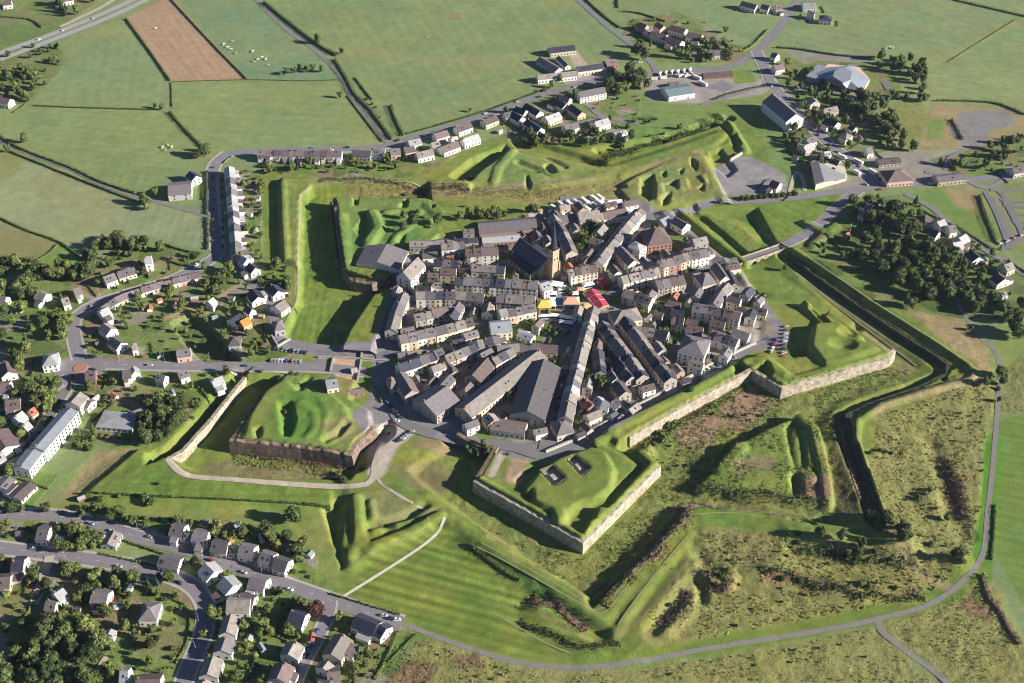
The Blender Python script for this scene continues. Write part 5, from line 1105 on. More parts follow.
for s_ in range(2):
    proto('olive', 'ball', 4.0, 6.5, 1.5, 800, 'olive', 60+s_); proto('pine', 'cone', 2.8, 11, 1.0, 800, 'pine', 70+s_); proto('poplar', 'column', 1.9, 11, 1.0, 700, 'dark', 80+s_, .5)
    proto('copper', 'ball', 4.0, 6.5, 1.4, 800, 'red', 90+s_); proto('gold', 'ball', 3.2, 5.0, 1.2, 600, 'gold', 95+s_); proto('small', 'ball', 2.2, 3.6, 1.0, 400, 'light', 98+s_, .45)
KN = dict(dark='dark leafy tree', mid='green leafy tree', light='light green tree', bush='green bush', darkbush='dark bush', olive='olive green tree', pine='dark conifer', poplar='narrow dark poplar', copper='copper leaved tree', gold='yellowing tree', small='small light green tree')
NM = dict(bush='bush', darkbush='bush', pine='conifer_tree', poplar='poplar_tree')
TR = random.Random(5); NT = [0]; SPECS = []
def tree(px, py, kind, s=1.0, label=None, group=None, xy=None, rank=None):
    x, y = xy or W(px, py); SPECS.append(dict(x=x, y=y, kind=kind, s=s*TR.uniform(.88, 1.12), q=TR.uniform(.9, 1.12), p=TR.randrange(len(PROTO[kind])), a=TR.uniform(0, 6.28), label=label, group=group, rank=rank, size=s*PROTO[kind][0][2]/math.hypot(y, CAMH)))
def wood(desc, poly, n, kinds, s=1.0, sp=5.5, zp=0):
    """trees nothing tells apart, standing inside an outline"""
    P = WP(poly, zp); Pn = np.array(P); got = []; tr = 0
    while len(got) < n and tr < n*60:
        tr += 1; x = TR.uniform(Pn[:, 0].min(), Pn[:, 0].max()); y = TR.uniform(Pn[:, 1].min(), Pn[:, 1].max())
        if not inside(np.array([x]), np.array([y]), P)[0] or any(math.hypot(x-a, y-b) < sp*s for a, b in got) or not free(x, y, 2, 1): continue
        got.append((x, y)); k = TR.choice(kinds); tree(0, 0, k, s*TR.uniform(.8, 1.2), None, f'{KN[k]}s {desc}', (x, y), rank=f'{KN[k]}s {desc}')
def T(kind, *pts, s=1.0):
    for p in pts:
        tree(p[0], p[1], kind, s*(p[2] if len(p) > 2 else 1))
wood('in the dark wood right of the long ditch', [(868,222),(905,215),(925,240),(945,262),(965,300),(950,306),(905,290),(870,268),(850,262),(860,240)], 44, ['dark','dark','mid','dark'], 1.25, 5.2)
wood('in the grove below the right crossroads', [(850,205),(885,200),(905,210),(900,222),(865,222),(845,215)], 12, ['dark','mid','dark'], 1.0, 5)
wood('at the right edge under the lane houses', [(955,290),(1000,300),(1024,305),(1030,345),(990,325),(965,308)], 12, ['dark','mid'], 1.1, 6)
wood('in the tall belt behind the exhibition hall', [(875,60),(905,58),(925,70),(932,98),(918,100),(905,75),(880,70)], 17, ['dark','mid'], .95, 4.5)
wood('in the grove below the exhibition hall', [(818,88),(870,98),(895,120),(905,140),(915,152),(890,150),(870,130),(840,110),(815,102)], 28, ['dark','dark','mid'], 1.05, 5)
wood('in the hedge row under the exhibition hall lawn', [(876,95),(930,99),(930,103),(876,100)], 9, ['dark','mid'], .7, 4)
wood('in the copse at the top left', [(58,-6),(100,-10),(95,6),(85,14),(62,20)], 13, ['dark','pine','mid'], 1.0, 4.5)
wood('in the copse left of the motorway fields', [(-6,64),(40,78),(45,85),(30,98),(20,104),(-6,92)], 20, ['dark','mid','olive'], .9, 5)
wood('along the slope left of the motorway fields', [(38,70),(60,48),(68,50),(42,92),(28,104)], 12, ['olive','mid'], .6, 4)
wood('beside the motorway embankment', [(0,60),(55,40),(60,47),(10,74)], 9, ['olive','mid'], .6, 4)
wood('in the row north of the left cottages', [(78,262),(95,245),(118,238),(132,242),(160,246),(165,255),(145,254),(110,250),(95,262),(85,272)], 16, ['dark','mid','olive'], .95, 5)
wood('in the belt between the left houses', [(58,272),(95,272),(96,285),(60,284),(38,283),(22,285),(40,275)], 15, ['dark','mid'], 1.0, 5)
wood('at the left edge under the pale meadow', [(-6,258),(20,268),(48,285),(40,300),(-6,300)], 17, ['dark','mid','light'], 1.05, 5)
wood('in the bright clump beside the left road junction', [(42,312),(66,314),(72,330),(68,342),(46,340)], 10, ['light','mid'], 1.0, 4.5)
wood('in the clump under the left roundabout', [(28,398),(45,384),(62,390),(56,404),(40,412)], 9, ['mid','dark','olive'], 1.0, 4.5)
wood('in the park clump left of the ditch track', [(150,408),(185,400),(185,425),(165,445),(145,445),(140,430)], 24, ['mid','dark','olive'], 1.0, 4.6)
wood('beside the long left apartment block', [(72,440),(100,430),(104,442),(85,455),(75,455)], 10, ['mid','olive'], .6, 3.6)
wood('in the bottom left wood', [(50,620),(95,632),(110,650),(95,690),(-6,700),(-6,655),(30,645),(45,640)], 30, ['dark','mid','dark'], 1.15, 5)
wood('around the dark pond garden at the lower left', [(25,628),(50,612),(75,618),(95,632),(60,640)], 8, ['dark','darkbush'], .9, 4.5)
wood('between the lower left roads', [(58,532),(98,538),(104,552),(60,552)], 13, ['mid','dark','light'], .8, 4)
wood('behind the upper white terrace avenue', [(240,180),(262,178),(262,240),(245,250)], 12, ['mid','darkbush','bush','small'], .75, 5)
wood('behind the upper left terrace', [(262,162),(345,162),(400,162),(395,170),(262,170)], 15, ['mid','bush','darkbush','small','gold'], .7, 4.5)
wood('below the blue roofed estate', [(508,138),(550,134),(600,134),(640,136),(620,148),(560,146),(520,144)], 26, ['dark','mid','olive'], .8, 4.5)
wood('in the tall clump beside the long white house', [(608,78),(632,74),(648,84),(645,97),(625,98),(608,95)], 14, ['mid','olive','dark'], 1.2, 4.5)
wood('in front of the dark semi-detached group', [(672,52),(700,52),(730,52),(735,60),(690,64),(670,60)], 14, ['dark','mid','gold'], .8, 4)
wood('behind the house beside the upper junction', [(700,42),(725,42),(735,54),(722,57),(705,52)], 9, ['dark','mid'], .8, 4.2)
wood('between the houses of the right hand road', [(800,105),(825,112),(850,125),(870,145),(850,142),(820,130),(798,125)], 16, ['dark','mid','olive'], .75, 5)
wood('beside the tall right apartment block', [(782,125),(795,125),(800,150),(785,148)], 7, ['mid','light'], .8, 4.5)
wood('behind the upper left bastion sheds', [(432,228),(460,222),(490,215),(540,212),(545,218),(510,226),(470,230),(440,236)], 17, ['dark','mid','gold','olive'], .85, 4.2)
wood('on the banks of the upper left bastion', [(405,212),(418,222),(410,245),(402,255),(398,240)], 6, ['darkbush','olive'], .8, 4)
wood('in the school garden behind the square', [(580,228),(605,228),(600,245),(585,258),(575,245)], 9, ['dark','mid'], .85, 5)
wood('along the gully below the avenue foot', [(168,300),(190,290),(215,284),(228,270),(235,275),(215,295),(180,312)], 15, ['mid','light','olive'], .75, 4.5)
wood('in the gardens of the inner left bend', [(122,302),(165,298),(170,320),(140,335),(120,325)], 12, ['mid','bush','small','darkbush'], .75, 5)
wood('lining the orange roofed house lane', [(262,275),(275,262),(290,268),(288,300),(280,318),(285,275)], 12, ['mid','darkbush','dark'], .7, 4.5)
wood('behind the lower left road houses', [(205,520),(260,528),(300,540),(312,562),(295,555),(255,540),(210,530)], 13, ['mid','dark','bush','olive'], .75, 4.5)
wood('along the upper verge of the lower left road', [(0,508),(60,510),(110,508),(160,518),(150,528),(100,518),(0,514)], 18, ['dark','mid','bush'], .65, 4.2)
wood('among the far right vegetable gardens', [(935,160),(1020,140),(1024,160),(975,176),(950,172)], 16, ['dark','mid','bush'], .75, 5)
wood('at the gully mouth in the lower right ditch', [(862,515),(885,512),(910,545),(905,552),(880,535),(866,530)], 13, ['dark','olive','darkbush'], .75, 4, zp=-2)
wood('scattered on the mound among the right scrub', [(790,535),(905,548),(912,558),(860,562),(795,550)], 16, ['darkbush','dark','bush'], .8, 4, zp=2)
wood('along the ruined bank north of the warehouse meadow', [(600,145),(660,135),(725,112),(735,116),(665,142),(605,152)], 16, ['olive','darkbush','bush'], .7, 4)
wood('in the thicket beside the eastern lane', [(862,240),(850,250),(835,262),(822,245),(812,250),(840,268),(862,262)], 9, ['mid','darkbush'], .7, 5)
wood('in the gardens on the right lane', [(905,245),(950,255),(975,270),(960,285),(920,265)], 13, ['mid','light','dark'], .8, 5)
wood('in the gardens below the lower bend', [(238,618),(262,612),(275,640),(262,665),(240,680),(232,650)], 11, ['bush','small','mid','darkbush'], .7, 5)
wood('in the gardens of the bottom left corner', [(70,575),(140,580),(175,600),(170,640),(140,655),(120,625),(80,600)], 20, ['mid','small','bush','olive','darkbush','light'], .8, 5.5)
wood('in the yards of the lower right town block', [(590,355),(612,360),(615,380),(600,392),(588,385)], 8, ['dark','mid'], .7, 4)
wood('in the leafy yards near the big villa', [(655,322),(668,320),(672,332),(660,338)], 4, ['mid','light'], .75, 4)
wood('around the gardens of the left roundabout', [(0,305),(30,310),(35,345),(18,380),(0,372)], 12, ['mid','dark','bush'], .85, 6)
# avenue rows, one by one
for i, px in enumerate(range(741, 800, 6)): tree(px, 200-(px-741)*.09, 'darkbush', 1.35, f'{nth(i)} clipped dark tree from the left beside the grey parking ground', 'clipped dark trees beside the grey parking ground')
for i, (px, py) in enumerate([(531,324),(537,326),(543,328),(549,330),(555,332),(560,333),(534,329),(541,331),(548,334),(555,337)]): tree(px, py, 'small', .95, f'{nth(i)} clipped light green tree planted below the market square, counted row by row', 'clipped trees below the market square')
for i in range(8): tree(213.5-.1*i, 168+i*10.5, 'bush', .55, f'{nth(i)} roadside bush from the top along the shaded left avenue', 'roadside bushes along the shaded left avenue')
T('dark', (205,157,1.25),(209,152,.9),(162,110,.6),(155,108,.5),(318,44,.85),(342,54,.6),(340,98,.6),(637,56,1.5),(644,60,1.1),(640,48,1.0),(712,44,.8),(25,143,.8),(8,152,.7),(998,402,.5),(999,378,.9),(1002,385,.7),(985,387,.7),(36,298,.9),(295,522,1.3),(955,562,.9),(946,520,.5))
T('mid', (145,205,1.1),(148,210,.9),(156,196,.7),(300,70,.7),(307,72,.8),(295,73,.6),(313,70,.7),(322,72,.7),(288,74,.6),(281,75,.5),(470,112,.45),(762,290,.0001),(98,577,.8),(170,582,.8),(213,618,.9),(204,637,.55),(560,82,.9),(552,88,.8),(545,92,.5),(230,272,1.0),(240,262,.8),(48,408,.8),(330,158,.8),(385,160,.8),(262,186,.6),(165,568,.7),(300,606,.6),(268,612,.7),(880,60,1.0),(720,205,.5),(785,268,.5))
T('light', (76,572,1.0),(122,580,1.1),(116,588,.9),(762,300,1.0),(757,294,.6),(252,355,.8),(100,286,.9),(222,630,.5),(288,618,.6),(268,355,.6),(205,270,.8))
T('copper', (316,616,1.2),(196,159,.6),(150,645,.4)); T('gold', (535,214,.9),(528,212,.8),(124,238,.8),(30,585,.8),(232,545,1.0),(104,640,.5),(740,52,.6),(60,665,.7),(124,254,.6))
T('pine', (915,205,.8),(150,590,.8),(158,586,.6),(275,595,.6),(65,610,.6),(80,635,.9),(20,300,.7),(905,228,1.0),(600,152,.4),(50,590,.5))
T('poplar', (725,56,.7),(888,250,.9),(923,298,1.2),(905,306,1.0),(945,298,1.2),(1000,250,.5),(62,300,.6),(650,48,.7))
T('olive', (927,300,1.3),(910,308,1.1),(865,272,.8),(80,602,.8),(196,565,.8),(160,580,.6),(885,290,.8),(975,312,.6),(970,330,.5))
for q in [(x, y) for x, y in [(467,446),(476,449),(483,447),(492,450),(472,451),(487,452),(479,452)]]: tree(q[0], q[1], TR.choice(['mid', 'dark', 'light']), .75, None, 'leafy clump beside the lower bastion flank', rank='leafy trees in the clump beside the lower bastion flank')
T('bush', (350,180,.8),(410,208,1),(418,218,1.1),(425,222,.9),(465,207,.8),(430,232,.9),(388,262,.6),(262,372,.8),(268,352,1.0),(283,350,.9),(740,318,.8),(746,306,.9),(705,258,.6),(620,412,1.0),(628,407,.9),(120,500,.8),(160,487,.7),(102,502,1.2),(262,345,.9))
T('darkbush', (146,502,1.6),(152,504,1.4),(298,378,1.2),(286,416,1.0),(334,472,1.2),(342,476,1.3),(338,468,1.3),(345,482,1.1),(735,412,.8),(690,398,1.1),(668,422,1.4),(662,430,1.4),(675,418,1.2),(655,440,1.0),(663,436,1.5),(700,408,1.0),(712,402,.9),(858,420,.5),(715,575,1.1),(722,580,1.0),(958,560,1.2),(962,565,1.1),(670,605,.8),(783,580,1.0),(800,582,.8),(895,590,.8),(860,588,1.0),(868,590,1.0),(930,492,.9),(925,496,1.0),(918,500,.9),(950,468,1.1),(953,476,1.0),(870,455,.7),(880,452,.9),(892,454,.8),(998,390,.9),(380,118,.6),(372,105,.8),(366,100,.9),(376,108,.8),(392,107,.9),(650,122,.9),(645,124,.8),(656,120,.8),(628,128,1.0),(634,122,1.3),(600,90,1.0),(607,168,.6),(405,190,.8),(470,178,1.2),(476,180,1.0),(465,182,1.0),(540,174,.6),(420,150,.8),(880,68,1),(930,545,1.0))
# single scattered garden trees and shrubs over the suburbs
def scatter(poly, n, kinds, s=.6, sp=5):
    P = WP(poly); Pn = np.array(P); k = tr = 0; got = []
    while k < n and tr < n*50:
        tr += 1; x = TR.uniform(Pn[:, 0].min(), Pn[:, 0].max()); y = TR.uniform(Pn[:, 1].min(), Pn[:, 1].max())
        if not inside(np.array([x]), np.array([y]), P)[0] or not free(x, y, 2, 1.2) or any(math.hypot(x-a, y-b) < sp for a, b in got): continue
        if min(float(dseg(np.array([x]), np.array([y]), q, False)[0]) for q in RDS) < 7: continue
        got.append((x, y)); k += 1; tree(0, 0, TR.choice(kinds), s*TR.uniform(.7, 1.3), xy=(x, y))
RDS = [WP(q) for q in (N_ROAD, T_ROAD, W_ROAD, E_ROAD, S_ROAD, NE_R, [(-20,546),(0,548),(50,554),(100,561),(150,570),(187,583),(203,600),(206,618),(201,640),(188,670),(180,695)], [(330,601),(328,615),(318,636),(300,670),(292,695)])]
scatter([(0,560),(100,566),(185,588),(195,612),(185,650),(170,683),(0,683)], 59, ['mid','bush','small','olive','darkbush','light'], .75)
scatter([(212,570),(330,604),(395,628),(370,683),(205,683)], 69, ['bush','small','darkbush','mid'], .6)
scatter([(90,375),(240,374),(225,400),(160,445),(90,440)], 46, ['bush','small','darkbush','mid'], .7)
scatter([(80,325),(105,310),(180,285),(215,270),(290,280),(285,340),(262,360),(90,360)], 69, ['bush','small','darkbush','mid','light'], .65)
scatter([(0,400),(65,390),(60,420),(25,480),(0,500)], 27, ['bush','mid','darkbush'], .8)
scatter([(500,108),(560,92),(640,96),(635,140),(520,140)], 36, ['bush','darkbush','mid'], .6); scatter([(775,55),(870,100),(900,150),(820,190),(785,120)], 50, ['bush','mid','darkbush','dark'], .75)
scatter([(845,200),(905,197),(1020,270),(1024,310),(930,275)], 46, ['bush','mid','darkbush','light'], .7); scatter([(625,20),(700,20),(760,50),(700,62)], 23, ['bush','darkbush','mid'], .7)
scatter([(400,395),(410,262),(640,212),(730,270),(770,330),(600,430),(560,445),(400,395)], 78, ['bush','darkbush','mid','small'], .6, 8)
scatter([(236,170),(264,170),(264,262),(240,262)], 34, ['bush','darkbush','mid','small'], .6, 3.5)
scatter([(262,158),(400,160),(396,172),(262,174)], 36, ['bush','darkbush','mid','small','olive'], .65, 3.5)
scatter([(100,512),(160,518),(300,545),(315,590),(290,575),(150,535)], 34, ['bush','darkbush','mid','small'], .65, 4)
scatter([(0,520),(95,528),(140,542),(60,550),(0,544)], 16, ['bush','darkbush','mid'], .7, 4)
scatter([(80,264),(125,244),(205,254),(170,276),(115,290)], 24, ['bush','darkbush','mid','olive'], .7, 4)
scatter([(930,160),(1024,138),(1024,172),(965,178)], 18, ['bush','darkbush','mid'], .7, 4)
scatter([(880,425),(980,385),(985,500),(970,555),(945,588),(850,608),(710,635),(705,545),(885,555)], 60, ['darkbush','bush','bush'], .45, 4)
scatter([(410,640),(520,672),(640,674),(760,652),(870,632),(930,690),(400,690)], 30, ['bush','darkbush'], .35, 5)
scatter([(640,445),(672,425),(745,385),(780,402),(740,440),(690,480),(655,490)], 18, ['bush','darkbush'], .5, 4)
FARMAT = {}
def plant_all():
    isb = lambda q: 'bush' in q['kind']; singles = {}; ranks = {}; far = {}
    for grp in (False, True):
        L_ = sorted([q for q in SPECS if isb(q) == grp and q['s'] > .01], key=lambda q: -(q['size']+(1 if q['label'] else 0)))
        for i, q in enumerate(L_):
            c, t, r_, h_ = PROTO[q['kind']][q['p']]; z = hz(q['x'], q['y'])-.1
            if i >= 290: far.setdefault(q['kind'], []).append(q); continue
            NT[0] += 1; r = thing(NM.get(q['kind'], 'tree'), (q['x'], q['y'], z), q['a'], q['label'], 'bush' if grp else 'tree', q['group'])
            r.scale = (q['s'], q['s'], q['s']*q['q']); link('crown', c, r)
            if not grp: link('trunk', t, r)
            if q['rank']: ranks.setdefault(q['rank'], []).append((q['x'], q['y'], r))
            elif not q['label']: singles.setdefault(q['kind'], []).append((q['x'], q['y'], r))
    for kd, L_ in singles.items(): ranked(L_, lambda n, l, kd=kd: f'{KN[kd]}, {n} nearest {l}')
    for kd, L_ in ranks.items():
        L_.sort(key=lambda q: q[0]/math.hypot(q[1], CAMH))
        for i, (x, y, r) in enumerate(L_): tag(r, (f'{nth(i)} from left, {kd}' if len(L_) > 1 else 'single '+kd.replace('trees ', 'tree ', 1).replace('bushes ', 'bush ', 1)))
    # the smallest ones in the distance: one object, lighter crowns
    V = []; F = []; MI = []; mats = []; n0 = 0
    for kd, L_ in far.items():
        c = PROTO[kd][0][0]; shp = {'pine': 'cone', 'poplar': 'column'}.get(kd, 'ball'); r0 = PROTO[kd][0][2]; zt = PROTO[kd][0][3]
        vs = []
        for s_ in range(2): v, f = crown(shp, r0, zt*.82, zt*.16, 200, 300+s_, r0*.20); vs.append((np.array(v), f))
        mi = len(mats); mats.append(c.materials[0])
        for q in L_:
            v, f = vs[q['p'] % 2]; ca, sa = math.cos(q['a'])*q['s'], math.sin(q['a'])*q['s']; z = hz(q['x'], q['y'])-.1
            P = np.stack([v[:, 0]*ca-v[:, 1]*sa+q['x'], v[:, 0]*sa+v[:, 1]*ca+q['y'], v[:, 2]*q['s']*q['q']+z], 1); V.append(P); F += [tuple(i+n0 for i in g_) for g_ in f]; MI += [mi]*len(f); n0 += len(v)
    if V:
        me_ = mesh('trees', np.concatenate(V).tolist(), F)
        for m_ in mats: me_.materials.append(m_)
        me_.polygons.foreach_set('material_index', MI); tag(link('trees', me_), 'smaller trees and shrubs of the distant gardens and woods', 'trees', kind='stuff')
    print('plants', NT[0], 'far', sum(len(v) for v in far.values()))
plant_all()
# ---- hedges
def hedge(desc, pts, h=1.6, wd=1.6, mat='hedge', cat='hedge', zp=0, name='hedge', den=1.0, kind=None, raw=None):
    P = catmull(raw or WP(pts, zp), 2.0); Nn = offs(P); rg = np.random.default_rng(int(abs(P[0][0])*7+P[0][1])); v = []; f = []
    wild = any(k in (desc or '') for k in ('shrub', 'thicket', 'overgrown', 'dark ivy'))
    if wild: ph = rg.uniform(0, 6); P = [(x+a*wd*.45*math.sin(i*.55+ph+math.sin(i*.21)), y+b*wd*.45*math.sin(i*.55+ph+math.sin(i*.21))) for i, ((x, y), (a, b)) in enumerate(zip(P, Nn))]
    ox, oy = P[0]; oz = hz(*P[0]); n = len(P)
    for i, ((x, y), (a, b)) in enumerate(zip(P, Nn)):
        hh = h*(rg.uniform(.65, 1.0) if not wild else rg.choice([.03, .2, .4, .6]))*(.65 if wd > 2.1 else 1); ww = wd*rg.uniform(.35, .5); gl = hz(x-a*ww, y-b*ww)-oz; gr = hz(x+a*ww, y+b*ww)-oz
        v += [(x-ox-a*ww, y-oy-b*ww, gl-.2), (x-ox-a*ww*.8, y-oy-b*ww*.8, gl+hh*.8), (x-ox+a*ww*.8, y-oy+b*ww*.8, gr+hh*.8), (x-ox+a*ww, y-oy+b*ww, gr-.2)]
    for i in range(n-1):
        for k in range(3): f.append((i*4+k, (i+1)*4+k, (i+1)*4+k+1, i*4+k+1))
    f += [(0, 1, 2, 3), ((n-1)*4+3, (n-1)*4+2, (n-1)*4+1, (n-1)*4)]
    for i in range(n-1):
        for k in range(int((5+wd*1.6)*den*(2.4 if wild else 1.6 if wd > 2.1 else 1))):
            t_ = rg.random(); x = P[i][0]*(1-t_)+P[i+1][0]*t_; y = P[i][1]*(1-t_)+P[i+1][1]*t_; a, b = Nn[i]; o_ = (rg.normal()*.55 if wild else rg.uniform(-.5, .5))*wd; zz = rg.uniform(.1 if wild else .2, 1.1)*h*(rg.uniform(.3, 1.1) if wild else 1)
            d = np.array([a*o_, b*o_, .6*h]); d = d/np.linalg.norm(d)+rg.normal(size=3)*.6
            cards(v, f, np.array([x-ox+a*o_, y-oy+b*o_, hz(x+a*o_, y+b*o_)-oz+zz]), d/np.linalg.norm(d), .55*rg.uniform(.7, 1.4), rg)
    o = link(name, mesh(name, v, f, LEAF[mat]), None, (ox, oy, oz)); tag(o, desc, cat, kind=kind); return o
hedge('hedge on the left side of the brown ploughed field', [(126,19),(150,52),(170,81)], 1.8, 1.8); hedge('hedge on the right side of the brown ploughed field', [(171,0),(210,42),(247,80)], 1.3, 1.4, 'olive')
hedge('hedge under the field left of the brown ploughed field', [(33,106),(80,108),(150,110)], 1.5, 1.6); hedge('hedge running down to the round tree above the avenue', [(170,113),(185,130),(203,148)], 2.2, 2.2)
hedge('thin hedge below the brown ploughed field', [(172,82),(247,80),(300,81),(340,80)], .8, 1, 'olive'); hedge('thin field edge between the two upper left pastures', [(171,83),(172,107)], .8, .8, 'olive')
hedge('dark hedge right of the long upper lane', [(264,3),(290,24),(316,44),(336,56)], 3.4, 2.6, 'dark'); hedge('dark hedge on the lower bend of the long upper lane', [(335,60),(346,78),(356,96),(372,112),(392,140)], 3.6, 2.6, 'dark')
hedge('short dark hedge beside the small dry paddock', [(391,106),(396,120),(404,136)], 3.0, 2.2, 'dark'); hedge('hedge left of the lower lane bend', [(347,96),(365,120),(382,142)], 1.0, 1.0, 'olive')
hedge('small hedge above the dry paddock', [(355,78),(364,90),(372,100)], 1.4, 1.2); hedge('hedge along the upper side of the left lane', [(-5,133),(18,148),(70,168),(100,182),(135,194)], 2.2, 2, 'dark')
hedge('hedge along the lower side of the left lane', [(10,152),(60,172),(100,188),(140,203)], 1.8, 1.6); hedge('hedge between the two pale left meadows', [(-5,216),(25,230),(60,243),(85,262)], 1.6, 1.6)
hedge('hedge closing the small triangular meadow at the left', [(58,245),(48,254),(38,260)], 1.3, 1.2); hedge('tall dark hedge below the pale left meadow', [(-5,260),(20,260),(38,264),(48,272)], 4, 4, 'dark')
hedge('dark clipped hedge beside the shaded left avenue', [(207,172),(207,215)], 2.2, 2, 'dark'); hedge('hedge at the right edge of the striped left meadow', [(208,218),(208,250)], 2.2, 2, 'dark')
hedge('hedge under the striped left meadow', [(160,243),(180,250),(200,254)], 1.6, 1.5); hedge('garden hedge below the striped left meadow', [(165,260),(185,266),(200,262)], 1.5, 1.5)
hedge('hedge along the upper edge of the curved upper road', [(400,136),(440,125),(480,113),(512,102),(550,88)], 1.4, 1.5); hedge('hedge beside the lane by the dark semi-detached group', [(586,0),(605,17),(620,28)], 2.0, 1.8, 'dark')
hedge('hedge around the gardens of the dark semi-detached group', [(622,12),(640,14),(665,22)], 2.0, 1.6, 'dark'); hedge('short hedge above the upper lane garden', [(617,-4),(618,8)], 2, 2, 'dark')
hedge('hedge beside the road below the top pasture', [(768,30),(752,46),(742,52)], 1.8, 1.6, 'dark'); hedge('hedge along the lower edge of the top right pasture', [(776,48),(800,50),(840,56),(875,58)], 2.2, 2, 'dark')
hedge('hedge crossing the top right corner', [(940,-3),(970,4),(1000,11),(1030,18)], 2.4, 2.2, 'dark'); hedge('thin pale field edge in the top right pasture', [(948,62),(975,45),(1015,20)], .7, .9, 'gold')
hedge('hedge along the upper edge of the dry ground at the right', [(936,101),(975,102),(1000,105),(1024,115)], 2.2, 2, 'dark'); hedge('dark earth hedge inside the dry ground at the right', [(951,120),(956,128),(962,140)], 2.0, 2.4, 'dark')
hedge('hedge beside the motorway at the top left', [(0,17),(30,20),(42,28)], 2, 2, 'dark'); hedge('dark hedge left of the parking loops at the right edge', [(979,196),(985,215),(996,243)], 2.6, 2.2, 'dark')
hedge('hedge above the right edge lane', [(920,210),(945,222),(965,232),(990,248)], 1.4, 1.4, 'dark'); hedge('long bushy hedge below the grass bank above the lower left houses', [(84,495),(130,498),(200,501),(260,504),(330,508)], 1.3, 1.4, 'dark')
hedge('hedge along the lower side of the lower left upper road', [(60,526),(100,534),(150,550),(185,562)], 1.3, 1.3, 'dark'); hedge('hedge along the road below the wedge houses', [(100,554),(150,565),(170,572)], 1.3, 1.3, 'dark')
hedge('low bushes lining the lower left main road', [(330,594),(360,603),(400,615)], 1.0, 1.2); hedge('hedge between the lower gardens and the scrub', [(398,632),(388,655),(375,680)], 1.5, 1.5)
hedge('garden hedge behind the lower terrace gardens', [(268,618),(258,650),(246,690)], 1.6, 1.4, 'dark'); hedge('hedge between two lower middle gardens', [(262,632),(285,640),(310,648)], 1.5, 1.2, 'dark')
hedge('hedge beside the slate hipped house garden', [(135,668),(155,672),(175,668)], 1.8, 1.6, 'dark'); hedge('hedge inside the lower bend of the road', [(170,598),(185,606),(190,620),(188,640),(176,664)], 1.2, 1.2)
hedge('reddish hedge bending along the far lower right pasture', [(983,575),(988,595),(1000,612),(1010,630),(1020,645)], 2.4, 2.8, 'ivy'); hedge('dark hedge right of the grey track', [(991,560),(994,530),(995,505)], 1.2, 1.2, 'dark')
hedge('dark hedge above the striped glacis lawn', [(470,545),(500,568),(520,580)], 1.6, 2.0, 'dark'); hedge('reddish overgrown bank below the bastion walk', [(532,594),(560,609),(590,622)], 2.2, 5.5, 'ivy', zp=2)
hedge('dry shrub belt outside the bastion walk', [(520,622),(560,640),(590,648),(620,645)], 1.0, 2.4, 'olive'); hedge('purple brown shrub bank right of the lower bastion', [(690,508),(673,527),(656,548),(636,567)], 3.0, 7, 'ivy')
hedge('sandy shrub spur at the foot of the lower bastion', [(631,573),(614,590),(600,604)], 1.6, 6, 'gold'); hedge('purple brown shrub hump near the outer bank', [(692,590),(680,606),(664,624)], 1.3, 6, 'ivy', zp=2)
hedge('shrub ring on the small mound left of the dry scrub', [(708,572),(712,584),(724,590),(730,580)], 1.5, 2.5, 'ivy', zp=2); hedge('brown shrub line on the counterscarp bank', [(692,503),(730,506),(775,512)], 1.0, 3, 'ivy')
hedge('dark ivy at the foot of the triangular outwork', [(697,490),(730,496),(770,499),(828,507)], 2.6, 3, 'dark', zp=-3); hedge('reddish hedge in the shadowed right ditch', [(840,418),(846,445),(853,470),(862,498)], 2.0, 3, 'ivy')
hedge('dark thicket along the mound in the right scrub', [(785,545),(820,553),(860,560),(905,562)], 3.0, 4, 'dark'); hedge('dark shrub line through the lower right scrub', [(760,570),(790,577),(830,590),(880,598),(925,600)], 1.6, 3, 'olive')
hedge('reddish shrub strip in the right scrub', [(943,460),(952,475),(958,495),(968,520)], 2.0, 4.5, 'ivy'); hedge('shrub line along the ruined bank of the northern outwork', [(600,162),(650,143),(690,130),(722,116)], 2.2, 5, 'hedge', den=1.6)
hedge('dry shrub line along the northern ditch', [(320,186),(360,185),(420,190),(470,192)], 1.2, 2, 'ivy', zp=-1); hedge('vines hanging on the upper left bastion wall', [(331,204),(335,240),(340,266),(350,281),(372,287)], 4.5, 1.6, 'olive', zp=-3)
hedge('shrubs on the wall of the left bastion', [(232,443),(270,448),(310,453),(350,458)], 1.4, 2.0, 'ivy', zp=2); hedge('green shrubs at the foot of the sunlit curtain wall', [(640,448),(670,432),(705,412),(745,388)], 1.8, 3.0, 'mid', zp=-6)
hedge('garden hedge by the square hipped house', [(16,374),(35,385),(48,380)], 1.5, 1.4); hedge('hedge right of the grey sheet roofed barn', [(203,180),(203,200)], 1.6, 1.4, 'dark')
hedge('line of shrubs under the warehouse meadow', [(640,120),(655,118)], 2, 3, 'dark'); hedge('shrubs along the lane to the warehouse', [(712,100),(735,92),(765,86)], 1.4, 1.4, 'dark')
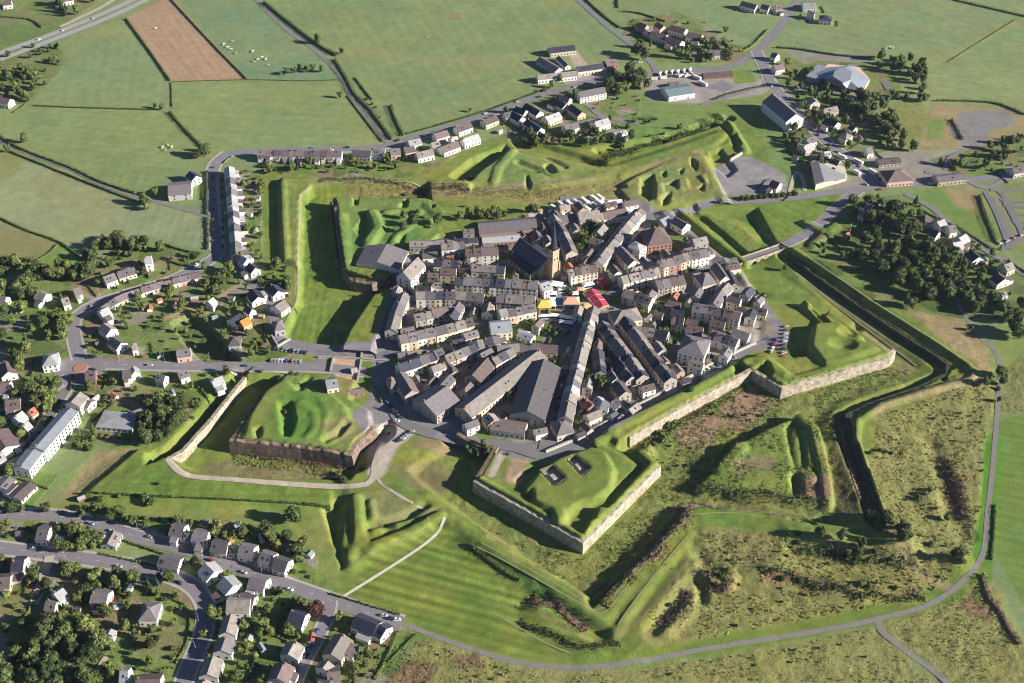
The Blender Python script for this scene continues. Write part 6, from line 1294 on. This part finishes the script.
# undergrowth in the ditches and scrub: nobody could count it
GH = []; GR = random.Random(21)
for o in [o for o in bpy.data.objects if o.get('category') in ('house', 'terraced house', 'cottage') and not o.parent]:
    x, y = o.location.x, o.location.y; an = o.rotation_euler.z
    for s_ in ((-1, 1) if GR.random() < .6 else (GR.choice((-1, 1)),)):
        d0 = GR.uniform(9, 15)*s_; L_ = GR.uniform(6, 12); cx, cy = x-math.sin(an)*d0*0+math.cos(an)*d0, y+math.sin(an)*d0
        p0 = (cx-math.sin(an)*-L_, cy+math.cos(an)*-L_); p1 = (cx-math.sin(an)*L_, cy+math.cos(an)*L_)
        if not (free(*p0, 1) and free(*p1, 1) and free(cx, cy, 1)) or any(float(dseg(np.array([q[0]]), np.array([q[1]]), R_, False)[0]) < 6.5 for q in (p0, p1, (cx, cy)) for R_ in RDS) or abs(hz(cx, cy)) > .6: continue
        if any(math.hypot(cx-q[0], cy-q[1]) < 9 for q in GH): continue
        GH.append((cx, cy, (p0, p1)))
def hedge_w(p0, p1, h, wd, mat):
    mx = lambda q: q; return hedge(None, None, h, wd, mat, 'garden hedge', name='garden_hedge', raw=[p0, p1])
GO = [(cx, cy, hedge_w(p[0], p[1], GR.uniform(1.0, 1.9), 1.0, GR.choice(['hedge', 'dark', 'hedge', 'mid']))) for cx, cy, p in GH[:150]]
for _, _, o in GO: o['group'] = 'clipped hedges between the gardens'
ranked(GO, lambda n, l: f'straight garden hedge, {n} nearest {l}')
TRP = [WP(TRK), WP([(877,619),(881,631),(905,650),(935,672),(960,695)])]
def undergrowth(name, poly, n, mat, s=(.5, 1.4), zp=0, desc='', thr=.5, cell=12):
    P = WP(poly, zp); Pn = np.array(P); rg = np.random.default_rng(n); v = []; f = []
    X = rg.uniform(Pn[:, 0].min(), Pn[:, 0].max(), n*4); Y = rg.uniform(Pn[:, 1].min(), Pn[:, 1].max(), n*4)
    m_ = inside(X, Y, P) & (fbm(X, Y, cell, 15) > thr); X = X[m_][:n]; Y = Y[m_][:n]
    for x, y in zip(X, Y):
        if min(float(dseg(np.array([x]), np.array([y]), q, False)[0]) for q in TRP) < 5: continue
        r_ = rg.uniform(*s); z = hz(x, y)
        for k in range(4):
            d = rg.normal(size=3); d[2] = abs(d[2])+.3; d /= np.linalg.norm(d)
            cards(v, f, np.array([x, y, z+.1])+d*r_*np.array([.7, .7, .6]), d+rg.normal(size=3)*.2, r_*.55, rg)
    o = link(name, mesh(name, v, f, LEAF[mat])); tag(o, desc, 'undergrowth', kind='stuff')
undergrowth('undergrowth', [(480,528),(583,560),(661,475),(640,442),(752,376),(782,394),(890,368),(915,372),(838,408),(830,500),(690,500),(590,604)], 5600, 'weed', (.4, 1.0), -6, 'knee-high green weeds covering the floor of the wide ditch', .42)
undergrowth('undergrowth', [(880,418),(985,380),(988,500),(975,560),(945,590),(850,612),(700,640),(700,535),(890,552),(870,470)], 2600, 'scrub', (.35, .95), 0, 'olive scrub growing over the rough land at the right', .47)
undergrowth('undergrowth', [(402,630),(520,670),(640,672),(760,650),(877,628),(950,590),(1000,600),(1030,700),(380,700)], 2200, 'scrub', (.3, .8), 0, 'olive scrub along the bottom edge', .48)
undergrowth('undergrowth', [(880,418),(985,380),(988,500),(975,560),(945,590),(850,612),(700,640),(700,535),(890,552),(870,470)], 2600, 'straw', (.4, .9), 0, 'straw yellow tufts over the rough land at the right', .5, 7)
undergrowth('undergrowth', [(345,188),(520,192),(560,186),(560,203),(440,198),(345,194)], 900, 'straw', (.4, .8), -3, 'dry reeds along the northern ditch', .4)
undergrowth('undergrowth', [(232,446),(350,460),(345,478),(300,470),(235,462)], 700, 'scrub', (.4, 1.0), -5, 'weeds in front of the left bastion wall', .45)
# ------------------------------------------------------------------ vehicles
CARC = [('white', (.75,.75,.74)), ('silver', (.45,.46,.48)), ('dark grey', (.06,.065,.07)), ('black', (.02,.02,.022)), ('blue', (.03,.07,.20)), ('red', (.35,.03,.025)), ('beige', (.42,.36,.27)), ('pale blue', (.25,.33,.42))]
TYRE = plain('tyre rubber', (.02,.02,.02), .9)
def loft(secs, name, mat):
    """sections of equal point count along x"""
    mb = MB(); n = len(secs[0][1]); v = []
    for x, pts in secs: v += [(x, y, z) for y, z in pts]
    f = [tuple(range(n))[::-1], tuple(range((len(secs)-1)*n, len(secs)*n))]
    for i in range(len(secs)-1):
        for k in range(n): f.append((i*n+k, i*n+(k+1) % n, (i+1)*n+(k+1) % n, (i+1)*n+k))
    mb.add(v, f); return mb.mesh(name, mat)
def sec(w_, z0, z1, c=.12): return [(-w_, z0), (w_, z0), (w_, z1-c), (w_-c, z1), (-w_+c, z1), (-w_, z1-c)]
mbw = MB(); n = 12
mbw.add([(.32*math.cos(2*math.pi*i/n), s_, .32*math.sin(2*math.pi*i/n)) for s_ in (-.1, .1) for i in range(n)], [tuple(range(n)), tuple(range(2*n-1, n-1, -1))]+[(i, n+i, n+(i+1) % n, (i+1) % n) for i in range(n)])
WHEEL = mbw.mesh('wheel', TYRE)
CG = loft([(-1.75, sec(.70,.85,.95,.03)), (-1.25, sec(.68,.85,1.42)), (.25, sec(.68,.85,1.45)), (1.0, sec(.70,.85,.95,.03))], 'cabin_windows', GLASS)
TOP = loft([(-1.2, sec(.64,1.36,1.47,.04)), (.2, sec(.64,1.38,1.50,.04))], 'car_roof', None)
CB = {}
for nm, c in CARC:
    m_ = plain('car paint '+nm, c, .35, 0, .5); CB[nm] = (loft([(-2.05, sec(.78,.35,.80)), (-1.9, sec(.85,.25,.92)), (1.1, sec(.86,.25,.95)), (1.95, sec(.82,.28,.80)), (2.1, sec(.74,.35,.66))], 'body', m_), loft([(-1.2, sec(.64,1.40,1.47,.04)), (.2, sec(.64,1.42,1.50,.04))], 'car_roof', m_))
CR = random.Random(3)
def car(px, py, deg, col=None, label=None, group=None, xy=None, z=None):
    x, y = xy or W(px, py); nm = col or CR.choice([c for c, _ in CARC]); r = thing('parked_car', (x, y, (hz(x, y) if z is None else z)+.08), math.radians(deg), label or f'{nm} car', 'car', group)
    link('body', CB[nm][0], r); link('car_roof', CB[nm][1], r); link('cabin_windows', CG, r)
    for a in (-1.3, 1.3):
        for b in (-.78, .78): link('wheel', WHEEL, r, (a, b, .32))
    return nm, r
def cars(desc, p0, p1, n, deg, skip=(), group=None):
    a = W(*p0); b = W(*p1)
    for i in range(n):
        if i in skip: continue
        t_ = i/max(1, n-1); nm, r = car(0, 0, deg+CR.uniform(-3, 3), xy=(a[0]+(b[0]-a[0])*t_, a[1]+(b[1]-a[1])*t_))
        tag(r, f'{nm} car, {nth(i)} from left {desc}', group='cars '+desc)
cars('in the upper row of the oval parking lot', (275,349), (306,353), 9, 80); cars('in the lower row of the oval parking lot', (272,361), (300,362), 9, 80, (5,))
cars('in the parking rank below the broad shaded hall', (400,441), (412,432), 6, 20); cars('scattered on the sandy parking plaza', (388,428), (401,418), 4, -10)
cars('nose to the wall in the right bastion parking lot', (783,357), (786,327), 9, 12); cars('on the near side of the right bastion parking lot', (771,352), (776,340), 4, 60)
cars('below the large pale villa', (700,374), (734,357), 9, 118); cars('along the dark street beside the very long hall', (553,430), (568,352), 16, 79, (3, 7, 11))
cars('on the other side of the dark street', (561,425), (574,350), 12, 79, (2, 6)); cars('along the shaded left avenue', (222,180), (223,246), 9, 88, (4,))
cars('in front of the exhibition hall', (792,88), (818,84), 6, 60, (2,)); cars('in the long shaded yard between barracks and hall', (500,402), (520,384), 6, 50, (1,))
cars('outside the lower left road houses', (196,548), (275,570), 8, -15, (1, 4)); cars('down the lower side street', (317,632), (306,656), 4, 65)
cars('along the street rising to the upper gate', (612,262), (643,222), 8, 50, (2, 5)); cars('along the street towards the bridge', (640,284), (700,268), 8, 15, (3,)); cars('by the plaza at the left town edge', (386,402), (399,416), 4, -40)
cars('behind the upper roadside warehouse', (655,78), (692,74), 8, 80, (1,)); cars('at the right hand crossroads', (866,185), (880,180), 3, -50); cars('beside the left apartment block', (42,457), (72,425), 5, 45)
cars('in the yard left of the roundabout', (3,313), (22,312), 5, 75); cars('in the parking loops at the right edge', (1000,244), (1021,236), 4, 30)
for i, (px, py, d, c, l) in enumerate([(397,620,0,'white','white car at the end of the lower left main road'),(391,619,0,'black','black car second from the end of the lower left main road'),(384,616,-5,'silver','silver car third from the end of the lower left main road'),(94,370,-20,'dark grey','dark grey car leaving the left roundabout'),(90,516,-10,'white','white car on the upper lower-left road'),
   (150,365.5,0,'silver','silver car on the straight road right of the roundabout'),(290,590,-20,'white','white car among the lower left houses'),(123,372,10,'white','white car beside the white house right of the roundabout'),(880,190,5,'red','red car on the crossing at the right'),(640,63,0,'white','white car on the upper main road'),(245,366,0,'blue','blue car near the oval parking lot'),(86,347,-60,'black','black car parked on the verge above the roundabout')]):
    car(px, py, d, c, l)
def cars_on(desc, pts, n, seed):
    P = catmull(WP(pts), 2.0); Nn = offs(P); r_ = random.Random(seed); idx = sorted(r_.sample(range(5, len(P)-5), n)); got = []
    for i in idx:
        if got and i-got[-1] < 6: continue
        got.append(i); s_ = r_.choice((-1, 1)); x, y = P[i][0]+Nn[i][0]*2*s_, P[i][1]+Nn[i][1]*2*s_; dg = math.degrees(math.atan2(P[i+1][1]-P[i][1], P[i+1][0]-P[i][0]))+(0 if s_ < 0 else 180)
        nm, r = car(0, 0, dg, xy=(x, y)); tag(r, f'{nm} car, {nth(len(got)-1)} car along {desc}', group='cars on '+desc)
cars_on('the upper main road counted from the left', N_ROAD[2:12], 12, 1); cars_on('the curving left road counted from its upper end', W_ROAD, 8, 2); cars_on('the long lower left road counted from the left', S_ROAD[1:-2], 7, 4)
cars_on('the right hand road counted from the top', NE_R, 7, 5); cars_on('the lower bend road counted from the left', [(0,548),(50,554),(100,561),(150,570),(187,583),(203,600),(206,618)], 5, 6); cars_on('the far right road counted from the left', [(900,184),(960,181),(1030,173)], 4, 7); cars_on('the top motorway counted from the left', [(0,53),(50,35),(100,15),(145,-4)], 4, 8)
# caravans, vans and lorries
def van(px, py, deg, label, L=6.5, w_=1.15, h=2.7, col='wall white render', cat='caravan', name='caravan', group=None):
    x, y = W(px, py); r = thing(name, (x, y, hz(x, y)+.08), math.radians(deg), label, cat, group)
    loft([(-L/2, sec(w_*.92, .6, h*.9, .25)), (-L/2+.3, sec(w_, .5, h, .2)), (L/2-.5, sec(w_, .5, h, .2)), (L/2, sec(w_*.92, .6, h*.82, .3))], 'body', MATS[col]); link('body', bpy.data.meshes[-1] if False else loft([(-L/2, sec(w_*.92, .6, h*.9, .25)), (-L/2+.3, sec(w_, .5, h, .2)), (L/2-.5, sec(w_, .5, h, .2)), (L/2, sec(w_*.92, .6, h*.82, .3))], 'body', MATS[col]), r)
    for s_ in (-1, 1): mb = MB(); mb.box(-L*.3, L*.3, s_*w_-.03, s_*w_+.03, h*.5, h*.75); mb.build('side_window', GLASS, r)
    for a in (-L*.25, L*.25):
        for s_ in (-1, 1): link('wheel', WHEEL, r, (a, s_*(w_-.15), .32))
CW = [(555,210),(560,213),(562,207),(566,211),(569,205),(573,209),(577,204),(581,207),(585,203),(590,206),(594,200),(599,204),(595,208),(586,210),(552,215),(600,199),(604,205),(570,214)]
for i, (px, py) in enumerate(sorted(CW)): van(px, py, 125+TR.uniform(-8, 8), f'{nth(i)} white showman caravan from the left behind the school', TR.uniform(7, 12), 1.4, 3.2, group='white caravans behind the school')
for i, (px, py) in enumerate([(535,243),(540,239),(545,242),(538,248),(543,251),(548,247)]): van(px, py, 60+i*25, f'{nth(i)} pale van from the left in the yard beside the church nave', 6, 1.1, 2.6, cat='van', name='van', group='vans beside the church nave')
for px, py, d, L, l in ((858,163,-50,9,'white bus on the road to the right hand crossroads'),(842,158,-50,8,'white lorry on the road above the supermarket'),(857,174,-60,7,'white van below the bus at the crossroads'),(872,173,-55,8,'white van right of the crossroads bus'),(703,85,-50,10,'long white lorry in the warehouse yard'),(697,79,-40,8,'white lorry cab nearest the warehouse meadow'),(524,334,-30,9,'white bus beside the clipped square trees')):
    van(px, py, d, l, L, 1.25, 3.0, cat='van', name='white_van')
for i, (px, py, d) in enumerate([(660,75,70),(666,74,70),(672,73,70),(678,73,70),(684,72,70),(690,71,70),(663,79,15),(654,80,10),(681,77,20),(687,77,20)]): van(px, py, d, f'{nth(i)} van parked behind the upper warehouse', 6, 1.1, 2.5, cat='van', name='white_van', group='vans behind the upper warehouse')
# ------------------------------------------------------------------ the fair on the square
def cloth(n_, c, v=.08): return wear('cloth '+n_, c, v, .4, .8, 2, .05)
RED = cloth('crimson', (.46,.05,.09)); YEL = cloth('yellow', (.62,.50,.10)); SAL = cloth('salmon', (.72,.36,.24)); WHI = cloth('white', (.82,.81,.78)); ORG = cloth('orange', (.55,.33,.15)); BLU = cloth('blue', (.12,.2,.45))
a = W(590,292,4); b = W(604,303,4); c0 = ((a[0]+b[0])/2, (a[1]+b[1])/2)
A4 = WP([(585,292),(597,289),(609,304),(597,309)], 5); cx = sum(p[0] for p in A4)/4; cy = sum(p[1] for p in A4)/4
r = thing('fair_ride', (cx, cy, 0), 0, 'big dodgem hall under a crimson awning on the square', 'fair ride'); q = [(x-cx, y-cy) for x, y in A4]
mb = MB(); mid = [((q[0][0]+q[1][0])/2, (q[0][1]+q[1][1])/2), ((q[3][0]+q[2][0])/2, (q[3][1]+q[2][1])/2)]
mb.add([(*q[0],4.6),(*mid[0],6.2),(*q[1],4.6),(*q[3],4.6),(*mid[1],6.2),(*q[2],4.6),(*q[0],4.4),(*mid[0],6.0),(*q[1],4.4),(*q[3],4.4),(*mid[1],6.0),(*q[2],4.4)], [(0,1,4,3),(1,2,5,4),(6,9,10,7),(7,10,11,8),(0,3,9,6),(2,8,11,5),(0,6,7,1),(1,7,8,2),(3,4,10,9),(4,5,11,10)]); mb.build('awning', RED, r)
mb = MB()
for t_ in (.33, .66):
    p1 = [q[0][k]*(1-t_)+q[3][k]*t_ for k in (0, 1)]; p2 = [q[1][k]*(1-t_)+q[2][k]*t_ for k in (0, 1)]; pm = [mid[0][k]*(1-t_)+mid[1][k]*t_ for k in (0, 1)]
    for u_, w2, z1, z2 in ((p1, pm, 4.66, 6.26), (pm, p2, 6.26, 4.66)): mb.add([(u_[0], u_[1]-.14, z1), (w2[0], w2[1]-.14, z2), (w2[0], w2[1]+.14, z2), (u_[0], u_[1]+.14, z1)], [(0, 1, 2, 3)])
mb.build('white_seam', WHI, r)
for x, y in q: mb = MB(); mb.box(x*.96-.15, x*.96+.15, y*.96-.15, y*.96+.15, 0, 4.5); mb.build('post', WHI, r)
mb = MB(); mb.prism([(x*.93, y*.93) for x, y in q], .05, .5); mb.build('platform', KERB, r)
mb = MB(); e = [q[3], q[2]]; mb.add([(*e[0], 3.2), (*e[1], 3.2), (*e[1], 4.4), (*e[0], 4.4), (e[0][0], e[0][1]+.15, 3.2), (e[1][0], e[1][1]+.15, 3.2), (e[1][0], e[1][1]+.15, 4.4), (e[0][0], e[0][1]+.15, 4.4)], [(0,1,2,3),(7,6,5,4),(3,2,6,7),(0,4,5,1)]); mb.build('front_board', ORG, r)
def stall(px, py, w_, d_, h, m1, m2, label, deg=0, name='fair_stall', cat='fair stall', rt=1.5):
    x, y = W(px, py); r = thing(name, (x, y, .06), math.radians(deg), label, cat); mb = MB().box(-w_/2, w_/2, -d_/2, d_/2, 0, h); mb.build('booth', m2, r)
    rf = MB().add([(-w_/2-.4,-d_/2-.4,h+.02),(w_/2+.4,-d_/2-.4,h+.02),(w_/2+.4,d_/2+.4,h+.02),(-w_/2-.4,d_/2+.4,h+.02),(-w_/4,0,h+rt),(w_/4,0,h+rt)], [(3,2,1,0),(0,1,5,4),(1,2,5),(2,3,4,5),(3,0,4)]); rf.build('awning', m1, r)
    c = MB().box(-w_/2+.3, w_/2-.3, -d_/2-.08, -d_/2-.01, .8, h*.8); c.build('counter_opening', GLASS, r); return r
r = stall(544,314,9,9,9,YEL,YEL,'tall yellow fairground ride at the left of the square',rt=3,name='fair_ride',cat='fair ride')
for s_ in (-1, 1): mb = MB(); mb.box(s_*3.2-.5, s_*3.2+.5, -4.9, -4.55, 1, 8.5); mb.build('side_panel', ORG, r)
stall(571,307,11,8,6,SAL,WHI,'salmon roofed fair booth in the middle of the square',rt=2.5); stall(552,306,5,10,4,WHI,WHI,'white fair tent beside the yellow ride'); stall(561,305,8,9,3.5,BLU,WHI,'dark blue roofed booth between yellow ride and salmon booth')
x, y = W(584,312); r = thing('carousel', (x, y, .06), 0, 'round orange carousel below the salmon booth', 'carousel')
mb = MB(); mb.cone(0, 0, 3.6, 6.4, 7, .4, 20); mb.build('canopy', ORG, r); mb = MB(); mb.cone(0, 0, 0, .5, 6.4, 6.4, 20); mb.build('platform', WHI, r); mb = MB(); mb.cone(0, 0, .5, 3.7, 1.1, 1.1, 12); mb.build('centre_drum', SAL, r)
for k in range(10): mb = MB(); an = k*.628; mb.box(5.6*math.cos(an)-.08, 5.6*math.cos(an)+.08, 5.6*math.sin(an)-.08, 5.6*math.sin(an)+.08, .5, 3.7); mb.build('pole', WHI, r)
for i, (px, py, w_, d_, h, a, b, dg) in enumerate([(545,318,9,3,2.6,WHI,WHI,5),(556,318,10,3,2.6,WHI,WHI,-8),(567,320,9,3,2.8,WHI,SAL,-14),(566,325,9,3,2.8,WHI,WHI,-10),(556,287,9,6,3,WHI,WHI,-20),(562,291,6,5,3,WHI,WHI,10),(580,292,5,4,2.8,SAL,WHI,0),(588,287,8,4,3,WHI,WHI,20),(575,296,4,4,2.6,WHI,WHI,0),(604,287,6,5,2.8,RED,RED,30),(601,283,5,4,2.6,RED,WHI,50),(553,296,5,4,2.8,WHI,WHI,0),(508,323,4,3,2.5,RED,WHI,0),(514,325,4,3,2.5,SAL,WHI,0)]):
    stall(px, py, w_, d_, h, a, b, f'small fair stall, {nth(i)} of those listed round the square', dg, rt=.9)
# relabel the small stalls by where they stand
st = [o for o in bpy.data.objects if o.name.startswith('fair_stall') and 'listed' in o.get('label', '')]
for i, o in enumerate(sorted(st, key=lambda o: (o.location.x-W(597,300)[0])**2+(o.location.y-W(597,300)[1])**2)): o['label'] = f'small fair stall, {nth(i)} closest to the crimson awning'
# tented roofs on the left edge of the white marquee row
stall(613,205,14,6,3,WHI,WHI,'long white marquee right of the caravans',6,'marquee','marquee',1.6)
# ------------------------------------------------------------------ cattle in the pastures
COWM = plain('pale cow hide', (.62,.56,.46), .8)
def cow_mesh():
    bm = bmesh.new()
    me_ = bpy.data.meshes.new('cow'); V = [(-.9,0,1.05),(-.3,0,1.05),(.4,0,1.08),(.85,0,1.15),(1.25,0,1.35),(1.6,0,1.15)]; E_ = [(i, i+1) for i in range(5)]; R_ = [.34,.42,.40,.30,.19,.12]
    for bx in (0, 3):
        for s_ in (-1, 1):
            k = len(V); V += [(V[bx][0], s_*.25, .75), (V[bx][0]+(.06 if bx else -.08), s_*.26, .42), (V[bx][0], s_*.26, .03)]; E_ += [(bx, k), (k, k+1), (k+1, k+2)]; R_ += [.17,.09,.07]
    k = len(V); V += [(-1.22,0,1.1), (-1.28,0,.6)]; E_ += [(0, k), (k, k+1)]; R_ += [.05,.04]
    me_.from_pydata(V, E_, []); o = bpy.data.objects.new('tmp', me_); COL.objects.link(o); md = o.modifiers.new('s', 'SKIN'); 
    for i, q in enumerate(me_.skin_vertices[0].data): q.radius = (R_[i], R_[i])
    me_.skin_vertices[0].data[1].use_root = True
    sb = o.modifiers.new('b', 'SUBSURF'); sb.levels = 1; dg = bpy.context.evaluated_depsgraph_get(); m2 = bpy.data.meshes.new_from_object(o.evaluated_get(dg)); bpy.data.objects.remove(o); m2.materials.clear(); m2.materials.append(COWM); m2.name = 'cow'; return m2
CM = cow_mesh(); cws = []
for px, py in [(224,45),(228,48),(232,42),(231,50),(236,54),(258,60),(262,58),(268,66),(266,60),(254,62),(163,148),(168,146),(172,148),(165,151),(427,38),(886,49),(890,48),(893,49),(156,29),(253,52)]:
    x, y = W(px, py); o = link('cow', CM, None, (x, y, hz(x, y)), TR.uniform(0, 6.28)); tag(o, None, 'cow', 'pale cows grazing in the upper pastures'); o.scale = (1.25,)*3; cws.append((x, y, o))
ranked(cws, lambda n, l: f'pale grazing cow, {n} closest cow to {l}')
# small monument and lamps on the plaza, flagpole near the crossroads
x, y = W(849, 236); r = thing('flagpole', (x, y, 0), 0, 'white pole standing on the pale pad below the right crossroads', 'flagpole'); mb = MB(); mb.cone(0, 0, 0, 12, .2, .08, 8); mb.build('pole', PAINTW, r); mb = MB(); mb.box(-1, 1, -1, 1, 0, .6); mb.build('base', KERB, r)
LP = MB(); LP.cone(0, 0, 0, 7.5, .09, .05, 6); LP.box(-.05, 1.2, -.05, .05, 7.4, 7.5); LPM = LP.mesh('pole', WALL['grey']); LH = MB().box(.9, 1.6, -.12, .12, 7.3, 7.42).mesh('lamp_head', GLASS)
lamps = []
for px, py, d in [(12,482,30),(66,560,-90),(128,573,-90),(199,622,180),(196,650,180),(138,530,90),(205,551,90),(262,573,90),(120,362,90),(165,362,90),(210,362,90),(100,296,100),(150,283,100),(190,265,90),(226,190,0),(226,220,0),(300,147,90),(350,146,90),(410,135,90),(470,116,90),(780,100,0),(800,122,0),(830,150,0)]:
    x, y = W(px, py); r = tag(link('street_lamp', None, None, (x, y, 0), math.radians(d)), None, 'street lamp', 'street lamps along the roads'); link('pole', LPM, r); link('lamp_head', LH, r); lamps.append((x, y, r))
ranked(lamps, lambda n, l: f'thin grey street lamp, {n} closest to {l}')
# ------------------------------------------------------------------ light summer haze over the whole scene
hb = MB(); hb.box(-5200, 5200, -400, 7600, -12, 560)
m, t, b = nodes('haze'); t.nodes.remove(b); pv = N(t, 'ShaderNodeVolumePrincipled'); pv.inputs['Color'].default_value = (.62, .74, 1, 1); pv.inputs['Density'].default_value = .000022; pv.inputs['Anisotropy'].default_value = .2
t.links.new(pv.outputs[0], t.nodes['Material Output'].inputs['Volume'])
hz_o = hb.build('haze', m); tag(hz_o, kind='stuff')
dup = [(l, n) for l, n in LABELS.items() if len(n) > 1 and not all(bpy.data.objects[k].get('group') for k in n if k in bpy.data.objects)]
print('objects', len(bpy.data.objects), 'trees', NT[0], 'dup labels w/o group', dup[:5])
